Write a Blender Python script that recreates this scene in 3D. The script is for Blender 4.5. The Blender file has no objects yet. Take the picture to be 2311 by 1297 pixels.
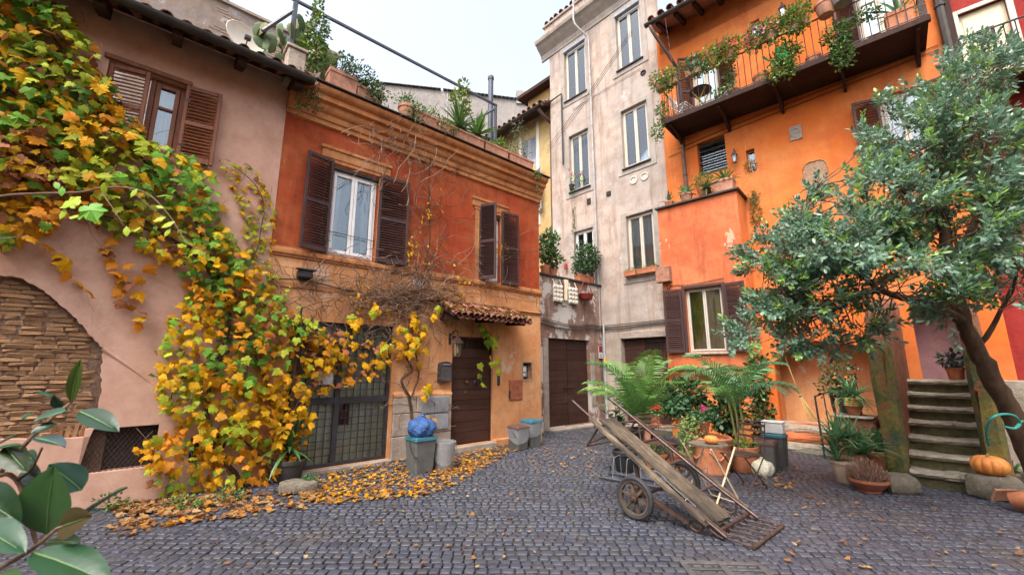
import bpy, math, random
import numpy as np
from mathutils import Vector, Matrix
random.seed(7); rng = np.random.default_rng(7)
scn = bpy.context.scene
COL = scn.collection
R_ = math.radians

# ---------------- camera, sky, sun, exposure ----------------
FPX, HY, CX, CY, CH = 940.0, 830.0, 1155.5, 648.5, 1.65      # focal length, horizon row, centre (photo pixels), eye height
TILT = math.atan((HY - CY) / FPX)
cam = bpy.data.cameras.new('camera'); camo = bpy.data.objects.new('camera', cam); COL.objects.link(camo)
cam.sensor_width = 36; cam.lens = 36 * FPX / 2311; cam.clip_start = .02; cam.clip_end = 500; cam.dof.use_dof = True; cam.dof.focus_distance = 8.5; cam.dof.aperture_fstop = 3.5
camo.location = (0, 0, CH); camo.rotation_euler = (math.pi / 2 + TILT, 0, 0)
scn.camera = camo
SUN_EL, SUN_AZ = 58, 205          # degrees; azimuth clockwise from +Y
wld = bpy.data.worlds.new('World'); scn.world = wld; wld.use_nodes = True
wn = wld.node_tree; wn.nodes.clear()
sky = wn.nodes.new('ShaderNodeTexSky'); sky.sky_type = 'NISHITA'; sky.sun_disc = False
sky.sun_elevation = R_(SUN_EL); sky.sun_rotation = R_(SUN_AZ); sky.air_density = 1.0; sky.dust_density = 5; sky.ozone_density = 1
hs = wn.nodes.new('ShaderNodeHueSaturation'); hs.inputs['Saturation'].default_value = .5   # thin bright overcast
bg = wn.nodes.new('ShaderNodeBackground'); bg.inputs[1].default_value = .15
wo = wn.nodes.new('ShaderNodeOutputWorld')
wn.links.new(sky.outputs[0], hs.inputs['Color']); wn.links.new(hs.outputs[0], bg.inputs[0]); wn.links.new(bg.outputs[0], wo.inputs[0])
sl = bpy.data.lights.new('sun', 'SUN'); sl.energy = .6; sl.angle = R_(22); sl.color = (1, .95, .88)
so = bpy.data.objects.new('sun', sl); COL.objects.link(so)
_sd = Vector((math.sin(R_(SUN_AZ)) * math.cos(R_(SUN_EL)), math.cos(R_(SUN_AZ)) * math.cos(R_(SUN_EL)), math.sin(R_(SUN_EL))))
so.rotation_euler = _sd.to_track_quat('Z', 'Y').to_euler(); so.location = (0, 0, 40)
vs = scn.view_settings; vs.view_transform = 'Standard'; vs.look = 'None'; vs.gamma = 1; vs.use_curve_mapping = False
vs.exposure = 1.82

# ---------------- photo pixel -> place ----------------
_c, _s = math.cos(TILT), math.sin(TILT)
def ray(px, py):
    x = (px - CX) / FPX; y = (CY - py) / FPX
    return np.array([x, _c - y * _s, _s + y * _c])
def gp(px, py, z=0.):
    d = ray(px, py); k = (z - CH) / d[2]; return Vector((d[0] * k, d[1] * k, z))
class Plane:          # a vertical plane; s runs to the right as seen from the court, y goes into the wall, z up
    def __init__(S, o, ang):
        S.o = np.array([o[0], o[1]], float); S.u = np.array([math.sin(ang), math.cos(ang)]); S.i = np.array([-S.u[1], S.u[0]])
        S.rz = math.atan2(S.u[1], S.u[0])
    def sz(S, px, py, y=0.):
        d = ray(px, py); k = ((S.o + S.i * y) @ S.i) / (d[:2] @ S.i); P = d[:2] * k
        return float((P - S.o) @ S.u), float(CH + d[2] * k)
    def rect(S, x0, y0, x1, y1, y=0.):
        a = S.sz(x0, y0, y); b = S.sz(x1, y1, y); return min(a[0], b[0]), max(a[0], b[0]), min(a[1], b[1]), max(a[1], b[1])
    def w(S, s, y, z):
        p = S.o + S.u * s + S.i * y; return Vector((p[0], p[1], z))
    def M(S, s=0, y=0, z=0): return Matrix.Translation(S.w(s, y, z)) @ Matrix.Rotation(S.rz, 4, 'Z')
_aL = math.atan2((2250 - CX) / FPX * _c, 1)
PL = Plane(gp(1116, 1005), _aL)                                     # left facades
PL2 = Plane(gp(1236, 972), _aL)                                     # low terrace wall
_g = PL2.w(2.57, 0, 0)
PG = Plane((_g.x, _g.y), math.pi + math.atan2((257 - CX) / FPX * _c, 1))   # grey house
PR = Plane((4.7, 11.3), math.pi + math.atan2((100 - CX) / FPX * _c, 1))    # orange house on the right

# ---------------- mesh helpers ----------------
class MB:
    def __init__(S): S.v = []; S.f = []
    def add(S, vs, fs):
        o = len(S.v); S.v += [tuple(v) for v in vs]; S.f += [tuple(i + o for i in f) for f in fs]; return S
    def box(S, x0, x1, y0, y1, z0, z1, ch=0., M=None):
        if ch <= 0:
            vs = [(x, y, z) for z in (z0, z1) for y in (y0, y1) for x in (x0, x1)]
            fs = [(0, 2, 3, 1), (4, 5, 7, 6), (0, 1, 5, 4), (2, 6, 7, 3), (0, 4, 6, 2), (1, 3, 7, 5)]
        else:
            X, Y, Z = (x0, x1), (y0, y1), (z0, z1); c = (x0 + x1) / 2, (y0 + y1) / 2, (z0 + z1) / 2
            vs = []; idx = {}
            for a in (0, 1):
                for b in (0, 1):
                    for d in (0, 1):
                        p = [X[a], Y[b], Z[d]]; sg = [1 if a == 0 else -1, 1 if b == 0 else -1, 1 if d == 0 else -1]
                        for ax in range(3):          # vertex lying on the face of axis ax
                            q = list(p)
                            for o in range(3):
                                if o != ax: q[o] += sg[o] * ch
                            idx[(a, b, d, ax)] = len(vs); vs.append(tuple(q))
            fs = []
            for ax in range(3):
                o1, o2 = [(1, 2), (0, 2), (0, 1)][ax]
                for sd in (0, 1):
                    ring = []
                    for (p, q) in ((0, 0), (1, 0), (1, 1), (0, 1)):
                        k = [0, 0, 0]; k[ax] = sd; k[o1] = p; k[o2] = q; ring.append(idx[(*k, ax)])
                    fs.append(tuple(ring))
                for p in (0, 1):                      # edges along ax
                    for q in (0, 1):
                        k0 = [0, 0, 0]; k0[o1] = p; k0[o2] = q; k1 = list(k0); k1[ax] = 1
                        fs.append((idx[(*k0, o1)], idx[(*k1, o1)], idx[(*k1, o2)], idx[(*k0, o2)]))
            for a in (0, 1):
                for b in (0, 1):
                    for d in (0, 1): fs.append(tuple(idx[(a, b, d, ax)] for ax in range(3)))
        if M is not None: vs = [tuple(M @ Vector(v)) for v in vs]
        return S.add(vs, fs)
    def tube(S, pts, r, n=6, cap=True):
        pts = [Vector(p) for p in pts]; m = len(pts)
        rs = r if hasattr(r, '__len__') else [r] * m
        up = Vector((0, 0, 1)); t0 = (pts[1] - pts[0]).normalized()
        a = t0.cross(up); a = a.normalized() if a.length > 1e-3 else Vector((1, 0, 0))
        vs = []
        for i in range(m):
            t = (pts[min(i + 1, m - 1)] - pts[max(i - 1, 0)])
            t = t.normalized() if t.length > 1e-9 else t0
            a = (a - t * a.dot(t)); a = a.normalized() if a.length > 1e-6 else t.orthogonal().normalized()
            b = t.cross(a)
            for k in range(n):
                q = 2 * math.pi * k / n; vs.append(tuple(pts[i] + (a * math.cos(q) + b * math.sin(q)) * rs[i]))
        fs = [(i * n + k, i * n + (k + 1) % n, (i + 1) * n + (k + 1) % n, (i + 1) * n + k) for i in range(m - 1) for k in range(n)]
        if cap: fs += [tuple(range(n))[::-1], tuple((m - 1) * n + k for k in range(n))]
        return S.add(vs, fs)
    def lathe(S, prof, n=20, c=(0, 0, 0), sx=1., sy=1., M=None, cap=True):
        vs = []; m = len(prof)
        for (r, z) in prof:
            for k in range(n):
                q = 2 * math.pi * k / n; p = Vector((c[0] + r * sx * math.cos(q), c[1] + r * sy * math.sin(q), c[2] + z))
                vs.append(tuple(M @ p if M is not None else p))
        fs = [(i * n + k, i * n + (k + 1) % n, (i + 1) * n + (k + 1) % n, (i + 1) * n + k) for i in range(m - 1) for k in range(n)]
        if cap: fs += [tuple(range(n))[::-1], tuple((m - 1) * n + k for k in range(n))]
        return S.add(vs, fs)
    def prism(S, poly, y0, y1):            # polygon of (x, z) pushed along y
        n = len(poly); vs = [(x, y0, z) for x, z in poly] + [(x, y1, z) for x, z in poly]
        return S.add(vs, [tuple(range(n)), tuple(range(2 * n - 1, n - 1, -1))] + [(i, i + n, (i + 1) % n + n, (i + 1) % n) for i in range(n)])
    def profile(S, pts, x0, x1):           # profile of (y, z) pushed along x
        n = len(pts); vs = [(x0, y, z) for y, z in pts] + [(x1, y, z) for y, z in pts]
        return S.add(vs, [tuple(range(n))[::-1], tuple(range(n, 2 * n))] + [(i, (i + 1) % n, (i + 1) % n + n, i + n) for i in range(n)])
    def grid(S, fn, nu, nv):
        vs = [fn(i / nu, j / nv) for i in range(nu + 1) for j in range(nv + 1)]
        return S.add(vs, [(i * (nv + 1) + j, i * (nv + 1) + j + 1, (i + 1) * (nv + 1) + j + 1, (i + 1) * (nv + 1) + j) for i in range(nu) for j in range(nv)])
    def mesh(S, name, mat=None, smooth=False):
        me = bpy.data.meshes.new(name); me.from_pydata(S.v, [], S.f); me.update()
        if mat: me.materials.append(mat)
        if smooth:
            me.polygons.foreach_set('use_smooth', [True] * len(me.polygons))
            try: me.set_sharp_from_angle(angle=R_(40))
            except Exception: pass
        return me
    def obj(S, name, mat, parent=None, smooth=False, M=None):
        return link(name, S.mesh(name, mat, smooth), parent, M)
def link(name, data, parent=None, M=None):
    o = bpy.data.objects.new(name, data); COL.objects.link(o)
    if parent: o.parent = parent
    if M is not None: o.matrix_local = M
    return o
def tag(o, label=None, cat=None, group=None, kind=None):
    if label: o['label'] = label
    if cat: o['category'] = cat
    if group: o['group'] = group
    if kind: o['kind'] = kind
    return o
def thing(name, label, cat, M=None, group=None):
    o = bpy.data.objects.new(name, None); COL.objects.link(o); o.empty_display_size = .1
    if M is not None: o.matrix_world = M
    return tag(o, label, cat, group)
def T(x, y, z, rz=0, rx=0, ry=0, s=1.): return Matrix.Translation((x, y, z)) @ Matrix.Rotation(rz, 4, 'Z') @ Matrix.Rotation(ry, 4, 'Y') @ Matrix.Rotation(rx, 4, 'X') @ Matrix.Scale(s, 4)

def bulk(name, tv, tf, P, Rm, S, cols, mat, parent=None, kind='stuff', smooth=False):
    """many small faces in one mesh: template tv/tf placed at P with frames Rm (columns side, axis, normal)"""
    tv = np.asarray(tv, float); P = np.asarray(P, float); n = len(P); k = len(tv)
    S = np.asarray(S, float).reshape(n, -1, 1) if np.ndim(S) else np.full((n, 1, 1), S)
    V = np.einsum('nij,nkj->nki', Rm, tv[None] * S.transpose(0, 2, 1)) + P[:, None]
    lens = [len(f) for f in tf]; fl = np.concatenate([np.array(f) for f in tf])
    loops = (fl[None] + (np.arange(n) * k)[:, None]).ravel()
    tot = np.tile(lens, n); st = np.concatenate([[0], np.cumsum(tot)[:-1]])
    me = bpy.data.meshes.new(name); me.vertices.add(n * k); me.vertices.foreach_set('co', V.ravel())
    me.loops.add(len(loops)); me.loops.foreach_set('vertex_index', loops.astype(np.int32))
    me.polygons.add(len(tot)); me.polygons.foreach_set('loop_start', st.astype(np.int32)); me.polygons.foreach_set('loop_total', tot.astype(np.int32))
    if smooth: me.polygons.foreach_set('use_smooth', [True] * len(tot))
    if cols is not None:
        a = me.color_attributes.new('Col', 'FLOAT_COLOR', 'POINT')
        c = np.ones((n, k, 4)); c[:, :, :3] = np.asarray(cols)[:, None, :]; a.data.foreach_set('color', c.ravel())
    me.update(); me.validate()
    if mat: me.materials.append(mat)
    o = link(name, me, parent)
    if kind: o['kind'] = kind
    return o
def frames(ax, nm):
    ax = np.asarray(ax, float); ax = ax / np.linalg.norm(ax, axis=1, keepdims=True)
    nm = np.asarray(nm, float); nm = nm - ax * (ax * nm).sum(1, keepdims=True); nm /= np.linalg.norm(nm, axis=1, keepdims=True) + 1e-9
    sd = np.cross(ax, nm); return np.stack([sd, ax, nm], axis=2)
def colorize(o, col):
    me = o.data if hasattr(o, 'data') else o
    a = me.color_attributes.new('Col', 'FLOAT_COLOR', 'POINT')
    a.data.foreach_set('color', np.tile([*col, 1.], len(me.vertices))); return o
def smoothpath(pts, k=5):
    pts = [Vector(p) for p in pts]; out = []
    for i in range(len(pts) - 1):
        p0 = pts[max(i - 1, 0)]; p1 = pts[i]; p2 = pts[i + 1]; p3 = pts[min(i + 2, len(pts) - 1)]
        for j in range(k):
            t = j / k
            out.append(.5 * ((2 * p1) + (p2 - p0) * t + (2 * p0 - 5 * p1 + 4 * p2 - p3) * t * t + (3 * p1 - p0 - 3 * p2 + p3) * t ** 3))
    return out + [pts[-1]]
def text(name, body, size, mat, parent, M):
    fc = bpy.data.curves.new(name, 'FONT'); fc.body = body; fc.size = size; fc.extrude = .0008
    fc.align_x = 'CENTER'; fc.align_y = 'CENTER'
    fo = bpy.data.objects.new(name, fc); COL.objects.link(fo); bpy.context.view_layer.update()
    me = bpy.data.meshes.new_from_object(fo); bpy.data.objects.remove(fo); me.materials.clear(); me.materials.append(mat)
    return link(name, me, parent, M)
def lerp(a, b, t): return a + (b - a) * t
def inpoly(x, y, poly):
    c = False; j = len(poly) - 1
    for i in range(len(poly)):
        (xi, yi), (xj, yj) = poly[i], poly[j]
        if (yi > y) != (yj > y) and x < (xj - xi) * (y - yi) / (yj - yi) + xi: c = not c
        j = i
    return c

# ---------------- materials ----------------
MATS = {}
def _new(name):
    m = bpy.data.materials.new(name); m.use_nodes = True; nt = m.node_tree; nt.nodes.clear()
    out = nt.nodes.new('ShaderNodeOutputMaterial'); p = nt.nodes.new('ShaderNodeBsdfPrincipled'); nt.links.new(p.outputs[0], out.inputs[0])
    MATS[name] = m; return m, nt, p, out
def node(nt, t, **kw):
    n = nt.nodes.new(t)
    for k, v in kw.items():
        if k.startswith('i_'):
            key = k[2:]; key = int(key) if key.isdigit() else key.replace('_', ' ')
            s = n.inputs[key]
            if hasattr(v, 'is_output'): nt.links.new(v, s)
            else: s.default_value = v
        else: setattr(n, k, v)
    return n
def c4(c): return (*c, 1.)
def noise(nt, co, scale, detail=5, rough=.6, stretch=None, off=0.):
    if stretch is not None or off:
        mp = node(nt, 'ShaderNodeMapping', i_Vector=co); mp.inputs['Scale'].default_value = stretch or (1, 1, 1); mp.inputs['Location'].default_value = (off, off * .7, off * 1.3); co = mp.outputs[0]
    return node(nt, 'ShaderNodeTexNoise', i_Vector=co, i_Scale=scale, i_Detail=detail, i_Roughness=rough).outputs['Fac']
def ramp(nt, fac, a, b, va=0., vb=1.):
    return node(nt, 'ShaderNodeMapRange', i_Value=fac, i_1=a, i_2=b, i_3=va, i_4=vb).outputs[0]
def mix(nt, fac, a, b, mode='MIX'):
    n = nt.nodes.new('ShaderNodeMix'); n.data_type = 'RGBA'; n.blend_type = mode
    for sock, v in ((n.inputs[0], fac), (n.inputs[6], a), (n.inputs[7], b)):
        if hasattr(v, 'is_output'): nt.links.new(v, sock)
        else: sock.default_value = c4(v) if isinstance(v, tuple) and len(v) == 3 else v
    return n.outputs[2]
def bump(nt, p, h, strength=.3, dist=.02):
    b = node(nt, 'ShaderNodeBump', i_Strength=strength, i_Distance=dist, i_Height=h); nt.links.new(b.outputs[0], p.inputs['Normal'])
def simple(name, col, rough=.6, var=.25, scale=6., metal=0., bmp=.15, spec=.32, coat=0., bscale=60):
    """one paint/material with mottling and fine relief"""
    m, nt, p, out = _new(name); co = node(nt, 'ShaderNodeTexCoord').outputs['Object']
    oi = node(nt, 'ShaderNodeObjectInfo').outputs['Random']
    f = noise(nt, co, scale, 6, .65)
    lo = tuple(c * (1 - var) for c in col); hi = tuple(min(1, c * (1 + var)) for c in col)
    cc = mix(nt, ramp(nt, f, .3, .7), lo, hi)
    hv = node(nt, 'ShaderNodeHueSaturation', i_Color=cc, i_Value=ramp(nt, oi, 0, 1, 1 - var * .5, 1 + var * .5)).outputs[0]
    nt.links.new(hv, p.inputs['Base Color']); nt.links.new(ramp(nt, noise(nt, co, scale * 2.3, 4), .3, .7, max(.02, rough - .1), min(1, rough + .1)), p.inputs['Roughness'])
    p.inputs['Metallic'].default_value = metal; p.inputs['Specular IOR Level'].default_value = spec; p.inputs['Coat Weight'].default_value = coat
    if bmp: bump(nt, p, noise(nt, co, bscale, 4), bmp, .01)
    return m
KP = .70
def plaster(name, a, b, cdark=None, clight=None, streak=.3, worn=.0, scale=1., seed=0., bmp=.35):
    a, b, cdark, clight = (tuple(x * KP for x in q) if q else None for q in (a, b, cdark, clight))
    """old lime plaster: cloudy wash of two tints, rain streaks, chipped pale patches"""
    m, nt, p, out = _new(name); co = node(nt, 'ShaderNodeTexCoord').outputs['Object']
    big = noise(nt, co, .9 * scale, 6, .62, off=seed); mid = noise(nt, co, 3.5 * scale, 7, .7, off=seed + 3)
    c = mix(nt, ramp(nt, big, .40, .60), a, b)
    c = mix(nt, ramp(nt, mid, .44, .66, 0, .6), c, cdark or tuple(x * .6 for x in a))
    st = noise(nt, co, 2.2, 6, .65, stretch=(2.6, 2.6, .22), off=seed + 9)
    c = mix(nt, ramp(nt, st, .50, .66, 0, streak), c, cdark or tuple(x * .5 for x in a))
    fine = noise(nt, co, 26, 6, .7, off=seed)
    c = mix(nt, ramp(nt, fine, .3, .75, 0, .22), c, tuple(x * .55 for x in a))
    if clight and worn > 0:
        w1 = noise(nt, co, 1.6 * scale, 9, .72, stretch=(1, 1, .7), off=seed + 17)
        c = mix(nt, ramp(nt, w1, .70 - worn * .45, .72 - worn * .45, 0, .85), c, clight)
        w2 = noise(nt, co, 5., 8, .75, stretch=(1.5, 1.5, .35), off=seed + 23)
        c = mix(nt, ramp(nt, w2, .62, .68, 0, .5), c, clight)
    wv = node(nt, 'ShaderNodeVectorMath', operation='ADD', i_0=co, i_1=node(nt, 'ShaderNodeVectorMath', operation='SCALE', i_0=node(nt, 'ShaderNodeTexNoise', i_Vector=co, i_Scale=3., i_Detail=5.).outputs['Color'], i_Scale=.35).outputs[0]).outputs[0]
    vo = node(nt, 'ShaderNodeTexVoronoi', feature='DISTANCE_TO_EDGE', i_Vector=wv, i_Scale=.9).outputs['Distance']
    ck = node(nt, 'ShaderNodeMath', operation='MULTIPLY', i_0=ramp(nt, vo, .0, .006, .45, 0), i_1=ramp(nt, big, .5, .58)).outputs[0]
    c = mix(nt, ck, c, tuple(x * .3 for x in a))
    nt.links.new(c, p.inputs['Base Color']); p.inputs['Roughness'].default_value = .88; p.inputs['Specular IOR Level'].default_value = .12
    h = node(nt, 'ShaderNodeMath', operation='ADD', i_0=node(nt, 'ShaderNodeMath', operation='MULTIPLY', i_0=mid, i_1=1.4).outputs[0], i_1=noise(nt, co, 45, 5)).outputs[0]
    bump(nt, p, h, bmp, .02)
    return m
def wood(name, a, b, rough=.7, axis=(1, 1, .08), scale=14., bmp=.4, spec=.22, patch=.4):
    m, nt, p, out = _new(name); co = node(nt, 'ShaderNodeTexCoord').outputs['Object']; oi = node(nt, 'ShaderNodeObjectInfo').outputs['Random']
    g = noise(nt, co, scale, 8, .65, stretch=axis); g2 = noise(nt, co, 2.5, 4)
    c = mix(nt, ramp(nt, g, .35, .65), a, b); c = mix(nt, ramp(nt, g2, .4, .62, 0, patch), c, tuple(x * .55 for x in a))
    c = node(nt, 'ShaderNodeHueSaturation', i_Color=c, i_Value=ramp(nt, oi, 0, 1, .85, 1.15)).outputs[0]
    nt.links.new(c, p.inputs['Base Color']); p.inputs['Roughness'].default_value = rough; p.inputs['Specular IOR Level'].default_value = spec
    bump(nt, p, g, bmp, .012); return m
def leafmat(name, rough=.45, trans=.3, spec=.3, spot=.25, vscale=30.):
    m, nt, p, out = _new(name); co = node(nt, 'ShaderNodeTexCoord').outputs['Object']
    at = node(nt, 'ShaderNodeAttribute', attribute_name='Col').outputs['Color']
    f = noise(nt, co, vscale, 4)
    c = mix(nt, ramp(nt, f, .45, .7, 0, spot), at, (.16, .07, .02))
    nt.links.new(c, p.inputs['Base Color']); p.inputs['Roughness'].default_value = rough; p.inputs['Specular IOR Level'].default_value = spec
    bump(nt, p, noise(nt, co, vscale * 2, 3), .2, .006)
    tr = node(nt, 'ShaderNodeBsdfTranslucent', i_Color=c); mx = node(nt, 'ShaderNodeMixShader', i_0=trans, i_1=p.outputs[0], i_2=tr.outputs[0])
    nt.links.new(mx.outputs[0], out.inputs[0]); return m
def glass(name, tint=(.9, .95, 1), refl=1.0):
    m, nt, p, out = _new(name)
    gl = node(nt, 'ShaderNodeBsdfGlossy', i_Color=c4(tint), i_Roughness=.02); tr = node(nt, 'ShaderNodeBsdfTransparent', i_Color=(.82, .86, .86, 1))
    fr = node(nt, 'ShaderNodeFresnel', i_IOR=1.6); f = node(nt, 'ShaderNodeMath', operation='MULTIPLY', i_0=fr.outputs[0], i_1=2.0 * refl, use_clamp=True)
    mx = node(nt, 'ShaderNodeMixShader', i_0=f.outputs[0], i_1=tr.outputs[0], i_2=gl.outputs[0]); nt.links.new(mx.outputs[0], out.inputs[0]); return m

M_ochre = plaster('ochre_plaster', (.86, .39, .16), (.92, .50, .25), (.60, .23, .09), (.80, .58, .45), .5, .22, seed=1)
M_redor = plaster('red_orange_plaster', (.52, .095, .035), (.62, .165, .06), (.30, .05, .025), (.70, .40, .28), .45, .06, seed=5)
M_trim = plaster('orange_moulding', (.68, .27, .10), (.76, .36, .15), (.32, .11, .05), (.75, .5, .35), .5, .05, seed=8)
M_pink = plaster('pink_plaster', (.82, .49, .355), (.86, .55, .42), (.60, .32, .22), (.6, .45, .4), .15, .0, seed=2, bmp=.2)
M_grey = plaster('grey_plaster', (.58, .49, .43), (.70, .54, .44), (.33, .23, .18), (.66, .60, .56), .7, .16, scale=.7, seed=3)
M_surr = plaster('pale_surround', (.52, .46, .41), (.60, .51, .44), (.33, .26, .22), None, .4, 0, seed=4)
M_low = plaster('weathered_plaster', (.36, .20, .14), (.50, .34, .27), (.17, .10, .08), (.82, .76, .70), .7, .42, scale=.8, seed=6)
M_right = plaster('bright_orange_plaster', (.88, .215, .04), (.94, .32, .10), (.70, .15, .05), (.95, .45, .26), .35, .10, scale=.6, seed=7, bmp=.22)
M_block = plaster('stained_orange_plaster', (.74, .185, .07), (.82, .26, .11), (.44, .10, .05), (.90, .50, .34), .75, .2, seed=11)
M_red = plaster('dark_red_plaster', (.36, .035, .03), (.44, .06, .045), (.22, .02, .02), None, .3, 0, seed=12)
M_mauve = plaster('mauve_plaster', (.46, .25, .27), (.52, .29, .27), (.36, .17, .18), None, .2, 0, seed=13)
M_yel = plaster('yellow_plaster', (.70, .47, .19), (.76, .56, .28), (.5, .33, .15), None, .25, 0, seed=14)
M_far = plaster('far_grey_plaster', (.40, .36, .34), (.48, .43, .39), (.28, .24, .22), (.55, .5, .44), .4, .15, seed=15)
M_stone = plaster('travertine', (.50, .42, .34), (.60, .50, .42), (.30, .22, .17), (.66, .6, .54), .3, .1, scale=2, seed=16, bmp=.6)
M_shut = wood('dark_brown_paint', (.055, .028, .026), (.075, .040, .036), .5, bmp=.15)
M_shutp = wood('reddish_brown_wood', (.20, .065, .03), (.27, .10, .05), .45, bmp=.2)
M_door = wood('door_wood', (.050, .022, .016), (.072, .034, .024), .5, axis=(.08, 1, 1), bmp=.3)
M_soffit = wood('dark_soffit_wood', (.032, .016, .013), (.06, .028, .020), .8)
M_white = simple('white_window_paint', (.72, .71, .69), .4, .06)
M_cream = simple('cream_window_paint', (.50, .45, .37), .45, .1)
M_iron = simple('dark_iron', (.045, .042, .045), .5, .3, metal=.3)
M_rust = simple('rusty_iron', (.085, .05, .038), .6, .5, scale=18, metal=.35, bmp=.3)
M_gut = simple('weathered_gutter', (.045, .038, .034), .5, .4, scale=4, metal=.3)
M_copper = simple('brown_gutter', (.12, .075, .06), .5, .3, metal=.4)
M_glass = glass('window_glass'); M_glassdim = glass('dull_glass', refl=.35)
M_dark = simple('black_and_unlit', (.03, .028, .026), .9, .2)  # near-black: holds the unlit shade of rooms and holes; also colours cables, print
M_curt = simple('curtain_cloth', (.66, .60, .50), .9, .1, bmp=.1)
M_lace = simple('white_lace', (.50, .51, .52), .9, .1, scale=40, bmp=.4)
M_terra = simple('terracotta', (.42, .155, .075), .75, .28, scale=9, bmp=.2)
M_terra2 = simple('aged_terracotta', (.34, .16, .10), .8, .4, scale=7, bmp=.3)
M_tile = simple('roof_tile', (.20, .085, .055), .9, .55, scale=7, bmp=.5, spec=.2)
M_soil = simple('soil', (.05, .035, .025), .95, .4, scale=20, bmp=.6)
M_leaf = leafmat('leaf'); M_gloss = leafmat('glossy_leaf', .34, .2, .45, .08); M_autumn = leafmat('autumn_leaf', .6, .3, .18, .3, 22.)
M_bark = wood('bark', (.06, .034, .021), (.135, .078, .046), .85, axis=(1, 1, .25), scale=16, bmp=.8)
M_twig = simple('dry_twig', (.16, .10, .065), .85, .4)
M_metalpost = simple('painted_steel', (.07, .075, .09), .45, .2, metal=.3)
# ---------------- building helpers ----------------
from mathutils.geometry import tessellate_polygon
def wallpoly(outer, holes=(), y=0., depth=.25, back=None):
    """front sheet of a wall with openings and their reveals; optional thickness"""
    mb = MB(); pls = [outer] + list(holes); flat = [p for q in pls for p in q]
    tris = tessellate_polygon([[Vector((p[0], p[1], 0)) for p in q] for q in pls])
    fs = []
    for t in tris:
        a, b, c = (flat[i] for i in t)
        fs.append(t if (b[0] - a[0]) * (c[1] - a[1]) - (b[1] - a[1]) * (c[0] - a[0]) > 0 else t[::-1])
    mb.add([(p[0], y, p[1]) for p in flat], fs)
    for q in holes:
        n = len(q); mb.add([(p[0], y, p[1]) for p in q] + [(p[0], y + depth, p[1]) for p in q], [(i, (i + 1) % n, (i + 1) % n + n, i + n) for i in range(n)])
    if back is not None:
        n = len(outer); mb.add([(p[0], y, p[1]) for p in outer] + [(p[0], y + back, p[1]) for p in outer], [(i, (i + 1) % n, (i + 1) % n + n, i + n) for i in range(n)] + [tuple(range(n, 2 * n))])
    return mb
def rc(x0, x1, z0, z1): return [(x0, z0), (x1, z0), (x1, z1), (x0, z1)]
def window(parent, x0, x1, z0, z1, rec=.14, fw=.055, n=2, mat=None, curtain=None, rails=(), deep=.7, mull=.05):
    mat = mat or M_white
    y0, y1 = rec, rec + .06; mb = MB()
    for a, b, c, d in ((x0, x0 + fw, z0, z1), (x1 - fw, x1, z0, z1), (x0 + fw, x1 - fw, z1 - fw, z1), (x0 + fw, x1 - fw, z0, z0 + fw)): mb.box(a, b, y0, y1, c, d, .006)
    w = (x1 - x0 - 2 * fw) / n; cas = []
    for k in range(n):
        a, b = x0 + fw + k * w, x0 + fw + (k + 1) * w; c, d = z0 + fw, z1 - fw; m_ = mull
        a += .003; b -= .003
        for q in ((a, a + m_, c, d), (b - m_, b, c, d), (a + m_, b - m_, d - m_, d), (a + m_, b - m_, c, c + m_ * 1.2)): mb.box(q[0], q[1], y0 - .02, y1 - .015, q[2], q[3], .006)
        for rz in rails: mb.box(a + m_, b - m_, y0 - .012, y1 - .02, lerp(c, d, rz) - .018, lerp(c, d, rz) + .018, .004)
        cas.append((a + m_, b - m_, c + m_ * 1.2, d - m_))
    wo_ = mb.obj('window', mat, parent)
    for (a, b, c, d) in cas: MB().box(a - .008, b + .008, y0 + .018, y0 + .024, c - .008, d + .008).obj('pane', M_glass, wo_)
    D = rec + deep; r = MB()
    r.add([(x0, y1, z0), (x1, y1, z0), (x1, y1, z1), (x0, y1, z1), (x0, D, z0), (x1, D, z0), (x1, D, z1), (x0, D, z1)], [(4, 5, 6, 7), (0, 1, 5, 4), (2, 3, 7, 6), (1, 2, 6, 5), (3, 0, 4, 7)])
    r.obj('room_shade_box', M_dark, wo_)  # dark box puts the unlit room's shade into its colour
    if curtain:
        cm, cov = curtain
        for k in range(2):
            wd = (x1 - x0) * .5 * cov
            def fn(u, v, k=k, wd=wd):
                xx = (x0 + u * wd) if k == 0 else (x1 - u * wd)
                if cov < .95: xx = xx + (-1 if k == 0 else 1) * u * wd * .35 * (1 - v) ** 2 * .8 * (1 if v < .98 else 0)
                return (xx, y1 + .09 + .022 * math.sin(u * 30 + k), z0 + .02 + v * (z1 - z0 - .04))
            MB().grid(fn, 40, 6).obj('curtain', cm, wo_, True)
    return wo_
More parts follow.
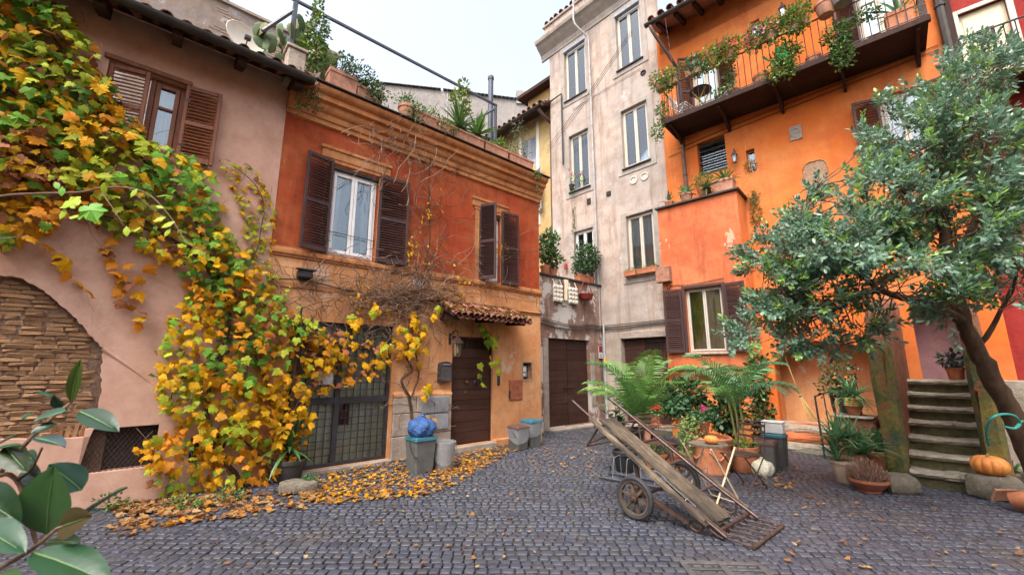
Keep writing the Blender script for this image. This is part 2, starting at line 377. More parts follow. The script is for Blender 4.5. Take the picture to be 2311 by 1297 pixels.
def shutter(parent, xh, z0, z1, w, dr, swing, mat, y=-.035, pitch=.048, label=None, split=.5):
    """louvred shutter leaf hinged at xh, lying to side dr, swung out by `swing` degrees"""
    th = .036; st = .05; mb = MB(); s_ = dr
    def bx(a, b, c, d): mb.box(min(a * s_, b * s_), max(a * s_, b * s_), -th, 0, c, d, .005)
    h = z1 - z0; zm = h * split
    bx(0, st, 0, h); bx(w - st, w, 0, h); bx(st, w - st, 0, .09); bx(st, w - st, h - .065, h); bx(st, w - st, zm - .035, zm + .035)
    M = T(xh, y, z0, rz=R_(swing) * (-dr))
    so_ = mb.obj('shutter', mat, parent, M=M)
    if label: so_['label'] = label
    me = MB().box(-(w - 2 * st) / 2 - .008, (w - 2 * st) / 2 + .008, -.027, .027, -.0055, .0055).mesh('slat', mat)
    for (a, b) in ((.09, zm - .035), (zm + .035, h - .065)):
        k = int((b - a) / pitch)
        for i in range(k): link('slat', me, so_, T(s_ * w / 2, -th / 2, a + (i + .5) * (b - a) / k, rx=R_(42)))
    # iron hinge straps
    MB().box(min(0, s_ * .07), max(0, s_ * .07), -th - .006, -th, .22, .245).box(min(0, s_ * .07), max(0, s_ * .07), -th - .006, -th, h - .26, h - .235).obj('hinge', M_iron, so_)
    return so_
def planks(parent, name, x0, x1, z0, z1, n, y0, mat, horizontal=True, th=.03, jit=.004):
    out = []
    for i in range(n):
        j = random.uniform(0, jit)
        if horizontal:
            a, b = lerp(z0, z1, i / n), lerp(z0, z1, (i + 1) / n); mb = MB().box(x0, x1, y0 - j, y0 + th, a + .003, b - .003, .005)
        else:
            a, b = lerp(x0, x1, i / n), lerp(x0, x1, (i + 1) / n); mb = MB().box(a + .003, b - .003, y0 - j, y0 + th, z0, z1, .005)
        out.append(mb.obj(name, mat, parent))
    return out
def gutter(parent, x0, x1, y, z, r, mat, n=None, name='gutter'):
    pr = [(y + r * math.cos(a), z + r * math.sin(a)) for a in [math.pi + k * math.pi / 8 for k in range(9)]]
    pr2 = [(y + (r - .008) * math.cos(a), z + (r - .008) * math.sin(a)) for a in [math.pi + k * math.pi / 8 for k in range(9)]][::-1]
    g_ = MB().profile(pr + pr2, x0, x1)
    k = n or int((x1 - x0) / 1.0)
    for i in range(1, k):
        xx = lerp(x0, x1, i / k); pr3 = [(y + (r + .007) * math.cos(a), z + (r + .007) * math.sin(a)) for a in [math.pi + q * math.pi / 8 for q in range(9)]]
        g_.profile(pr3 + [(a, b + .003) for a, b in pr[::-1]], xx - .02, xx + .02)
    return g_.obj(name, mat, parent, True)
def tilecover(parent, name, x0, x1, y0, y1, z0, z1, n, r, mat, seed=0):
    """row of curved cover tiles running down a slope from (y1,z1) to the eave (y0,z0); each tile a piece"""
    rr = random.Random(seed); L_ = math.hypot(y1 - y0, z1 - z0); a = math.atan2(z1 - z0, y1 - y0)
    rows = max(1, int(L_ / .36)); tl = L_ / rows + .06
    def tm(cv):
        vs = []
        for i in range(2):
            for q in range(7):
                t_ = math.pi * q / 6; k = r * (1 if i == 0 else .82)
                for e in (0, -.014): vs.append((math.cos(t_) * (k + e), i * tl, (math.sin(t_) * (k + e) if cv else -math.sin(t_) * (k + e))))
        fs = []
        for q in range(6):
            for e in (0, 1):
                p = q * 2 + e; fs.append((p, p + 2, p + 16, p + 14) if e == 0 else (p, p + 14, p + 16, p + 2))
        fs += [(q * 2, q * 2 + 1, q * 2 + 3, q * 2 + 2) for q in range(6)] + [(14 + q * 2, 16 + q * 2, 17 + q * 2, 15 + q * 2) for q in range(6)]
        return MB().add(vs, fs).mesh(name, mat, True)
    mc, mp = tm(True), tm(False)
    for j in range(rows):
        for i in range(n):
            x = lerp(x0, x1, (i + .5) / n)
            for m_, dx, dz in ((mc, 0, .055), (mp, (x1 - x0) / n / 2, .045)):
                yy = y0 + (y1 - y0) * j / rows; zz = z0 + (z1 - z0) * j / rows + dz + j * .012
                link(name, m_, parent, T(x + dx + rr.uniform(-.012, .012), yy + rr.uniform(-.03, .02), zz, rx=a + rr.uniform(-.02, .02), rz=rr.uniform(-.03, .03)))
def pipe(parent, name, pts, r, mat, n=8, clips=()):
    o = MB().tube(pts, r, n).obj(name, mat, parent, True)
    for p in clips:
        q = Vector(p); MB().tube([q - Vector((0, 0, .02)), q + Vector((0, 0, .02))], r * 1.3, n).obj('pipe_clip', mat, o)
    return o

# ================= LEFT: pink house =================
pink = thing('pink_house', 'pink plastered house with brick arch, wooden eave and autumn vine', 'house', PL.M())
SB = -4.65                                         # where pink meets orange
ex0, exz = PL.sz(706, 200, -.62)
bpx = [(-260, 640), (-120, 618), (0, 620), (50, 627), (90, 650), (118, 672), (142, 692), (165, 714), (190, 740), (212, 762), (232, 786), (229, 830), (226, 900), (215, 960), (203, 985), (120, 992), (40, 990), (-260, 1000)]
arch = [PL.sz(a, b) for a, b in bpx]
jag = []
for i in range(len(arch)):
    a, b = arch[i], arch[(i + 1) % len(arch)]; k = max(1, int(math.hypot(b[0] - a[0], b[1] - a[1]) / .035)) if 1 <= i <= 13 else 1
    for j in range(k):
        t = j / k; e = .012 if 2 <= i <= 12 else 0
        jag.append((lerp(a[0], b[0], t) + random.uniform(-e, e), lerp(a[1], b[1], t) + random.uniform(-e, e)))
v1 = PL.rect(192, 968, 345, 1052); v2 = PL.rect(432, 985, 505, 1036)
pw = (PL.sz(252, 140)[0], PL.sz(421, 200)[0], 4.62, 5.80); pw = (-6.83, -5.98, 4.62, 5.80)
wallpoly(rc(-9.6, SB, -.1, 6.55), [jag[::-1], rc(*v1), rc(*v2), rc(*pw)], 0, .2).obj('wall', M_pink, pink)
window(pink, pw[0] + .45, pw[1], pw[2], pw[3], .10, .06, 1, M_shutp, (M_curt, 1.0), rails=(.66,), mull=.055)
MB().box(pw[0] - .05, pw[1] + .06, -.05, .12, pw[3] + .003, pw[3] + .075, .01).obj('lintel', M_shutp, pink)
shutter(pink, pw[0] + .02, 4.62, 5.78, .44, 1, 14, M_shutp, y=.06, pitch=.05)
shutter(pink, pw[1], 4.60, 5.79, .44, 1, 10, M_shutp, pitch=.05)
# exposed Roman brickwork set back in the arch
M_brick = simple('old_brick', (.31, .175, .09), .92, .6, scale=12, bmp=.6); M_mort = plaster('old_mortar', (.26, .17, .12), (.32, .21, .15), (.16, .10, .07), None, .2, 0, scale=4, bmp=.8)
MB().box(-9.4, -6.2, .10, .2, .3, 3.2).obj('mortar_bed', M_mort, pink)
bm_ = []
for k in range(7):
    m_ = MB().box(-.5, .5, -.5, .5, -.5, .5, .09); r2 = random.Random(k)
    m_.v = [(x + r2.uniform(-.07, .07), y + r2.uniform(-.12, .12), z + r2.uniform(-.16, .16)) for x, y, z in m_.v]; bm_.append(m_.mesh('brick', M_brick))
zz = .80; nb = 0
bpoly = arch
while zz < 2.75:
    hh = random.uniform(.034, .046); x = -6.36 - random.uniform(0, .15)
    while x > -8.0 and nb < 295:
        ln = random.uniform(.10, .26)
        if inpoly(x - ln / 2, zz + hh / 2, bpoly) and inpoly(x - .01, zz + hh / 2, bpoly):
            link('brick', random.choice(bm_), pink, T(x - ln / 2, .130 + random.uniform(-.008, .008), zz + hh / 2, ry=random.uniform(-.03, .03)) @ Matrix.Diagonal((ln, .09, hh, 1))); nb += 1
        x -= ln + random.uniform(.012, .022)
    zz += hh + random.uniform(.009, .015)
# row of upright bricks at the foot of the arch
for k in range(5):
    link('brick', random.choice(bm_), pink, T(-6.42 - k * .062, .132, .86 + .012 * k, ry=.12 - k * .035) @ Matrix.Diagonal((.042, .10, .20, 1)))
MB().tube(smoothpath([(*[PL.sz(232, 786)[0], 0], PL.sz(232, 786)[1]), (PL.sz(265, 808)[0], 0, PL.sz(265, 808)[1]), (PL.sz(310, 840)[0], 0, PL.sz(310, 840)[1]), (PL.sz(345, 868)[0], .0, PL.sz(345, 868)[1])], 4), [.03 - .002 * i for i in range(13)], 6).obj('plaster_ridge', M_pink, pink)
# vents: dark holes with wire mesh
for (a, b, c, d), dx in ((v1, 0), (v2, 1)):
    vb = MB().add([(a, .2, c), (b, .2, c), (b, .2, d), (a, .2, d)], [(0, 1, 2, 3)]).obj('vent', M_dark, pink)
    if not dx:
        mb = MB(); k = 22
        for i in range(-8, k):
            for sg in (1, -1):
                x_a = a + i * (b - a) / 14; pts = []
                for t in (0, 1):
                    pts.append((x_a + t * sg * (d - c) * .62, .06, c + t * (d - c)))
                p, q = pts
                lo, hi = 0., 1.
                ex = q[0] - p[0]
                for bd, sn in ((a, 1), (b, -1)):
                    f0 = sn * (p[0] - bd); f1 = sn * (q[0] - bd)
                    if f0 < 0 and f1 < 0: lo = 2
                    elif f0 < 0: lo = max(lo, f0 / (f0 - f1))
                    elif f1 < 0: hi = min(hi, f0 / (f0 - f1))
                if lo < hi: mb.tube([Vector(p).lerp(Vector(q), lo), Vector(p).lerp(Vector(q), hi)], .0035, 3)
        mb.obj('wire_mesh', M_rust, vb)
    else: MB().box(a, b, .08, .09, c, d).obj('vent_cover', M_dark, vb)
# eave: boarded soffit, rafters, gutter, tiles
EY = -.62; ez = exz - .02
sof = MB().add([(-9.6, .0, ez + .42), (ex0 - .05, .0, ez + .42), (ex0 - .05, EY, ez + .12), (-9.6, EY, ez + .12), (-9.6, .0, ez + .5), (ex0 - .05, .0, ez + .5), (ex0 - .05, EY, ez + .2), (-9.6, EY, ez + .2)], [(0, 1, 2, 3), (4, 7, 6, 5), (1, 5, 6, 2), (2, 6, 7, 3)]).obj('soffit', M_soffit, pink)
x = ex0 - .2
while x > -9.5:
    mb = MB(); pr = [(.02, ez + .22), (.02, ez + .41), (EY + .04, ez + .10), (EY + .04, ez + .0), (EY + .10, ez - .02)]
    mb.profile(pr, x - .06, x + .06).obj('rafter', M_soffit, pink); x -= .78
for k in range(4):
    t = (k + .5) / 4
    MB().box(-9.6, ex0 - .06, lerp(0, EY, t) - .006, lerp(0, EY, t) + .006, lerp(ez + .42, ez + .12, t) - .018, lerp(ez + .42, ez + .12, t) - .002).obj('board_batten', M_soffit, pink)
gutter(pink, -9.6, ex0, EY - .06, ez + .14, .085, M_gut)
MB().add([(-9.6, EY, ez + .21), (ex0, EY, ez + .21), (ex0, 2.2, ez + 1.4), (-9.6, 2.2, ez + 1.4), (-9.6, EY, ez + .16), (ex0, EY, ez + .16), (ex0, 2.2, ez + 1.35), (-9.6, 2.2, ez + 1.35)], [(0, 1, 2, 3), (4, 7, 6, 5), (1, 5, 6, 2), (0, 4, 5, 1)]).obj('roof', M_tile, pink)
tilecover(pink, 'roof_tile', -8.2, ex0, EY + .0, EY + .70, ez + .13, ez + .47, 17, .085, M_tile, 3)

# ================= LEFT: orange house =================
orange = thing('orange_house', 'two storey orange house with brown shutters, moulded cornice and roof terrace', 'house', PL.M())
SE = 1.455
gate = (-4.22, -2.47, .06, 2.42); door = (-1.143, -.062, .10, 2.31)
w1 = (-3.81, -2.93, 3.61, 5.27); w2 = (-.50, .135, 3.60, 5.22)
MB().box(SB, SE, -.03, .0, -.1, 0).obj('footing', M_stone, orange)
niche = (PL.rect(1180, 818, 1200, 855))
wallpoly(rc(SB, SE, -.05, 3.5), [rc(*gate), rc(*door), rc(*niche)], 0, .16).obj('lower_wall', M_ochre, orange)
wallpoly(rc(SB, SE, 3.5, 6.4), [rc(*w1), rc(*w2)], .012, .16).obj('upper_wall', M_redor, orange)
MB().box(SE - .012, SE, .012, 3.2, 0, 6.35).obj('end_wall', M_ochre, orange)
# string course, lower band joints
pr = [(.0, 3.43), (-.03, 3.45), (-.03, 3.47), (-.055, 3.49), (-.062, 3.53), (-.055, 3.565), (-.03, 3.58), (-.03, 3.605), (.02, 3.612)]
MB().profile(pr, SB, SE + .03).obj('string_course', M_trim, orange, True)
MB().profile([(.0, 2.93), (-.02, 2.94), (-.028, 2.975), (-.02, 3.01), (0, 3.02)], SB, SE).obj('band_moulding', M_trim, orange, True)
mb = MB(); mb.box(SB, SE, -.004, .004, 3.27, 3.277)
jx = SB + .5
while jx < SE: mb.box(jx - .003, jx + .003, -.004, .004, 3.02, 3.43); jx += .62
mb.obj('plaster_joints', M_trim, orange)
cp = [(.02, 5.93), (-.045, 5.95), (-.045, 6.03), (-.075, 6.045), (-.085, 6.075), (-.085, 6.15), (-.12, 6.165), (-.15, 6.20), (-.17, 6.25), (-.17, 6.285), (-.25, 6.31), (-.25, 6.40), (-.30, 6.425), (-.335, 6.46), (-.35, 6.50), (-.35, 6.53), (.02, 6.55)]
MB().profile(cp, SB, SE + .02).obj('cornice', M_trim, orange, True)
MB().box(SB - .02, SE + .06, -.40, .3, 6.545, 6.575, .008).obj('cornice_slab', M_gut, orange)
MB().box(SB, SE, .25, 3.2, 6.42, 6.54).obj('terrace_floor', M_stone, orange)
for (a, b, c, d) in (w1, w2):     # window hoods and jamb trims
    hb = MB()
    for (x0, x1, z0, z1, o) in ((a - .21, b + .21, d + .10, d + .30, .03), (a - .23, b + .23, d + .26, d + .325, .055), (a - .14, b + .14, d + .03, d + .099, .02)): hb.box(x0, x1, -o, .03, z0, z1, .01)
    hb.obj('window_hood', M_trim, orange)
    MB().box(a - .11, a - .002, -.012, .03, c, d + .03, .006).obj('window_jamb', M_trim, orange); MB().box(b + .002, b + .11, -.012, .03, c, d + .03, .006).obj('window_jamb', M_trim, orange)
    MB().box(a - .02, b + .02, -.03, .14, c - .035, c - .002, .006).obj('window_sill', M_stone, orange)
    MB().box(a, b, .02, .1, d - .05, d + .0).obj('blind_box', M_gut, orange)
    MB().tube([(a, .04, c + .42), (b, .04, c + .40)], .007, 5).obj('guard_bar', M_iron, orange)
window(orange, w1[0] + .01, w1[1] - .01, w1[2], w1[3] - .05, .09, .05, 2, M_white, (M_lace, .55))
window(orange, w2[0] + .01, w2[1] - .01, w2[2], w2[3] - .05, .09, .05, 2, M_white, (M_lace, .6))
shutter(orange, w1[0], 3.60, 5.33, .48, -1, 12, M_shut, label='shutter leaf folded back toward the pink house')
shutter(orange, w1[1], 3.60, 5.33, .60, 1, 6, M_shut)
shutter(orange, w2[0], 3.60, 5.40, .42, -1, 118, M_shut, y=.0, label='half closed shutter leaf standing out from the wall')
shutter(orange, w2[1], 3.58, 5.38, .50, 1, 6, M_shut)
# gate: iron grid with curtain and glazing behind
ga, gb, gc, gd = gate; gm = MB(); xm = lerp(ga, gb, .47); zt = 1.05
for q in ((ga, ga + .06, gc, gd), (gb - .06, gb, gc, gd), (ga + .06, gb - .06, gd - .07, gd), (ga + .06, gb - .06, gc, gc + .06), (xm - .045, xm + .045, gc + .06, gd - .07), (ga + .06, xm - .045, zt, zt + .11), (xm + .045, gb - .06, zt, zt + .11), (ga + .06, xm - .045, 1.98, 2.04), (xm + .045, gb - .06, 1.98, 2.04)): gm.box(q[0], q[1], .05, .10, q[2], q[3], .005)
gt = gm.obj('gate', M_iron, orange)
bv = MB().box(-.007, .007, .068, .082, gc + .06, gd - .07).mesh('gate_bar', M_iron)
for (a, b) in ((ga + .06, xm - .045), (xm + .045, gb - .06)):
    k = 6 if b - a < .75 else 7
    for i in range(1, k): link('gate_bar', bv, gt, T(lerp(a, b, i / k), 0, 0))
    bh = MB().box(-(b - a) / 2, (b - a) / 2, .061, .067, -.006, .006).mesh('gate_bar', M_iron)
    for z0, z1, k in ((gc + .06, zt, 8), (zt + .11, 1.98, 7), (2.04, gd - .07, 3)):
        for i in range(1, k): link('gate_bar', bh, gt, T((a + b) / 2, 0, lerp(z0, z1, i / k)))
def cfn(u, v): return (ga + u * (gb - ga), .155 + .012 * math.sin(u * 75) + .006 * math.sin(u * 31), gc + v * (gd - gc))
M_beige = simple('beige_curtain', (.68, .56, .40), .9, .15)
MB().grid(cfn, 160, 2).obj('gate_curtain', M_beige, orange, True)
MB().box(ga, gb, .108, .112, gc, gd).obj('gate_glazing', M_glassdim, orange)
MB().box(ga - .1, gb + .1, .45, .5, gc, gd + .2).obj('gate_back', M_dark, orange)
MB().box(ga - .1, gb + .06, -.09, .16, -.05, .058, .015).obj('gate_step', M_stone, orange)
MB().box(xm + .08, xm + .24, .115, .125, .70, 1.04).obj('hanging_cloth', simple('maroon_cloth', (.12, .02, .025), .9), orange)
MB().box(ga + .42, ga + .72, .036, .046, 1.38, 1.82).obj('paper_notice', simple('notice_paper', (.55, .58, .62), .8, .35, scale=45), orange)
# front door
dr_ = MB().box(door[0], door[0] + .03, .06, .13, door[2], door[3]).box(door[1] - .03, door[1], .06, .13, door[2], door[3]).box(door[0] + .03, door[1] - .03, .06, .13, door[3] - .04, door[3]).box(door[0], door[1], .125, .16, door[2], door[3]).obj('door', M_door, orange)
planks(dr_, 'door_plank', door[0] + .03, door[1] - .03, door[2] + .02, door[3] - .24, 9, .09, M_door)
mb = MB()
for i in range(9): x_ = lerp(door[0] + .06, door[1] - .06, i / 8); mb.box(x_ - .008, x_ + .008, .085, .1, door[3] - .23, door[3] - .045)
mb.obj('transom_bars', M_iron, dr_)
M_brass = simple('aged_brass', (.35, .25, .12), .35, .3, metal=.9)
dxm = (door[0] + door[1]) / 2
MB().lathe([(.0, -.0), (.045, 0), (.05, .012), (.03, .03), (0, .035)], 10, M=T(dxm + .12, .085, 1.35, rx=R_(90))).tube([(dxm + .12 + .05 * math.cos(q), .045, 1.29 + .07 * math.sin(q)) for q in [math.pi * 2 * k / 12 for k in range(13)]], .011, 5).obj('door_knocker', M_iron, dr_)
MB().lathe([(0, 0), (.02, 0), (.02, .03), (.035, .045), (.03, .07), (0, .075)], 10, M=T(dxm - .14, .085, 1.36, rx=R_(90))).obj('door_knob', M_brass, dr_)
MB().lathe([(0, 0), (.022, 0), (.022, .012), (0, .014)], 10, M=T(dxm - .14, .085, 1.15, rx=R_(90))).obj('door_lock', M_brass, dr_)
MB().box(door[0] - .05, door[1] + .04, -.12, .12, -.05, .098, .015).obj('door_step', M_stone, orange)
# stone plinth blocks between gate and door
pz = [(0, .42), (.42, .82), (.82, 1.12)]
for k, (a, b) in enumerate(pz):
    sp = [-2.42, -1.95, -1.16] if k % 2 == 0 else [-2.42, -1.72, -1.16]
    for i in range(2):
        MB().box(sp[i] + .004, sp[i + 1] - .004, -.055 - .008 * i, .0, a + .004, b - .003, .012).obj('plinth_stone', M_stone, orange)
MB().profile([(.0, 1.12), (-.06, 1.12), (-.06, 1.15), (0, 1.22)], -2.42, -1.16).obj('plinth_cap', M_ochre, orange)
MB().box(-.05, 1.40, -.07, 0, -.05, .14, .02).obj('wall_foot', M_ochre, orange)
M_zinc = simple('grey_zinc', (.30, .31, .33), .45, .25, metal=.4)
for z0, z1 in ((.80, 1.09), (.48, .77)):
    ub = MB().box(-1.86, -1.58, -.10, -.06, z0, z1, .006).box(-1.575, -1.26, -.10, -.06, z0, z1, .006).obj('meter_cover', M_zinc, orange)
    MB().lathe([(0, 0), (.012, 0), (.012, .012), (0, .012)], 8, M=T(-1.60, -.10, (z0 + z1) / 2, rx=R_(90))).obj('cover_lock', M_iron, ub)
# intercom niche, hatch, bell plate
MB().box(niche[0], niche[1], .15, .16, niche[2], niche[3]).obj('niche_back', M_dark, orange)
fr = MB()
a, b, c, d = niche
for q in ((a - .03, a, c - .03, d + .03), (b, b + .03, c - .03, d + .03), (a, b, d, d + .03), (a, b, c - .03, c)): fr.box(q[0], q[1], -.012, .04, q[2], q[3])
fr.obj('niche_frame', M_stone, orange)
ic = MB().box(a + .05, b - .08, .08, .15, c + .05, d - .07, .006).obj('intercom', M_zinc, orange)
MB().box(a + .08, b - .12, .075, .08, c + .18, d - .1).box(a + .08, b - .14, .075, .08, c + .08, c + .14).obj('intercom_panel', M_white, ic)
hr = PL.rect(1148, 857, 1178, 900)
hh_ = MB().box(hr[0], hr[1], -.03, .0, hr[2], hr[3], .005).obj('wall_hatch', simple('rusty_hatch', (.30, .10, .05), .7, .4, scale=9), orange)
MB().box(hr[0] - .02, hr[0] + .03, -.036, -.031, hr[2] + .04, hr[2] + .2).obj('hatch_opening_shade', M_dark, hh_)  # dark plate stands in for the shaded hatch opening
mb = MB(); bp = PL.sz(1125, 857)
mb.box(bp[0] - .04, bp[0] + .04, -.012, 0, bp[1] - .12, bp[1] + .12, .01).obj('bell_plate', M_iron, orange)
# house number plate
pq = PL.rect(932, 631, 954, 646)
pqo = MB().box(pq[0], pq[1], -.014, .0, pq[2], pq[3], .003).obj('number_plate', simple('enamel_white', (.75, .76, .74), .3, .1), orange)
text('house_number', '1765', (pq[3] - pq[2]) * 1.0, simple('number_ink', (.03, .04, .10), .4), pqo, T((pq[0] + pq[1]) / 2, -.017, (pq[2] + pq[3]) / 2, rx=R_(90)))
# bracketed dark spotlight over the gate and its cable
MB().box(-4.24, -4.02, -.16, 0, 3.10, 3.24, .02).box(-4.28, -3.98, -.20, -.1, 3.225, 3.25, .004).obj('wall_spotlight', M_iron, orange)
MB().tube(smoothpath([(SB, -.04, 3.02), (-4.1, -.05, 3.08), (-3.3, -.035, 3.0), (-1.5, -.035, 2.99), (1.1, -.035, 2.985), (1.45, -.03, 2.98)], 4), .012, 5).obj('wall_cable', M_gut, orange)
# lean-to tile canopy over the door
can = thing('door_canopy', 'small terracotta tile canopy over the brown front door', 'canopy', PL.M())
CX0, CX1 = -1.55, .46; cz0, cz1 = 2.66, 2.97
MB().add([(CX0, 0, cz1 - .06), (CX1, 0, cz1 - .06), (CX1, -.64, cz0 - .02), (CX0, -.64, cz0 - .02), (CX0, 0, cz1), (CX1, 0, cz1), (CX1, -.64, cz0 + .02), (CX0, -.64, cz0 + .02)], [(0, 1, 2, 3), (4, 7, 6, 5), (1, 5, 6, 2), (2, 6, 7, 3), (0, 3, 7, 4)]).obj('board', M_soffit, can)
for x in (CX0 + .12, (CX0 + CX1) / 2, CX1 - .12): MB().profile([(0, cz1 - .35), (0, cz1 - .07), (-.60, cz0 - .025), (-.60, cz0 - .09), (-.46, cz0 - .07)], x - .035, x + .035).obj('bracket', M_soffit, can)
tilecover(can, 'roof_tile', CX0, CX1, -.70, -.02, cz0 - .05, cz1 - .05, 14, .07, M_tile, 9)
# lantern by the door
def lantern(label, pl, s, z, out=.28, sc=1., group=None, lit=False):
    t = thing('wall_lantern', label, 'lantern', pl.M(s, 0, z) @ Matrix.Scale(sc, 4), group)
    MB().tube(smoothpath([(0, 0, .02), (0, -.06, .10), (0, -out * .7, .16), (0, -out, .12), (0, -out, .06)], 4), .011, 5).box(-.02, .02, -.012, 0, -.08, .12).tube([(0, -.012, -.06), (0, -out * .6, .13)], .007, 5).obj('bracket', M_iron, t)
    MB().lathe([(.0, .06), (.02, .055), (.05, .02), (.11, -.06), (.115, -.075), (.09, -.08), (0, -.08)], 4, (0, -out, 0), M=Matrix.Translation((0, -out, 0)) @ Matrix.Rotation(R_(45), 4, 'Z') @ Matrix.Translation((0, out, 0))).obj('cap', M_copper, t)
    fr = MB()
    for a in range(4):
        q = R_(45 + 90 * a); q2 = R_(135 + 90 * a)
        p0 = Vector((.075 * math.cos(q), -out + .075 * math.sin(q), -.08)); p1 = Vector((.052 * math.cos(q), -out + .052 * math.sin(q), -.29)); p2 = Vector((.052 * math.cos(q2), -out + .052 * math.sin(q2), -.29))
        fr.tube([p0, p1], .007, 4).tube([p1, p2], .007, 4)
    fr.lathe([(0, -.285), (.055, -.29), (.05, -.305), (0, -.32)], 6, (0, -out, 0)).obj('cage', M_copper, t)
    gm_ = MB()
    for a in range(4):
        q = R_(45 + 90 * a); q2 = R_(135 + 90 * a)
        gm_.add([(.07 * math.cos(q), -out + .07 * math.sin(q), -.08), (.07 * math.cos(q2), -out + .07 * math.sin(q2), -.08), (.05 * math.cos(q2), -out + .05 * math.sin(q2), -.285), (.05 * math.cos(q), -out + .05 * math.sin(q), -.285)], [(0, 1, 2, 3)])
    gm_.obj('lantern_glass', M_glass, t); MB().lathe([(0, -.25), (.022, -.24), (.028, -.2), (.016, -.15), (.014, -.1), (0, -.1)], 8, (0, -out, 0)).obj('bulb', M_cream, t)
    return t
lantern('copper capped lantern on iron bracket beside the brown front door', PL, -1.22, 2.22, .25, 1.15)
# mailbox
mbx = thing('mailbox', 'black iron mailbox with rounded top beside the front door', 'mailbox', PL.M(-1.345, 0, 1.38))
pr = [(-.14, 0), (.14, 0), (.14, .33)] + [(.14 * math.cos(q), .33 + .07 * math.sin(q)) for q in [math.pi * k / 8 for k in range(1, 8)]] + [(-.14, .33)]
MB().prism(pr, -.11, 0).obj('box', M_iron, mbx); MB().prism([(x * .82, .02 + z * .70) for x, z in pr], -.118, -.111).obj('front_panel', simple('mailbox_front', (.07, .065, .065), .4, .3), mbx)
MB().box(-.09, .09, -.125, -.112, .33, .35).obj('letter_flap', M_zinc, mbx)

# ================= LOW TERRACE WALL with brown double door =================
low = thing('terrace_wall', 'weathered low wall with peeling plaster above a brown double door', 'wall', PL2.M())
gd_ = (.06, 1.90, .06, 2.48)
wallpoly(rc(-1.2, 2.57, -.05, 4.24), [rc(*gd_)], 0, .22).obj('wall', M_low, low)
MB().box(-1.2, 2.56, -.06, .3, 4.243, 4.30, .01).obj('coping', M_gut, low)
MB().box(-1.2, 2.56, .3, 3.0, 4.1, 4.2).obj('terrace_floor', M_stone, low)
for (a, b, c, d) in ((gd_[0] - .2, gd_[0] - .004, 0, 2.46), (gd_[1] + .004, gd_[1] + .2, .55, 2.1)): MB().box(a, b, -.03, .02, c, d, .008).obj('door_jamb', M_stone, low)
MB().box(gd_[0] - .1, gd_[1] + .65, -.25, .1, -.05, .055, .02).obj('threshold', M_stone, low)
xm2 = (gd_[0] + gd_[1]) / 2
for k, (a, b) in enumerate(((gd_[0], xm2 - .004), (xm2 + .004, gd_[1]))):
    df = MB().box(a, b, .15, .19, gd_[2], gd_[3]).obj('door_leaf', M_door, low)
    planks(df, 'door_plank', a + .01, b - .01, gd_[2], gd_[3] - .01, 8, .12, M_door, jit=.006)
    if k: MB().tube([(xm2 - .22, .09, 1.10), (xm2 + .22, .09, 1.10)], .013, 6).lathe([(0, 0), (.03, 0), (.03, .02), (0, .02)], 10, M=T(xm2 + .03, .12, 1.35, rx=R_(90))).obj('door_bolt', M_rust, df)
cb = MB()
for k, (dz, r) in enumerate(((0, .016), (-.05, .012), (.04, .012), (-.10, .01))):
    cb.tube(smoothpath([(-.5, -.05, 2.98 + dz), (.3, -.06, 2.90 + dz * 1.4 - .05 * (k == 1)), (1.1, -.06, 2.84 + dz), (1.9, -.06, 2.92 + dz), (2.56, -.05, 2.90 + dz)], 4), r, 5)
cb.obj('cable_bundle', M_gut, low)
pipe(low, 'drain_pipe', [(2.50, -.07, .02), (2.50, -.07, 2.62)], .04, M_zinc, clips=[(2.50, -.07, .8), (2.50, -.07, 2.0)])

# ================= GREY HOUSE =================
grey = thing('grey_house', 'tall weathered grey house with pale framed windows and heavy cornice', 'house', PG.M())
GW = {'w1': (-1.24, -.25, 11.56, 13.82), 'w2': (1.07, 1.99, 11.56, 13.82), 'w3': (-1.12, -.25, 7.86, 10.06), 'w4': (1.09, 2.02, 7.96, 10.02), 'w5': (1.07, 1.99, 4.39, 6.35), 'w6': (-1.02, -.20, 4.30, 6.34)}
gdr = (.68, 2.30, .05, 2.52)
GL = -2.0
wallpoly(rc(GL, 2.62, -.05, 14.3), [rc(*v) for v in GW.values()] + [rc(*gdr)], 0, .2).obj('wall', M_grey, grey)
MB().box(GL, GL + .02, .004, 6, -.05, 14.3).obj('side_wall', M_grey, grey)
cp = [(.02, 13.95), (-.04, 13.97), (-.04, 14.08), (-.07, 14.12), (-.07, 14.20), (-.20, 14.34), (-.30, 14.42), (-.34, 14.50), (-.42, 14.54), (-.46, 14.64), (-.46, 14.68), (.02, 14.72)]
MB().profile(cp, GL - .4, 2.6).obj('cornice', M_surr, grey, True)
MB().box(GL - .1, 2.6, -.18, .3, 14.72, 15.25, .01).obj('parapet', M_grey, grey)
MB().box(GL - .15, 2.6, -.25, .4, 15.253, 15.33, .01).obj('parapet_cap', M_surr, grey)
tilecover(grey, 'roof_tile', GL - .1, 2.6, -.2, .9, 15.36, 15.75, 18, .1, M_tile, 5)
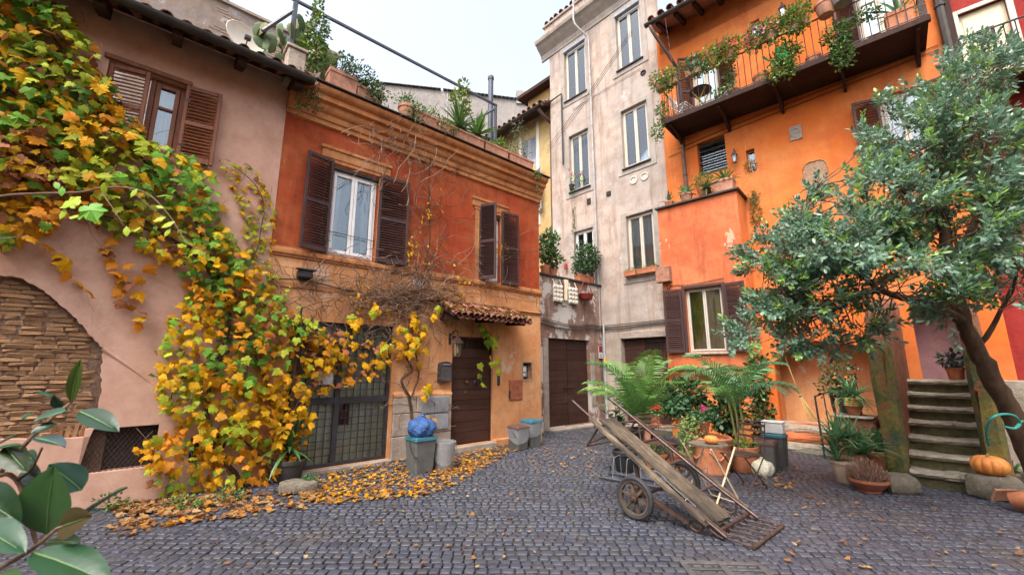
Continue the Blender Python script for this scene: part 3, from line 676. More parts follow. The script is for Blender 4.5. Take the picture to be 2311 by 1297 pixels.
for k, (a, b, c, d) in GW.items():
    t_ = .2; sb = MB()
    for q in ((a - t_, a - .003, c - t_, d + t_ * .6), (b + .003, b + t_, c - t_, d + t_ * .6), (a - .003, b + .003, d + .003, d + t_ * .6), (a - .003, b + .003, c - t_, c - .003)): sb.box(q[0], q[1], -.025, .02, q[2], q[3], .006)
    sb.obj('window_surround', M_surr, grey)
    MB().box(a - .04, b + .04, -.08, .12, c - .045, c + .004, .008).obj('window_sill', M_stone if k in ('w5', 'w6') else M_gut, grey)
    wi = window(grey, a, b, c + .004, d - (.15 if k in ('w1', 'w2') else 0), .10, .05, 2, M_cream if k != 'w6' else M_white, (M_lace, {'w1': 1., 'w2': 1., 'w3': .6, 'w4': .45, 'w5': 1., 'w6': .3}[k]), rails=(.55,) if k == 'w6' else ())
    if k in ('w1', 'w2'): MB().box(a - .03, b + .03, -.06, .1, d - .148, d - .01, .015).obj('roller_blind_box', M_zinc, grey)
gdl = MB().box(gdr[0], gdr[1], .17, .2, gdr[2], gdr[3]).obj('door', M_door, grey)
planks(gdl, 'door_plank', gdr[0] + .02, gdr[0] + .72, gdr[2], gdr[3] - .02, 8, .13, M_door)
mb = MB()
for i in range(7): x_ = gdr[0] + .80 + i * .11; mb.tube([(x_, .14, 1.7), (x_, .14, 2.40)], .009, 4)
mb.box(gdr[0] + .74, gdr[0] + 1.5, .12, .17, 1.64, 1.70).box(gdr[0] + .74, gdr[0] + 1.5, .12, .17, 2.40, 2.46).obj('barred_light', M_iron, gdl)
planks(gdl, 'door_plank', gdr[0] + .74, gdr[1] - .02, gdr[2], 1.62, 5, .13, M_door)
mb = MB()
for q in ((gdr[0] - .24, gdr[0] - .004, 0, gdr[3] + .2), (gdr[0] - .004, gdr[1], gdr[3] + .004, gdr[3] + .2)): mb.box(q[0], q[1], -.05, .02, q[2], q[3], .01)
mb.obj('door_surround', M_stone, grey)
M_pipeg = simple('grey_pipe', (.30, .28, .27), .5, .3); M_pipew = simple('pale_pipe', (.50, .47, .43), .5, .3)
pipe(grey, 'drain_pipe', [(-.02, -.09, 2.6), (-.02, -.09, 13.2)] + smoothpath([(-.02, -.09, 13.3), (-.05, -.14, 13.6), (-.32, -.5, 14.1), (-.34, -.5, 14.7)], 3) + [(-.34, -.52, 15.3)], .036, M_pipeg, clips=[(-.02, -.09, z) for z in (4, 6, 8, 10, 12)])
pipe(grey, 'gas_pipe', [(.10, -.07, .02), (.10, -.07, 3.0)], .03, M_pipew, clips=[(.10, -.07, 1.0), (.10, -.07, 2.2)])
MB().box(.06, .14, -.105, -.035, 1.75, 1.95).obj('yellow_pipe_band', simple('yellow_tape', (.7, .42, .03), .5), grey)
mb = MB()
for k, dz in enumerate((0, -.05, .045)): mb.tube(smoothpath([(.02, -.05, 2.92 + dz), (.7, -.05, 2.90 + dz * 1.5), (1.5, -.05, 2.93 + dz), (2.4, -.05, 2.95 + dz)], 4), .014, 5)
mb.obj('cable_bundle', M_gut, grey)
MB().tube([(-.10, -.03, 11.14), (-.9, -.03, 11.10)], .012, 4).tube([(.0, -.03, 11.16), (1.9, -.03, 11.20)], .012, 4).obj('wall_cable', M_pipew, grey)
for xx in (1.42, 1.80):
    MB().lathe([(.0, 0), (.13, 0), (.13, .03), (.10, .03), (.10, .005), (0, .004)], 16, M=T(xx, 0, 7.48, rx=R_(90))).obj('vent_ring', M_cream, grey)
MB().lathe([(0, 0), (.10, 0), (.10, .02), (.06, .03), (.05, .0), (0, 0)], 14, M=T(1.98, 0, 11.0, rx=R_(90))).obj('wall_flue_shade', M_dark, grey)  # flue hole's shade put into a near-black disc and ring
pipe(grey, 'antenna_pipe', [(-1.95, -.1, 11.9), (-1.35, -.1, 11.95), (-1.35, -.1, 9.4), (-1.35, -.1, 9.0)], .03, M_iron)
MB().box(.40, .56, -.03, 0, 7.25, 7.40).box(-.4, -.25, -.03, 0, 7.2, 7.4).obj('wall_vent_brick', M_dark, grey)
# small red and white notice on the pipe
nt_ = thing('wall_notice', 'small red and white notice plate beside the grey drain pipe', 'sign', PL2.M(2.36, -.06, 1.95))
MB().box(-.09, .09, 0, .01, 0, .38).obj('plate', M_white, nt_); MB().box(-.085, .085, -.004, -.001, .17, .375).obj('red_panel', simple('notice_red', (.45, .03, .06), .5), nt_)
mb = MB(); mb.box(-.05, .05, -.008, -.005, .30, .34).box(-.05, .05, -.008, -.005, .22, .26); 
for k in range(4): mb.box(-.07, .06, -.003, -.001, .03 + k * .03, .042 + k * .03)
mb.obj('notice_lines', M_dark, nt_)
M_step0 = M_stone
# ================= RIGHT: bright orange house =================
right = thing('orange_balcony_house', 'bright orange house with flowered balcony, niche and stepped terrace block', 'house', PR.M())
RE = 5.66
lw = PR.rect(1572, 325, 1642, 378); sw = PR.rect(1683, 340, 1708, 385); n2 = PR.rect(1692, 52, 1719, 88)
d1 = (.74, 1.46, 8.36, 10.62)
_a = PR.sz(1935, 40)[0]; d2 = (_a, _a + .75, 8.36, 10.8)
_b = PR.sz(1985, 250); rw = (_b[0], _b[0] + .75, 6.0, 7.5)
bro = (1.98, 3.95, .42, 2.25)
_k = 9; brop = [(bro[0], bro[2]), (bro[1], bro[2]), (bro[1], 1.75)] + [(lerp(bro[1], bro[0], k / _k), 1.75 + .5 * math.sin(math.pi * k / _k) ** .6) for k in range(1, _k)] + [(bro[0], 1.75)]
alc = PR.rect(2050, 672, 2215, 852); alc = (alc[0], min(alc[1], 5.6), 1.3, alc[3])
wallpoly(rc(-.2, RE, -.05, 12.3), [rc(*lw), rc(*sw), rc(*n2), rc(*d1), rc(*d2), rc(*rw), brop, rc(*alc)], 0, .3).obj('wall', M_right, right)
MB().box(bro[0] - .3, bro[1] + .3, .75, .8, 0, 2.7).obj('niche_wall', M_ochre, right)
MB().box(bro[0] - .05, bro[0] - .0, .3, .75, .3, 2.6).obj('niche_side', M_ochre, right)
MB().box(bro[1], bro[1] + .05, .3, .75, .3, 2.6).obj('niche_side', M_ochre, right)
MB().box(bro[0] - .1, bro[1] + .1, .3, .75, 2.2, 2.3).obj('niche_vault', M_ochre, right)
MB().box(bro[0], bro[1], .0, .75, .2, .415).obj('niche_floor', M_step0, right)
MB().box(alc[0] - .1, alc[1] + .1, .7, .75, 1, 3.6).box(alc[0] - .06, alc[0], .3, .7, 1, 3.5).box(alc[1], alc[1] + .06, .3, .7, 1, 3.5).obj('alcove_wall', M_mauve, right)
MB().box(alc[0], alc[1], .3, .7, 3.3, 3.5).obj('alcove_head', M_mauve, right)
MB().box(RE - .02, RE, .01, 4, -.05, 12.3).obj('end_wall', M_right, right)
# eave: terracotta boards on rafters, gutter, downpipes
gz = PR.sz(1459, 65, -.85)[1]; gx = PR.sz(1462, 70, -.85)[0]
MB().add([(gx, .0, gz + .35), (gx, -.85, gz + .06), (RE + .2, -.85, gz + .06), (RE + .2, 0, gz + .35), (gx, .0, gz + .42), (gx, -.85, gz + .13), (RE + .2, -.85, gz + .13), (RE + .2, 0, gz + .42)], [(0, 3, 2, 1), (4, 5, 6, 7), (0, 1, 5, 4), (1, 2, 6, 5)]).obj('eave_boards', M_terra2, right)
MB().box(gx, RE, 0, .3, 11.2, gz + .35).obj('wall_head', M_right, right)
x = gx + .28
while x < RE:
    MB().profile([(.0, gz + .18), (.0, gz + .345), (-.80, gz + .07), (-.80, gz - .04)], x - .05, x + .05).obj('rafter', M_soffit, right); x += .52
gutter(right, gx - .05, RE + .2, -.92, gz + .06, .085, M_gut)
tilecover(right, 'roof_tile', gx, RE, -.94, .1, gz + .12, gz + .45, 20, .1, M_tile, 8)
pipe(right, 'downpipe', smoothpath([(gx + .10, -.90, gz), (gx + .16, -.86, gz - .25), (gx + .42, -.35, gz - .95), (gx + .48, -.12, gz - 1.2), (gx + .48, -.12, gz - 1.6)], 4) + [(gx + .48, -.12, 6.0)], .05, M_copper, clips=[(gx + .48, -.12, z) for z in (7, 9, 10.2)])
pipe(right, 'downpipe', [(RE + .06, -.12, 12), (RE + .06, -.12, 6.0)], .07, M_gut, clips=[(RE + .06, -.12, z) for z in (7, 9)])
# windows
window(right, *d1, .12, .06, 2, M_cream, (M_lace, .8), rails=(.3,)); window(right, *d2, .12, .06, 2, M_cream, (M_lace, 1.), rails=(.3, .66))
shutter(right, d1[0], 8.4, 10.6, .36, -1, 40, M_shut, pitch=.055); shutter(right, d1[1], 8.4, 10.6, .40, 1, 14, M_shut, pitch=.055)
shutter(right, d2[0], 8.4, 10.8, .42, -1, 12, M_shut, pitch=.055)
window(right, *rw, .12, .06, 2, M_cream, (M_lace, 1.))
shutter(right, rw[0], 6.02, 7.48, .46, -1, 14, M_shut, pitch=.06)
shutter(right, rw[1], 6.02, 7.48, .46, 1, 10, M_shut, pitch=.06)
for (a, b, c, d), nm in ((lw, 'louvre'), (sw, 'small'), (n2, 'tiny')):
    wb = MB().box(a, b, .26, .3, c, d).obj('window_back', M_dark, right)  # near-black sheet carries the shade of the unlit interior
    if nm == 'louvre':
        for k in range(6): MB().box(a + .02, b - .02, .08, .16, lerp(c, d, (k + .4) / 6) - .012, lerp(c, d, (k + .4) / 6) + .012).obj('louvre_bar', M_iron, wb)
        MB().box(a, b, .2, .205, c, d).obj('pane', M_glass, wb); MB().box(a, b, .0, .1, c - .04, c + .0).obj('window_sill', M_terra2, wb)
    elif nm == 'small':
        mb = MB()
        for q in ((a, a + .03, c, d), (b - .03, b, c, d), (a + .03, b - .03, d - .03, d), (a + .03, b - .03, c, c + .03)): mb.box(q[0], q[1], .14, .18, q[2], q[3])
        mb.obj('window_frame', M_cream, wb); MB().box(a, b, .16, .165, c, d).obj('pane', M_glass, wb)
    else: MB().box(a, b, .10, .105, c, d).obj('pane', M_glass, wb)
# plaques
pq = PR.rect(1780, 290, 1812, 312)
p_ = MB().box(pq[0], pq[1], -.03, 0, pq[2], pq[3], .006).obj('relief_plaque', M_stone, right); a, b, c, d = pq; cx_, cz_ = (a + b) / 2, (c + d) / 2
MB().tube([(cx_ + .4 * (b - a) * math.cos(q), -.032, cz_ + .3 * (d - c) * math.sin(q)) for q in [2 * math.pi * k / 16 for k in range(17)]], .012, 5).box(a + .03, b - .03, -.035, -.03, c + .02, c + .035).box(a + .03, b - .03, -.035, -.03, d - .035, d - .02).box(cx_ - .06, cx_ + .06, -.04, -.03, cz_ - .02, cz_ + .02, .004).obj('relief', M_stone, p_)
a, b, c, d = PR.rect(1810, 372, 1876, 432)
d += .0; ol = [(a, c - .1), (b, c - .1), (b, d - .15), (b - .05, d - .04), (b - .13, d + .0), (a + .13, d), (a + .05, d - .04), (a, d - .15)]
MB().prism(ol, -.025, 0).obj('bare_stone_patch', plaster('bare_stone', (.50, .30, .18), (.58, .38, .25), (.36, .2, .12), (.62, .48, .36), .2, .2, scale=3, bmp=.8), right)
MB().tube([(x, -.03, z) for x, z in ol[::-1][:-1] + [ol[0]]], .018, 5).obj('patch_rim', M_trim, right)
lc = []
for k in range(2):
    lc.append(MB().tube(smoothpath([(-.1 + k * .3, -.02, 7.75 + .15 * k), (1.5, -.03, 7.9 + .12 * k), (3.5, -.03, 8.0 + .12 * k), (5.6, -.02, 8.12 + .1 * k)], 4), .008, 4).obj('wall_cable', M_dark, right))
# projecting terrace block
bt = 5.90; b0, b1 = -.22, 1.76; bw = (.34, 1.22, 2.02, 3.62)
wallpoly(rc(b0, b1, -.05, bt), [rc(*bw)], -.8, .2).obj('block_wall', M_block, right)
MB().box(b1 - .02, b1, -.797, 0, -.05, bt - .002).obj('block_side', M_right, right)
MB().box(b0 - .05, b1 + .07, -.88, .0, bt + .002, bt + .06, .012).obj('block_coping', M_gut, right)
window(right, bw[0], bw[1], bw[2], bw[3], -.70, .04, 2, M_cream, (simple('olive_curtain', (.34, .29, .07), .9, .2), 1.), mull=.035)
mb = MB()
for q in ((bw[0] - .07, bw[0] - .003, bw[2], bw[3] + .07), (bw[1] + .003, bw[1] + .07, bw[2], bw[3] + .07), (bw[0] - .003, bw[1] + .003, bw[3] + .003, bw[3] + .07)): mb.box(q[0], q[1], -.84, -.78, q[2], q[3], .006)
mb.obj('window_frame', M_shut, right); MB().box(bw[0] - .1, bw[1] + .1, -.86, -.75, bw[2] - .05, bw[2] - .003, .01).obj('window_sill', M_stone, right)
shutter(right, bw[0] - .07, 2.02, 3.64, .46, -1, 6, M_shut, y=-.842, pitch=.05); shutter(right, bw[1] + .07, 2.02, 3.64, .46, 1, 10, M_shut, y=-.842, pitch=.05)
MB().box(-.32, .05, -.98, -.80, 3.86, 4.28, .01).obj('junction_box', M_terra2, right)
MB().tube(smoothpath([(-.1, -.86, 3.86), (-.05, -.83, 3.5), (.0, -.82, 3.75), (.5, -.82, 3.72), (1.3, -.82, 3.78)], 5), .008, 4).obj('wall_cable', M_dark, right)
MB().tube([(-.5, -.92, 1.62), (.6, -.93, 1.60), (1.75, -.92, 1.64)], [.05, .06, .05], 8).obj('log_shelf', M_bark, right, True)
MB().box(b0, b1 + .03, -.83, -.8, -.05, .95, .01).obj('block_dado', M_right, right)
# balcony
bal = thing('balcony', 'long balcony slab on iron brackets with railing on orange house', 'balcony', PR.M())
bz = 8.30; bx0, bx1 = .22, 5.42
MB().box(bx0, bx1, -1.0, .0, bz - .06, bz, .01).obj('slab', M_stone, bal)
MB().box(bx0 - .03, bx1 + .03, -1.06, -.96, bz - .10, bz + .03, .01).box(bx0 - .03, bx0 + .05, -.955, 0, bz - .10, bz + .03, .01).obj('slab_edge', M_soffit, bal)
MB().box(bx0 + .05, bx1, -.95, .0, bz - .085, bz - .063).obj('slab_underside', M_soffit, bal)
for k in range(5):
    x = lerp(bx0 + .15, bx1 - .15, k / 4)
    MB().profile([(0, bz - .42), (0, bz - .09), (-.96, bz - .09), (-.96, bz - .16), (-.5, bz - .19), (-.12, bz - .40)], x - .03, x + .03).obj('bracket', M_soffit, bal)
br_ = MB().tube([(0, 0, 0), (0, 0, 1.0)], .009, 5).mesh('rail_bar', M_iron)
k = int((bx1 - bx0) / .135)
for i in range(k + 1): link('rail_bar', br_, bal, T(lerp(bx0, bx1, i / k), -1.0, bz))
for i in range(1, 7): link('rail_bar', br_, bal, T(bx0, -1.0 + i * .15, bz)); link('rail_bar', br_, bal, T(bx1, -1.0 + i * .15, bz))
MB().box(bx0 - .015, bx1 + .015, -1.02, -.98, bz + 1.0, bz + 1.02).box(bx0 - .015, bx0 + .015, -.98, 0, bz + 1.0, bz + 1.02).box(bx1 - .015, bx1 + .015, -.98, 0, bz + 1.0, bz + 1.02).obj('top_rail', M_iron, bal)
MB().box(bx0 - .01, bx1 + .01, -1.01, -.99, bz + .08, bz + .095).obj('bottom_rail', M_iron, bal)
# ================= RED HOUSE =================
red = thing('red_house', 'dark red house with cream upper door beside the orange house', 'house', PR.M())
rd = (5.98, 6.62, 7.0, 8.85)
wallpoly(rc(RE + .02, 9.5, -.05, 13), [rc(*rd)], .22, .15).obj('wall', M_red, red)
mb = MB()
for q in ((rd[0] - .09, rd[0], rd[2], rd[3] + .09), (rd[1], rd[1] + .09, rd[2], rd[3] + .09), (rd[0], rd[1], rd[3], rd[3] + .09)): mb.box(q[0], q[1], .19, .26, q[2], q[3], .006)
mb.obj('door_frame', M_cream, red)
rdo = MB().box(rd[0], rd[1], .30, .35, rd[2], rd[3]).box(rd[0] + .05, rd[1] - .05, .285, .30, rd[2] + .08, rd[3] - .08, .004).obj('door', simple('cream_door', (.66, .56, .38), .5, .08), red)
_x = (rd[0] + rd[1]) / 2
pf = MB().box(_x - .12, _x + .12, .265, .285, 8.05, 8.38, .004).obj('picture', M_dark, rdo); MB().box(_x - .09, _x + .09, .258, .265, 8.09, 8.34).obj('picture_print', simple('print', (.35, .28, .18), .6, .6, scale=30), pf)
MB().box(5.75, 9, -.6, .22, 6.85, 6.95).obj('landing', M_soffit, red)
mb = MB()
for i in range(22): mb.tube([(5.8 + i * .14, -.57, 6.95), (5.8 + i * .14, -.57, 7.85)], .009, 4)
mb.box(5.78, 8.9, -.59, -.55, 7.85, 7.87).obj('landing_rail', M_iron, red)
MB().box(RE + .06, RE + .22, -.05, .2, 5.4, 13).obj('corner_strip', M_soffit, red)  # dark upright strip along the house corner
pipe(red, 'black_pipe', [(6.75, .1, .0), (6.72, .1, 1.9), (6.55, .1, 2.5), (6.2, .12, 2.75)], .07, M_iron)
MB().box(6.3, 6.4, .14, .22, 1.75, 1.95, .01).obj('switch_box', M_cream, red)
# ================= STAIRCASE =================
PS = Plane(gp(2058, 1093), math.pi - R_(43))
m, nt, p, out = _new('mossy_render'); co = node(nt, 'ShaderNodeTexCoord').outputs['Object']; n1 = noise(nt, co, 2.2, 7, .68); n2_ = noise(nt, co, 5.5, 7, .7, off=4); n3 = noise(nt, co, 24, 6, .7)
c = mix(nt, ramp(nt, n1, .42, .56), (.055, .085, .028), (.20, .15, .03)); c = mix(nt, ramp(nt, n2_, .52, .60, 0, .85), c, (.27, .085, .04)); c = mix(nt, ramp(nt, noise(nt, co, 3.1, 7, .7, off=9), .56, .62, 0, .8), c, (.10, .095, .08)); c = mix(nt, ramp(nt, n3, .45, .7, 0, .6), c, (.022, .032, .012))
nt.links.new(c, p.inputs['Base Color']); p.inputs['Roughness'].default_value = .95; bump(nt, p, n3, .9, .03); M_moss = m
M_pier = plaster('worn_red_render', (.40, .15, .09), (.48, .22, .13), (.20, .10, .06), (.34, .30, .14), .6, .2, scale=1.5, seed=44, bmp=.8)
M_step = plaster('worn_step_stone', (.50, .44, .34), (.60, .54, .44), (.20, .17, .11), (.68, .62, .52), .45, .1, scale=3, seed=33, bmp=.9)
M_riser = plaster('mossy_riser', (.27, .23, .14), (.20, .18, .09), (.08, .085, .04), None, .4, 0, scale=4, seed=35, bmp=.8)
st = thing('stone_staircase', 'worn stone staircase climbing between two mossy curved parapets', 'staircase', PS.M())
SWD = .72; NS = 7; RI, TR = .208, .285
def slab(x0, x1, y0, y1, z0, z1, seed, n=9):
    rr = random.Random(seed); mb = MB()
    pf = [(y0 + .02, z0), (y0, z0 + .03), (y0 - .008, (z0 + z1) / 2), (y0 + .004, z1 - .025), (y0 + .03, z1 - .004), (y0 + .1, z1), (y1, z1), (y1, z0)]
    vs = []
    for i in range(n + 1):
        sag = -.018 * math.sin(math.pi * i / n)
        for j, (y, z) in enumerate(pf): vs.append((lerp(x0, x1, i / n) + (rr.uniform(-.01, .01) if 0 < i < n else 0), y + (rr.uniform(-.014, .014) if j < 5 else 0), z + (sag + rr.uniform(-.006, .006) if j > 2 and j < 7 else 0)))
    m = len(pf); fs = [(i * m + j, i * m + (j + 1) % m, (i + 1) * m + (j + 1) % m, (i + 1) * m + j) for i in range(n) for j in range(m)] + [tuple(range(m))[::-1], tuple(n * m + j for j in range(m))]
    return mb.add(vs, fs)
for k in range(NS):
    y = k * TR; z = k * RI; th = .085
    MB().box(0.0, SWD + .05, y + .085, y + TR + .12, z - .05, z + RI - th + .004).obj('riser', M_riser, st)
    cut = [0, SWD + .05] if k not in (0, 3) else [0, .50, SWD + .05]
    for i in range(len(cut) - 1): slab(cut[i] + (.006 if i else 0), cut[i + 1], y + (.02 if i else 0), y + TR + .08, z + RI - th, z + RI, k * 3 + i).obj('step', M_step, st)
MB().box(-.35, SWD + 1.0, NS * TR, NS * TR + 1.2, 0, NS * RI - .02).obj('landing', M_step, st)
text('scratched_letters', 'GIACMO', .06, M_riser, st, T(.46, 2 * TR - .016, 2 * RI + .10, rx=R_(90)))
def parapet(x0, x1, y0, y1, za, zb, name, seed, lean=0., mt=None):
    rr = random.Random(seed); n = 16; m = 12; vs = []
    for i in range(n + 1):
        t = i / n; yy = lerp(y0, y1, t ** 1.5); e = min(1, (t ** 1.5 * (y1 - y0)) / .16); wv = (1 - (1 - e) ** 2) ** .5 if e < 1 else 1
        wv = max(wv, .62); h = lerp(za, zb, t) * (.93 + .07 * wv); cx = (x0 + x1) / 2; hw = (x1 - x0) / 2 * wv
        pr = [(-1.04, 0), (-1.03, .35), (-1.0, .7)] + [(-math.cos(q), .91 + .09 * math.sin(q)) for q in [math.pi * j / 6 for j in range(7)]] + [(1.0, .7), (1.06, 0)]
        for (a, b) in pr: vs.append((cx + a * hw + lean * b + rr.uniform(-.022, .022), yy + rr.uniform(-.02, .02), -.05 + b * (h + .05)))
    m = len(pr); fs = [(i * m + j, (i + 1) * m + j, (i + 1) * m + j + 1, i * m + j + 1) for i in range(n) for j in range(m - 1)] + [tuple(range(m)), tuple(n * m + j for j in range(m))[::-1]]
    return MB().add(vs, fs).obj(name, mt or M_moss, st, True)
parapet(-.25, -.02, -.10, .75, 2.05, 2.12, 'parapet', 1); parapet(-.28, -.0, .3, 2.7, 2.62, 3.1, 'parapet_wall', 5, mt=M_pier)
parapet(SWD + .055, SWD + .28, .22, .9, 1.98, 2.05, 'parapet', 2); parapet(SWD + .06, SWD + .27, .7, 2.7, 2.5, 2.9, 'parapet_wall', 6, mt=M_pier)
MB().box(-.9, -.36, .5, 1.0, -.05, .82, .02).obj('side_pier', M_pier, st); MB().box(-.94, -.37, .46, 1.04, .823, .86, .012).obj('pier_cap', M_step, st)
# steps up to the broom niche
ns = thing('niche_steps', 'three low stone steps below the arched niche with the broom', 'steps', PR.M())
for k in range(3): slab(1.95 + .0 * k, 3.4 - .12 * k, -1.15 + .36 * k, .28, -.02 + .15 * k if k else -.05, .15 * (k + 1) - (.0 if k < 2 else .02), 40 + k).obj('step', [M_step, M_block, M_step][k], ns)
# ================= BEHIND: yellow house, far gable, brick block =================
yel = thing('yellow_house', 'narrow yellow house with grey shutters and dark eave behind the cornice', 'house', PG.M(0, .3, 0))
yw = (-3.93, -3.05, 9.80, 11.15); yw2 = (-3.86, -2.98, 7.7, 9.3)
wallpoly(rc(-7.5, GL - .02, 0, 11.9), [rc(*yw2), rc(*yw)], 0, .15).obj('wall', M_yel, yel)
M_gsh = simple('grey_shutter', (.30, .31, .34), .5, .15)
for a, b in ((yw[0], (yw[0] + yw[1]) / 2 - .01), ((yw[0] + yw[1]) / 2 + .01, yw[1])):
    sh_ = MB().box(a, a + .06, .02, .06, yw[2], yw[3]).box(b - .06, b, .02, .06, yw[2], yw[3]).box(a + .06, b - .06, .02, .06, yw[3] - .07, yw[3]).box(a + .06, b - .06, .02, .06, yw[2], yw[2] + .32).box(a, b, .07, .1, yw[2], yw[3]).obj('shutter', M_gsh, yel)
    for k in range(14): MB().box(a + .06, b - .06, .03, .05, yw[2] + .34 + k * .066, yw[2] + .38 + k * .066).obj('slat', M_gsh, sh_)
window(yel, *yw2, .1, .05, 2, M_gsh); shutter(yel, yw2[1], 7.7, 9.5, .45, 1, 30, M_gsh, pitch=.07)
sb = MB()
for q in ((yw[0] - .16, yw[0] - .004), (yw[1] + .004, yw[1] + .16)): sb.box(q[0], q[1], -.03, .02, 7.2, 11.7)
sb.obj('window_surround', M_curt, yel)
MB().add([(-7.5, 0, 11.95), (GL - .02, 0, 11.95), (GL - .02, -.7, 11.65), (-7.5, -.7, 11.65), (-7.5, 0, 12.08), (GL - .02, 0, 12.08), (GL - .02, -.7, 11.78), (-7.5, -.7, 11.78)], [(0, 3, 2, 1), (4, 5, 6, 7), (1, 2, 6, 5), (2, 3, 7, 6)]).obj('eave', M_soffit, yel)
gutter(yel, -7.5, GL - .05, -.75, 11.72, .09, M_gut)
tilecover(yel, 'roof_tile', -7.4, GL - .05, -.7, 1.0, 11.8, 12.5, 18, .1, M_tile, 12)
pipe(yel, 'downpipe', smoothpath([(GL - .25, -.74, 11.6), (GL - .2, -.5, 11.4), (GL - .15, -.1, 11.2)], 3) + [(GL - .15, -.1, 7.0), (GL - .35, -.12, 6.4), (GL - .35, -.12, 4.3)], .07, M_copper)
dm = MB().box(-4.5, -2.4, 1.0, 3.5, 12.3, 13.9).obj('dormer', M_yel, yel)
MB().box(-4.1, -3.2, .93, 1.0, 12.55, 13.4).obj('dormer_window', M_gsh, dm); MB().box(-3.95, -3.35, .91, .93, 12.65, 13.3).obj('pane', M_glass, dm)
MB().box(-4.8, -2.2, .55, 3.6, 13.9, 14.05).obj('dormer_roof', M_soffit, dm)
PF = Plane((-4, 24), R_(86))
far = thing('gable_house', 'grey plastered gable wall with tiled ridge behind the roof terrace', 'house', PF.M())
def fz(px, py): return PF.sz(px, py)
gpts = [fz(812, 225), fz(842, 188), fz(1000, 205), fz(1180, 228), fz(1240, 236), (fz(1240, 236)[0], 4), (fz(812, 225)[0], 4)]
wallpoly(gpts[::-1], (), 0, .1).obj('wall', M_far, far)
mb = MB(); 
for a, b in zip(gpts[1:4], gpts[2:5]):
    ang = math.atan2(b[1] - a[1], b[0] - a[0]); L_ = math.hypot(b[0] - a[0], b[1] - a[1]); tm_ = MB().box(-.13, .13, -.18, .3, 0, .07, .02).mesh('ridge_tile', M_gut)
    for k in range(int(L_ / .27)): link('ridge_tile', tm_, far, T(a[0] + (k + .5) * .27 * math.cos(ang), 0, a[1] + (k + .5) * .27 * math.sin(ang) + .004, ry=-ang + random.uniform(-.04, .04)))
MB().box(fz(1165, 230)[0], fz(1195, 230)[0], -.1, .5, fz(1165, 232)[1] - .1, fz(1180, 207)[1]).obj('chimney', M_far, far)
for px in (1010, 1045): MB().tube([(fz(px, 300)[0], -.04, 4), (fz(px, 210)[0], -.04, fz(px, 212)[1])], .03, 5).obj('drain_pipe', M_pipew, far)
PB = Plane(PL.w(-4.6, 5.5, 0), _aL)
blk = thing('brick_block', 'old brick and plaster building rising behind the pink roof', 'building', PB.M())
bz1 = PB.sz(590, 48)[1]
M_brw = plaster('brick_and_plaster', (.38, .33, .31), (.40, .30, .22), (.24, .18, .15), (.50, .46, .44), .4, .3, scale=1.5, seed=41, bmp=.8)
a0, a1 = -12., PB.sz(762, 140)[0]
wallpoly(rc(a0, a1, 3, bz1), (), 0, .1).obj('wall', M_brw, blk)
MB().box(a1 - .02, a1, .004, 4, 3, bz1).obj('side_wall', M_brw, blk)
MB().box(a0, a1 + .05, -.08, 4, bz1 + .003, bz1 + .1, .01).obj('parapet_cap', M_stone, blk)
bmesh_ = MB().box(-.13, .13, -.012, .0, -.03, .03, .004).mesh('brick', simple('pale_old_brick', (.26, .185, .14), .9, .4, scale=8))
zz = bz1 - .2; nb = 0
while zz > bz1 - 1.9 and nb < 290:
    x = PB.sz(480, 60)[0] + random.uniform(0, .2)
    while x < a1 - .2:
        if random.random() < .62 and nb < 290: link('brick', bmesh_, blk, T(x, 0, zz)); nb += 1
        x += .29
    zz -= .085
MB().box(PB.sz(460, 10)[0], PB.sz(515, 10)[0], -.1, .5, bz1 + .1, bz1 + .8).obj('roof_cabinet', simple('blue_grey_panel', (.08, .10, .16), .5), blk)
dsh = thing('satellite_dish', 'cream satellite dish behind the pink roof beside the cactus', 'satellite dish', PL.M(*PL.sz(548, 100, 2.0)[:1], 2.0, PL.sz(548, 100, 2.0)[1]))
dm_ = T(0, 0, 0, rx=R_(75), rz=R_(20))
MB().lathe([(0, .06), (.12, .065), (.25, .09), (.36, .13), (.40, .16), (.41, .155), (.36, .115), (.25, .075), (.12, .05), (0, .045)], 28, M=dm_).obj('reflector', M_cream, dsh, True)
MB().tube([(0, .1, -.1), (0, .15, -1.0)], .025, 6).obj('mast', M_zinc, dsh); MB().tube([(.02, -.02, -.36), (.03, -.5, -.18)], .012, 5).box(-.03, .08, -.56, -.46, -.22, -.14, .01).obj('feed_arm', M_iron, dsh)

# ================= unseen rest of the court, added for contrast and reflections =================
def plainhouse(name, label, pl, x0, x1, h, mat, cols, rows):
    t = thing(name, label, 'house', pl.M()); hs_ = []
    for i in range(cols):
        for j in range(rows): x = lerp(x0, x1, (i + .5) / cols); z = 1.2 + j * 3.3; hs_.append((x - .45, x + .45, z, z + 1.6))
    wallpoly(rc(x0, x1, -.05, h), [rc(*q) for q in hs_], 0, .2).obj('wall', mat, t)
    for q in hs_: window(t, *q, .1, .05, 2, M_cream, (M_lace, .6)); MB().box(q[0] - .06, q[1] + .06, -.06, .1, q[2] - .05, q[2] - .003).obj('window_sill', M_stone, t)
    MB().profile([(.02, h - .3), (-.06, h - .28), (-.1, h - .1), (-.25, h - .05), (-.25, h + .02), (.02, h + .02)], x0, x1).obj('cornice', M_surr, t); return t
plainhouse('ochre_house', 'ochre house continuing the row beyond the red house', PR, 9.52, 19, 13.5, M_yel, 4, 2)
plainhouse('court_house', 'unseen orange house closing the open side of the court', Plane((9, -7.5), -math.pi / 2), 0, 22, 8.5, M_ochre, 7, 2)
plainhouse('rose_house', 'unseen rose house next to the pink house toward the court entrance', PL, -18, -9.62, 7, M_pink, 3, 2)

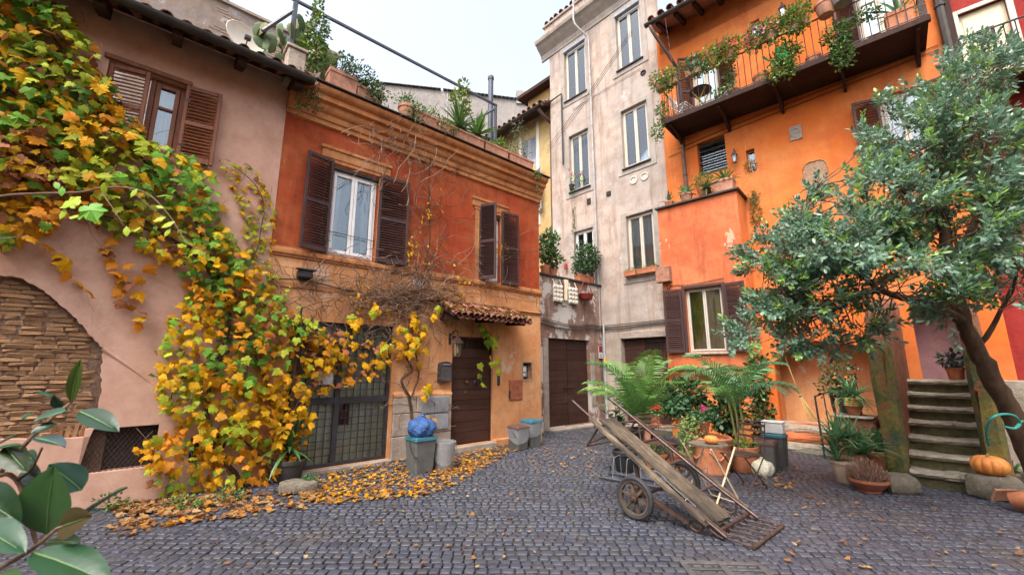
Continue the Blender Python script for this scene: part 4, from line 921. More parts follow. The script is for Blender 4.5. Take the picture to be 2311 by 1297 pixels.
# ================= GROUND: soil bed and cobbles =================
m, nt, p, out = _new('joint_soil'); co = node(nt, 'ShaderNodeTexCoord').outputs['Object']
g1 = noise(nt, co, .55, 5, .6); g2 = noise(nt, co, 30, 4)
c = mix(nt, ramp(nt, g2, .3, .7), (.035, .03, .026), (.075, .062, .05)); c = mix(nt, ramp(nt, g1, .48, .62, 0, .8), c, (.045, .062, .018))
nt.links.new(c, p.inputs['Base Color']); p.inputs['Roughness'].default_value = .95; bump(nt, p, g2, .6, .02); M_joint = m
m, nt, p, out = _new('basalt_cobble'); co = node(nt, 'ShaderNodeTexCoord').outputs['Object']
geo = node(nt, 'ShaderNodeNewGeometry'); at = node(nt, 'ShaderNodeAttribute', attribute_name='Col').outputs['Color']; wpos = geo.outputs['Position']
f = noise(nt, wpos, 40, 5, .7); c = mix(nt, ramp(nt, f, .3, .7, 0, .5), at, (.045, .045, .055)); d_ = noise(nt, wpos, .8, 5, .6)
c = mix(nt, ramp(nt, d_, .55, .72, 0, .55), c, (.075, .058, .042)); nt.links.new(c, p.inputs['Base Color'])
nt.links.new(ramp(nt, noise(nt, wpos, 9, 4), .3, .7, .38, .62), p.inputs['Roughness']); p.inputs['Specular IOR Level'].default_value = .55
bump(nt, p, f, .35, .006); M_cob = m
ground = MB().add([(-60, -40, -.028), (60, -40, -.028), (60, 80, -.028), (-60, 80, -.028)], [(0, 1, 2, 3)]).obj('ground', M_joint); tag(ground, kind='structure', label='dark basalt cobbled courtyard ground with mossy joints')
def inyard(x, y):
    if y < 1.7 or x * x + y * y < 4: return False
    if abs(x) > 1.75 * y + .8: return False
    q = np.array([x, y])
    if (q - PL.o) @ PL.i > -.0 and (q - PL.o) @ PL.u < SE + .02: return False
    if (q - PL2.o) @ PL2.i > -.1 or (q - PG.o) @ PG.i > -.02: return False
    r = q - PR.o; yy = r @ PR.i; s = r @ PR.u
    if yy > -.02 or (s < b1 and yy > -.82): return False
    r = q - PS.o; yy = r @ PS.i; s = r @ PS.u
    if s > -.3 and s < SWD + .3 and yy > .03: return False
    return True
tmpl = []; NR = 12
for k in range(5):
    rr = random.Random(100 + k); vs = []; ring = []
    for sx, sy in ((1, 1), (-1, 1), (-1, -1), (1, -1)):
        cr_ = rr.uniform(.08, .17); jx_, jy_ = rr.uniform(-.05, .02), rr.uniform(-.05, .02); pts_ = [(.5 + jx_, .5 + jy_ - cr_), (.5 + jx_ - cr_ * .3, .5 + jy_ - cr_ * .3), (.5 + jx_ - cr_, .5 + jy_)]
        if sx * sy < 0: pts_ = pts_[::-1]
        ring += [(a * sx, b * sy) for a, b in pts_]
    for (sc, z) in ((1.0, -.03), (.995, -.009), (.955, -.0025), (.86, .0)): vs += [(a * sc, b * sc, z + (rr.uniform(-.0012, .0012) if z > -.01 else 0)) for a, b in ring]
    vs.append((0, 0, .0015)); fs = [(j * NR + i, j * NR + (i + 1) % NR, (j + 1) * NR + (i + 1) % NR, (j + 1) * NR + i) for j in range(3) for i in range(NR)] + [(3 * NR + i, 3 * NR + (i + 1) % NR, 4 * NR) for i in range(NR)]
    tmpl.append((vs, fs))
cobs = []
va = R_(-7); row = 0; ry = -2.0
while ry < 15:
    pit = random.uniform(.088, .103); cx = -12 + random.uniform(0, .1)
    while cx < 12:
        ln = random.uniform(.078, .118)
        wx = cx + ln / 2; wy = ry + pit / 2 + .35 * math.sin(wx * .33 + .6) + .02 * math.sin(wx * 2.1 + row)
        X = wx * math.cos(va) - wy * math.sin(va); Y = wx * math.sin(va) + wy * math.cos(va)
        if inyard(X, Y): cobs.append((X, Y, ln - .005, pit - .005, va + .35 * .33 * math.cos(wx * .33 + .6) + random.uniform(-.07, .07)))
        cx += ln
    ry += pit; row += 1
def cvis(q): 
    d = math.hypot(q[0], q[1]); return d if (q[1] > 3.55 and abs(q[0]) < 1.2 * q[1]) else d + 50
cobs.sort(key=cvis)
pal = np.array([(.078, .088, .125), (.096, .104, .142), (.062, .070, .10), (.112, .116, .142), (.086, .086, .10)]) * .50
cme = []
for j in range(5):
    for k in range(5):
        me = MB(); me.add(*tmpl[j]); o_ = me.mesh('cobble', M_cob, True); colorize(o_, pal[k]); cme.append(o_)
for i, (X, Y, a, b, r) in enumerate(cobs[:300]):
    o = link('cobble', random.choice(cme), ground, Matrix.Translation((X, Y, random.uniform(-.003, .002))) @ Matrix.Rotation(r, 4, 'Z') @ Matrix.Rotation(random.uniform(-.03, .03), 4, 'X') @ Matrix.Rotation(random.uniform(-.03, .03), 4, 'Y') @ Matrix.Diagonal((a, b, 1, 1)))
rest = np.array(cobs[300:]); sel = rng.integers(0, 5, len(rest))
for j in range(5):
    q = rest[sel == j]; n = len(q); cz, sz_ = np.cos(q[:, 4]), np.sin(q[:, 4]); tx, ty = rng.uniform(-.03, .03, n), rng.uniform(-.03, .03, n)
    Rm = np.zeros((n, 3, 3)); Rm[:, 0, 0] = cz; Rm[:, 1, 0] = sz_; Rm[:, 0, 1] = -sz_; Rm[:, 1, 1] = cz; Rm[:, 2, 0] = tx; Rm[:, 2, 1] = ty; Rm[:, 2, 2] = 1
    bulk('cobbles', *tmpl[j], np.stack([q[:, 0], q[:, 1], rng.uniform(-.004, .003, n)], 1), Rm, np.stack([q[:, 2], q[:, 3], np.ones(n)], 1), pal[rng.integers(0, 5, n)] * rng.uniform(.8, 1.2, (n, 1)), M_cob, ground, smooth=True)
# ================= foliage helpers =================
LEAF_V = [(0, 0, 0), (.26, .38, -.05), (.22, .72, -.06), (0, 1, -.10), (-.22, .72, -.06), (-.26, .38, -.05), (0, .5, .02)]
LEAF_F = [(0, 1, 6), (1, 2, 6), (2, 3, 6), (3, 4, 6), (4, 5, 6), (5, 0, 6)]
_h = [(.10, -.13), (.30, -.14), (.47, .04), (.40, .17), (.55, .30), (.53, .46), (.34, .47), (.33, .64), (.20, .72), (.10, .90)]
_o = [(0, 0)] + _h + [(0, 1.02)] + [(-x, y) for x, y in _h[::-1]]
def grape(seed):
    rr = random.Random(seed); d1, d2, d3 = rr.uniform(.1, .7), rr.uniform(-.1, .5), rr.uniform(-.3, .3)
    def z(x, y): return -.9 * d1 * x * x - d2 * .5 * y * y + d3 * x * y * .6
    vs = []
    for x, y in _o: x *= rr.uniform(.84, 1.14); y *= rr.uniform(.9, 1.1); vs.append((x, y - .0, z(x, y) + rr.uniform(-.07, .07)))
    vs.append((0, .33, .05)); n = len(_o); return vs, [(i, (i + 1) % n, n) for i in range(n)]
GRAPE = [grape(k) for k in range(8)]
def rand_unit(n): v = rng.normal(size=(n, 3)); return v / np.linalg.norm(v, axis=1, keepdims=True)
def pick(pal, n, w=None, jit=.25):
    pal = np.array(pal); c = pal[rng.choice(len(pal), n, p=None if w is None else np.array(w) / sum(w))]
    return np.clip(c * rng.uniform(1 - jit, 1 + jit, (n, 1)), 0, 1)
G_DARK = [(.035, .085, .028), (.05, .12, .035), (.07, .15, .04), (.03, .065, .03)]
G_MID = [(.07, .16, .035), (.10, .21, .05), (.055, .12, .03), (.15, .25, .05)]
G_YEL = [(.16, .24, .04), (.24, .28, .05), (.10, .18, .035)]
def bush(name, parent, blobs, n, size, pal, mat=None, up=.4, tmpl=None, aspect=1., stems=None, seed=0, part='foliage', jit=.3):
    """leaves spread through ellipsoid blobs [(x,y,z,rx,ry,rz)], on twigs from `stems` roots; local coordinates"""
    mat = mat or M_leaf; tv, tf = tmpl or (LEAF_V, LEAF_F)
    B = np.array(blobs, float); vol = B[:, 3] * B[:, 4] * B[:, 5]; idx = rng.choice(len(B), n, p=vol ** .7 / (vol ** .7).sum())
    d = rand_unit(n); r = rng.uniform(.12, 1, n) ** .55 * rng.uniform(.8, 1.12, n)
    P = B[idx, :3] + d * B[idx, 3:] * r[:, None]
    ax = d * .8 + rand_unit(n) * .8 + np.array([0, 0, up * .3]); nm = np.array([0, 0, 1.]) * (.5 + up) + d * .7 + rand_unit(n) * .6
    S = np.stack([rng.uniform(.7, 1.25, n) * size * aspect, rng.uniform(.7, 1.25, n) * size, np.full(n, size)], 1)
    o = bulk(part, tv, tf, P, frames(ax, nm), S, pick(pal, n, None, jit), mat, parent)
    if stems:
        mb = MB(); k = min(26, 4 + n // 60)
        for i in range(k):
            j = rng.integers(0, n); a = Vector(stems[i % len(stems)]); b = Vector(P[j]); m_ = (a + b) / 2 + Vector(rng.normal(size=3) * .04); m_.z += .05
            mb.tube([a, a.lerp(m_, .6) + Vector((0, 0, .02)), m_, b], [.008, .006, .004, .002], 4, False)
        so_ = mb.obj('stem', M_twig, parent); so_['kind'] = 'stuff'
    return o
def straps(parent, n, L, w, pal, mat=None, lift=(20, 80), bend=1.2, base=(0, 0, 0), part='leaf', spiky=False, seed=0, spread=.02):
    """rosette of long leaves; each leaf an object sharing a few meshes"""
    rr = random.Random(seed); mat = mat or M_leaf; vs_ = []
    for k in range(6):
        el = R_(lerp(lift[0], lift[1], k / 5)); m = 7; mb = MB(); ctr = []; a = el; x = z = 0.; bd = bend * rr.uniform(.6, 1.3) * (1 if k < 5 else .5)
        for i in range(m + 1):
            ctr.append((x, z)); x += math.cos(a) / m; z += math.sin(a) / m; a -= bd / m * (.4 + 1.2 * i / m)
        vv = []; 
        for i, (x, z) in enumerate(ctr):
            t = i / m; ww = w / L * (.55 + .9 * t - 1.45 * t * t + .02) if not spiky else w / L * (1 - t) ** .75 * (.75 + .6 * t)
            ww = max(ww, .004); vv += [(x, -ww, z + ww * .5), (x, 0, z), (x, ww, z + ww * .5)]
        fs = [(i * 3 + j, i * 3 + j + 1, i * 3 + j + 4, i * 3 + j + 3) for i in range(m) for j in (0, 1)]
        me = mb.add(vv, fs).mesh(part, mat, True); colorize(me, np.clip(np.array(rr.choice(pal)) * rr.uniform(.8, 1.25), 0, 1)); vs_.append(me)
    for i in range(n):
        k = min(5, int(6 * (i + .5) / n)); s = L * rr.uniform(.75, 1.1)
        link(part, vs_[k], parent, T(base[0] + rr.uniform(-spread, spread), base[1] + rr.uniform(-spread, spread), base[2], rz=i * 2.399 + rr.uniform(-.3, .3), ry=rr.uniform(-.15, .15), s=s))
POTS = {'std': [(0, 0), (.70, 0), (.74, .03), (.92, .80), (1.0, .80), (1.02, .98), (.98, 1.0), (.90, .99), (.88, .86), (0, .86)],
        'tall': [(0, 0), (.62, 0), (.66, .03), (.86, .86), (.95, .87), (.96, .99), (.90, 1.0), (.86, .93), (0, .93)],
        'bowl': [(0, 0), (.55, 0), (.58, .06), (.52, .12), (.75, .35), (.95, .72), (1.0, .78), (1.0, 1.0), (.95, 1.0), (.9, .85), (0, .85)],
        'urn': [(0, 0), (.72, 0), (.76, .05), (.74, .1), (.80, .3), (.86, .62), (.88, .78), (.96, .80), (.97, .86), (.90, .875), (1.0, .9), (1.02, .97), (.97, 1.0), (.88, .99), (.86, .9), (0, .9)]}
def pot(parent, r, h, kind='std', mat=None, loc=(0, 0, 0), n=24, name='pot', saucer=False):
    o = MB().lathe([(a * r, b * h) for a, b in POTS[kind]], n, loc).obj(name, mat or M_terra, parent, True)
    MB().lathe([(0, 0), (r * .84, 0), (r * .84, .012), (0, .02)], 14, (loc[0], loc[1], loc[2] + h * .86)).obj('soil', M_soil, o)
    if saucer: MB().lathe([(0, 0), (r * .9, 0), (r * 1.0, .02), (r * .9, .024), (0, .018)], n, (loc[0], loc[1], loc[2] - .002)).obj('saucer', mat or M_terra, o)
    return o
def trough(parent, L, w, h, mat=None, loc=(0, 0, 0), name='planter'):
    x, y, z = loc; t = .012; mb = MB()
    def ring(hw, hl, zz): return [(x - hl, y - hw, zz), (x + hl, y - hw, zz), (x + hl, y + hw, zz), (x - hl, y + hw, zz)]
    L2, w2 = L / 2, w / 2; rs = [ring(w2 * .84, L2 * .94, z), ring(w2 * .95, L2 * .98, z + h * .82), ring(w2 * 1.04, L2 * 1.02, z + h * .82), ring(w2 * 1.05, L2 * 1.025, z + h), ring(w2 - t, L2 - t, z + h), ring(w2 - t - .01, L2 - t - .01, z + h * .86)]
    vs = [p for r in rs for p in r]; fs = [(i * 4 + j, i * 4 + (j + 1) % 4, i * 4 + 4 + (j + 1) % 4, i * 4 + 4 + j) for i in range(5) for j in range(4)] + [(3, 2, 1, 0)]
    o = mb.add(vs, fs).obj(name, mat or M_terra, parent); k = 20
    MB().add(rs[5], [(0, 1, 2, 3)]).obj('soil', M_soil, o); return o
def dots(parent, P, r, mat, name='flower'):
    mb = MB()
    for p in P:
        for q in range(5):
            a = q * 1.2566 + p[0] * 9; mb.add([p, (p[0] + r * math.cos(a - .5), p[1] + r * .4 * math.sin(a * 3), p[2] + r * math.sin(a - .5)), (p[0] + r * 1.15 * math.cos(a), p[1] - r * .3, p[2] + r * 1.15 * math.sin(a)), (p[0] + r * math.cos(a + .5), p[1] + r * .3, p[2] + r * math.sin(a + .5))], [(0, 1, 2, 3)])
    o = mb.obj(name, mat, parent); o['kind'] = 'stuff'; return o
M_pinkf = simple('magenta_petals', (.55, .04, .18), .5, .2, bmp=0); M_redf = simple('red_petals', (.55, .03, .03), .5, .2, bmp=0); M_rosef = simple('rose_petals', (.65, .25, .28), .5, .2, bmp=0)
def frond(parent, L, az, el, droop, n=26, wid=.30, col=(.06, .17, .03), base=(0, 0, 0), name='frond', ms=None):
    """palm frond: arched rachis with two rows of leaflets, one object"""
    mb = MB(); m = 14; p = Vector((0, 0, 0)); a = R_(el); ctr = []; tn = []
    for i in range(m + 1):
        ctr.append(p.copy()); t = Vector((math.cos(a), 0, math.sin(a))); tn.append(t); p = p + t * (L / m); a -= R_(droop) / m * (.3 + 1.4 * i / m)
    mb.tube(ctr, [.011 * (1 - .85 * i / m) + .001 for i in range(m + 1)], 5)
    for i in range(n):
        t = .14 + .86 * i / (n - 1); f = t * m; k = min(int(f), m - 1); c = ctr[k].lerp(ctr[k + 1], f - k); tg = tn[k]
        ll = 1.25 * wid * L * (math.sin(math.pi * min(1, .12 + t * .88)) ** .6) * random.uniform(.85, 1.1)
        for sd in (-1, 1):
            side = Vector((0, sd, 0)); nv = tg.cross(side); nv = nv if nv.z > 0 else -nv
            d = (side * .85 + tg * (.55 + .5 * t) + nv * .25).normalized(); e1 = c + d * ll * .5; e2 = c + d * ll - Vector((0, 0, ll * .35)); w_ = tg * .012 * (L / 1.0) ** .5
            mb.add([c - w_ * .4, c + w_ * .4, e1 + w_, e1 - w_, e2], [(0, 1, 2, 3), (3, 2, 4)])
    me = mb.mesh(name, ms or M_gloss, False); colorize(me, np.clip(np.array(col) * random.uniform(.8, 1.25), 0, 1))
    return link(name, me, parent, T(*base, rz=az))

# ================= AUTUMN VINE on the pink wall =================
AUT = {'y': (.60, .33, .006), 'g': (.54, .25, .006), 'o': (.56, .21, .012), 'b': (.30, .11, .05), 'l': (.36, .42, .03), 'n': (.13, .30, .03), 'd': (.06, .16, .035), 'r': (.42, .13, .07)}
vine = thing('autumn_vine', 'big climbing vine with yellow, orange and green autumn leaves on pink wall', 'vine')
REG = [  # polygon in photo pixels, number of leaves, size range, mean stand-off, palette weights
 ([(-60, -40), (60, -30), (150, 20), (215, 110), (262, 205), (330, 290), (300, 330), (200, 260), (60, 200), (-60, 160)], 330, (.10, .23), .30, 'nnlggyyodb'),
 ([(-60, 130), (60, 190), (200, 250), (320, 300), (470, 375), (500, 470), (470, 500), (330, 440), (200, 420), (60, 420), (-60, 440)], 480, (.11, .23), .30, 'yyygglllnnyob'),
 ([(-60, 380), (150, 420), (330, 430), (480, 470), (550, 560), (610, 640), (560, 660), (470, 610), (380, 590), (300, 540), (180, 480), (60, 540), (-60, 600)], 300, (.10, .20), .25, 'yyygglolnnb'),
 ([(410, 500), (520, 520), (610, 640), (690, 700), (700, 780), (600, 800), (500, 760), (420, 650)], 210, (.10, .18), .28, 'nnllydogb'),
 ([(440, 640), (560, 660), (700, 720), (760, 760), (740, 830), (680, 880), (560, 870), (430, 840), (360, 800), (380, 730)], 260, (.10, .19), .28, 'ogggyylln'),
 ([(680, 730), (780, 750), (890, 780), (885, 840), (800, 860), (740, 890), (690, 880)], 90, (.09, .17), .16, 'ogyyrb'),
 ([(350, 790), (560, 860), (700, 870), (710, 960), (640, 1010), (520, 1000), (420, 960), (350, 900)], 230, (.10, .19), .25, 'yyyygggolln'),
 ([(400, 960), (560, 980), (710, 950), (690, 1010), (620, 1090), (560, 1100), (480, 1110), (440, 1060), (330, 1060), (300, 1010)], 150, (.09, .18), .22, 'yyggolln'),
 ([(330, 1050), (440, 1060), (500, 1110), (440, 1160), (360, 1130)], 26, (.08, .15), .12, 'lnyb'),
 ([(490, 360), (580, 380), (632, 490), (612, 600), (560, 600), (540, 460)], 120, (.05, .12), .06, 'llygb'),
 ([(590, 600), (660, 640), (640, 700), (590, 690)], 20, (.06, .12), .05, 'lyn'),
]
HANG = [[(120, 560), (150, 600), (185, 655)], [(250, 540), (280, 620), (265, 680)], [(330, 600), (300, 690), (330, 730)], [(230, 560), (270, 600), (280, 650)]]
VP, VS, VC, VO = [], [], [], []
for poly, n, (s0, s1), so_, wt in REG:
    xs = [p[0] for p in poly]; ys = [p[1] for p in poly]; k = 0
    cl = [(random.uniform(min(xs), max(xs)), random.uniform(min(ys), max(ys)), random.choice(wt)) for _ in range(9)]
    n = int(n * 1.85); s0, s1 = s0 * .5, s1 * .72
    while k < n:
        x, y = random.uniform(min(xs), max(xs)), random.uniform(min(ys), max(ys))
        if not inpoly(x, y, poly): continue
        o = max(.03, random.gauss(so_, so_ * .5)) if random.random() < .72 else random.uniform(.03, .10); s, z = PL.sz(x, y, -o)
        if z < .05: continue
        near = min(cl, key=lambda q: (q[0] - x) ** 2 + (q[1] - y) ** 2)[2]; cc = near if random.random() < .5 else random.choice(wt)
        VP.append((s, -o, z)); VS.append(random.uniform(s0, s1)); VC.append(AUT[cc]); VO.append(o); k += 1
for path in HANG:
    for t in np.linspace(0, 2, 7): 
        i = min(int(t), 1); f = t - i; x = lerp(path[i][0], path[i + 1][0], f) + random.uniform(-14, 14); y = lerp(path[i][1], path[i + 1][1], f); s, z = PL.sz(x, y, -.12)
        VP.append((s, -.12, z)); VS.append(random.uniform(.11, .17)); VC.append(AUT[random.choice('oogyb')]); VO.append(.12)
VP = np.array(VP); VS = np.array(VS); VC = np.array(VC) * rng.uniform(.75, 1.3, (len(VP), 1)); VO = np.array(VO); nV = len(VP)
vine.matrix_world = PL.M()
ax = np.stack([rng.normal(0, .6, nV), -.35 + rng.normal(0, .35, nV), -.7 + rng.normal(0, .4, nV)], 1)
nm = np.stack([rng.normal(0, .6, nV), -.9 + rng.normal(0, .4, nV), .75 + rng.normal(0, .5, nV)], 1)
FR = frames(ax, nm)
score = VS * (1 + VO) + rng.uniform(0, .04, nV); order = np.argsort(-score)
LM = {}
for q in order[:300]:
    key = (int(rng.integers(0, 8)), tuple(np.round(VC[q] * 12).astype(int)))
    if key not in LM:
        me = MB().add(*GRAPE[key[0]]).mesh('leaf', M_autumn, True); colorize(me, VC[q]); LM[key] = me
    M4 = Matrix([[*FR[q][0], VP[q][0]], [*FR[q][1], VP[q][1]], [*FR[q][2], VP[q][2]], [0, 0, 0, 1]]) @ Matrix.Scale(VS[q], 4)
    link('leaf', LM[key], vine, M4)
rest_ = order[300:]; sel = rng.integers(0, 8, len(rest_))
for k in range(8):
    q = rest_[sel == k]; bulk('foliage', *GRAPE[k], VP[q], FR[q], VS[q], VC[q], M_autumn, vine, smooth=True)
def lp(px, py, o=.1): s, z = PL.sz(px, py, -o); return (s, -o, z)
stems = [([(560, 1140), (540, 1080), (480, 1000), (470, 900), (500, 800), (520, 700), (480, 600), (430, 480), (300, 330), (150, 120), (40, -20)], .035),
         ([(655, 1085), (640, 1000), (630, 940), (600, 860), (560, 760), (530, 660)], .032), ([(640, 1000), (650, 900), (700, 800), (800, 770), (880, 800)], .016),
         ([(560, 760), (450, 850), (420, 920)], .018), ([(500, 800), (400, 860), (380, 940)], .014), ([(520, 700), (420, 560), (200, 480), (0, 470)], .018), ([(480, 600), (300, 480), (100, 330), (-60, 300)], .018), ([(620, 1080), (560, 1000), (470, 960)], .02), ([(520, 640), (580, 560), (590, 440), (520, 370)], .012)]
for path, r in stems:
    pts = smoothpath([lp(x, y, .06 + .05 * random.random()) for x, y in path], 5); pts = [p + Vector((random.uniform(-.012, .012), random.uniform(-.01, .01), random.uniform(-.01, .01))) for p in pts]
    MB().tube(pts, [lerp(r, r * .35, i / (len(pts) - 1)) for i in range(len(pts))], 7).obj('stem', M_bark, vine, True)
tw = MB()
for i in range(330):
    q = rng.integers(0, nV); a = Vector(VP[q]); b = a + Vector((rng.normal(0, .14), abs(rng.normal(0, .1)), abs(rng.normal(0, .18)) + .05)); b.y = min(b.y, -.02)
    tw.tube([a, (a + b) / 2 + Vector(rng.normal(0, .03, 3)), b], [.002, .003, .0035], 3, False)
tag(tw.obj('twigs', M_twig, vine), kind='stuff')

# ================= SECOND CREEPER over the gate and door =================
cr = thing('bare_creeper', 'nearly bare creeper with yellow leaves twisting up beside the front door', 'creeper', PL.M())
for path, r in (([(948, 985), (932, 945), (925, 900), (905, 860), (930, 835), (918, 800), (935, 740), (945, 690), (962, 600), (970, 520), (968, 440), (975, 330), (985, 300)], .030), ([(925, 900), (945, 850), (938, 800), (915, 760), (945, 690)], .018), ([(945, 690), (900, 660), (860, 655), (820, 680), (780, 720)], .014), ([(950, 680), (1000, 690), (1060, 690), (1120, 700)], .014), ([(962, 600), (1000, 540), (1010, 500), (970, 480)], .01)):
    pts = smoothpath([lp(x, y, .07) for x, y in path], 5); pts = [p + Vector((random.uniform(-.018, .018), random.uniform(-.01, .01), random.uniform(-.01, .01))) for p in pts]
    MB().tube(pts, [lerp(r, r * .3, i / (len(pts) - 1)) for i in range(len(pts))], 7).obj('stem', M_bark, cr, True)
tw = MB()
def wander(x, y, n, step, o=.08, dx=0, dy=0, r=.006):
    pts = [lp(x, y, o)]; a = random.uniform(0, 6.28)
    for i in range(n):
        a += random.uniform(-.7, .7); x += step * math.cos(a) + dx; y += step * math.sin(a) * .8 + dy; pts.append(lp(x, y, max(.02, o + random.uniform(-.05, .08))))
    tw.tube(smoothpath(pts, 2), r, 3, False)
for i in range(190): wander(random.gauss(905, 52), random.gauss(672, 20), 7, 16, .12)
for i in range(60): wander(random.uniform(620, 860), random.uniform(600, 700), 7, 17, .06, dx=-3)
for i in range(80): wander(random.gauss(968, 22), random.uniform(300, 660), 8, 17, .07)
for i in range(40): wander(random.uniform(960, 1180), random.uniform(560, 700), 8, 17, .07)
for i in range(40): wander(random.uniform(820, 1040), random.uniform(265, 350), 7, 15, .38, dy=5)
for i in range(30): wander(random.uniform(880, 980), random.uniform(700, 960), 6, 12, .06)
tag(tw.obj('twigs', M_twig, cr), kind='stuff')
CP, CS, CC = [], [], []
def clus(x, y, n, sp, s0, s1, pal, o=.18):
    for i in range(n):
        oo = max(.03, random.gauss(o, .06)); s, z = PL.sz(random.gauss(x, sp), random.gauss(y, sp * 1.2), -oo); CP.append((s, -oo, z)); CS.append(random.uniform(s0, s1)); CC.append(AUT[random.choice(pal)])
for (x, y, n, sp) in ((925, 790, 16, 16), (940, 750, 12, 16), (975, 715, 5, 8), (930, 730, 8, 20), (885, 770, 6, 14), (845, 700, 6, 6), (800, 720, 7, 10), (780, 790, 6, 12), (1095, 725, 8, 10), (1105, 770, 11, 11), (1110, 805, 8, 12), (1085, 850, 3, 6), (965, 870, 6, 7), (965, 950, 7, 7), (865, 820, 5, 10), (990, 690, 2, 4)): clus(x, y, n, sp, .10, .17, 'yyygl' if x < 1050 else 'lylyn', .2)
for (x, y, n, sp) in ((925, 560, 22, 12), (970, 480, 16, 12), (962, 560, 8, 14), (1050, 640, 14, 12), (1040, 630, 8, 10), (1132, 555, 12, 9), (815, 660, 14, 14), (800, 690, 14, 12), (840, 640, 6, 8), (985, 470, 8, 20), (915, 415, 2, 4)): clus(x, y, n, sp, .05, .10, 'yyyg', .1)
CP = np.array(CP); CS = np.array(CS); CC = np.array(CC) * rng.uniform(.85, 1.2, (len(CP), 1)); nC = len(CP)
FRc = frames(np.stack([rng.normal(0, .5, nC), -.2 + rng.normal(0, .2, nC), -.9 + rng.normal(0, .3, nC)], 1), np.stack([rng.normal(0, .4, nC), -1 + rng.normal(0, .3, nC), .6 + rng.normal(0, .4, nC)], 1))
for q in range(nC):
    big = CS[q] > .1
    me = MB().add(*(GRAPE[q % 8] if big else (LEAF_V, LEAF_F))).mesh('leaf', M_autumn, True); colorize(me, CC[q])
    link('leaf', me, cr, Matrix([[*FRc[q][0], CP[q][0]], [*FRc[q][1], CP[q][1]], [*FRc[q][2], CP[q][2]], [0, 0, 0, 1]]) @ Matrix.Scale(CS[q], 4))

# ================= TREE on the right =================
def at(px, py, y): d = ray(px, py); return Vector(d * (y / d[1])) + Vector((0, 0, CH))
tree = thing('evergreen_tree', 'leaning evergreen tree with glossy small leaves arching over the stone stairs', 'tree', Matrix.Translation(gp(2372, 1166)))
tb = gp(2372, 1166)
def tl(px, py, y): return at(px, py, y) - tb
Y0 = tb.y
limbs = [([(2372, 1168, Y0), (2340, 1060, Y0), (2290, 945, Y0 - .05), (2245, 870, Y0 - .1), (2205, 790, Y0 - .15), (2170, 715, Y0 - .2), (2145, 620, Y0 - .2), (2125, 500, Y0 - .2), (2100, 400, Y0 - .2)], .125, .05),
         ([(2175, 725, Y0 - .2), (2110, 690, Y0 - .3), (2040, 672, Y0 - .3), (1985, 655, Y0 - .2), (1930, 610, Y0 - .1), (1850, 570, Y0)], .06, .018), ([(1985, 655, Y0 - .2), (1930, 668, Y0 - .1), (1880, 700, Y0), (1800, 720, Y0 + .1)], .035, .012),
         ([(2145, 620, Y0 - .2), (2200, 500, Y0 - .4), (2250, 350, Y0 - .5), (2270, 200, Y0 - .5)], .05, .015), ([(2125, 500, Y0 - .2), (2030, 420, Y0 - .2), (1980, 350, Y0 - .2)], .04, .012), ([(2100, 400, Y0 - .2), (2180, 300, Y0 - .3), (2230, 150, Y0 - .3)], .035, .01), ([(1930, 610, Y0 - .1), (1800, 600, Y0), (1720, 560, Y0 + .1)], .025, .008), ([(2205, 790, Y0 - .1), (2260, 700, Y0 - .3), (2300, 600, Y0 - .5)], .035, .012), ([(1850, 570, Y0), (1820, 480, Y0), (1835, 410, Y0)], .014, .005), ([(2125, 500, Y0 - .2), (2110, 420, Y0 - .1), (2090, 330, Y0 - .1)], .03, .01)]
LP = []
for k, (path, r0, r1) in enumerate(limbs):
    pts = smoothpath([tl(*p) for p in path], 5); pts = [p + Vector(rng.normal(0, .008, 3)) for p in pts]
    MB().tube(pts, [lerp(r0, r1, (i / (len(pts) - 1)) ** .8) * random.uniform(.93, 1.07) for i in range(len(pts))], 10).obj('trunk' if k == 0 else 'limb', M_bark, tree, True); LP += pts[6 if k == 0 else 2:]
CROWN = [(2210, 330, 150, 200, -.5, 1.0), (2080, 350, 110, 110, -.2, .8), (2040, 470, 150, 100, -.3, .9), (1900, 530, 130, 75, -.1, .7), (1770, 590, 100, 70, .05, .6), (1752, 665, 75, 70, .1, .6), (1712, 770, 60, 50, .1, .5), (1830, 660, 120, 70, -.1, .7), (1970, 560, 130, 70, -.4, .8), (2120, 580, 110, 60, -.7, .8), (2170, 700, 75, 50, -.9, .4), (2270, 480, 90, 150, -.6, .9), (2240, 140, 80, 70, -.4, .6), (2130, 220, 70, 50, -.2, .5), (1995, 300, 60, 60, -.1, .5), (1860, 760, 90, 40, .0, .5), (2290, 640, 60, 70, -.5, .5), (1810, 490, 60, 40, .05, .4), (1740, 530, 40, 50, .1, .3), (1850, 420, 28, 26, .0, .2), (1960, 720, 60, 40, .0, .4), (1985, 260, 40, 30, -.1, .3)]
SP, SD = [], []
tot = sum(c[2] * c[3] for c in CROWN)
for (px, py, rx, ry, dy, ry_) in CROWN:
    nsp = int(2900 * rx * ry / tot) + 3; subs = []
    for i in range(nsp):
        if i % 15 == 0: d0 = rand_unit(1)[0]; r = random.uniform(.1, 1) ** .5 * random.uniform(.85, 1.12); c0 = d0 * r
        d = c0 + rng.normal(0, .17 * (60 / min(rx, ry)) ** .5, 3); r = 1.; P = tl(px + d[0] * rx * r, py - d[2] * ry * r, Y0 + dy + d[1] * ry_ * r)
        SP.append(P); SD.append(Vector((d[0], d[1] - .2, d[2] * .8 + .35)).normalized())
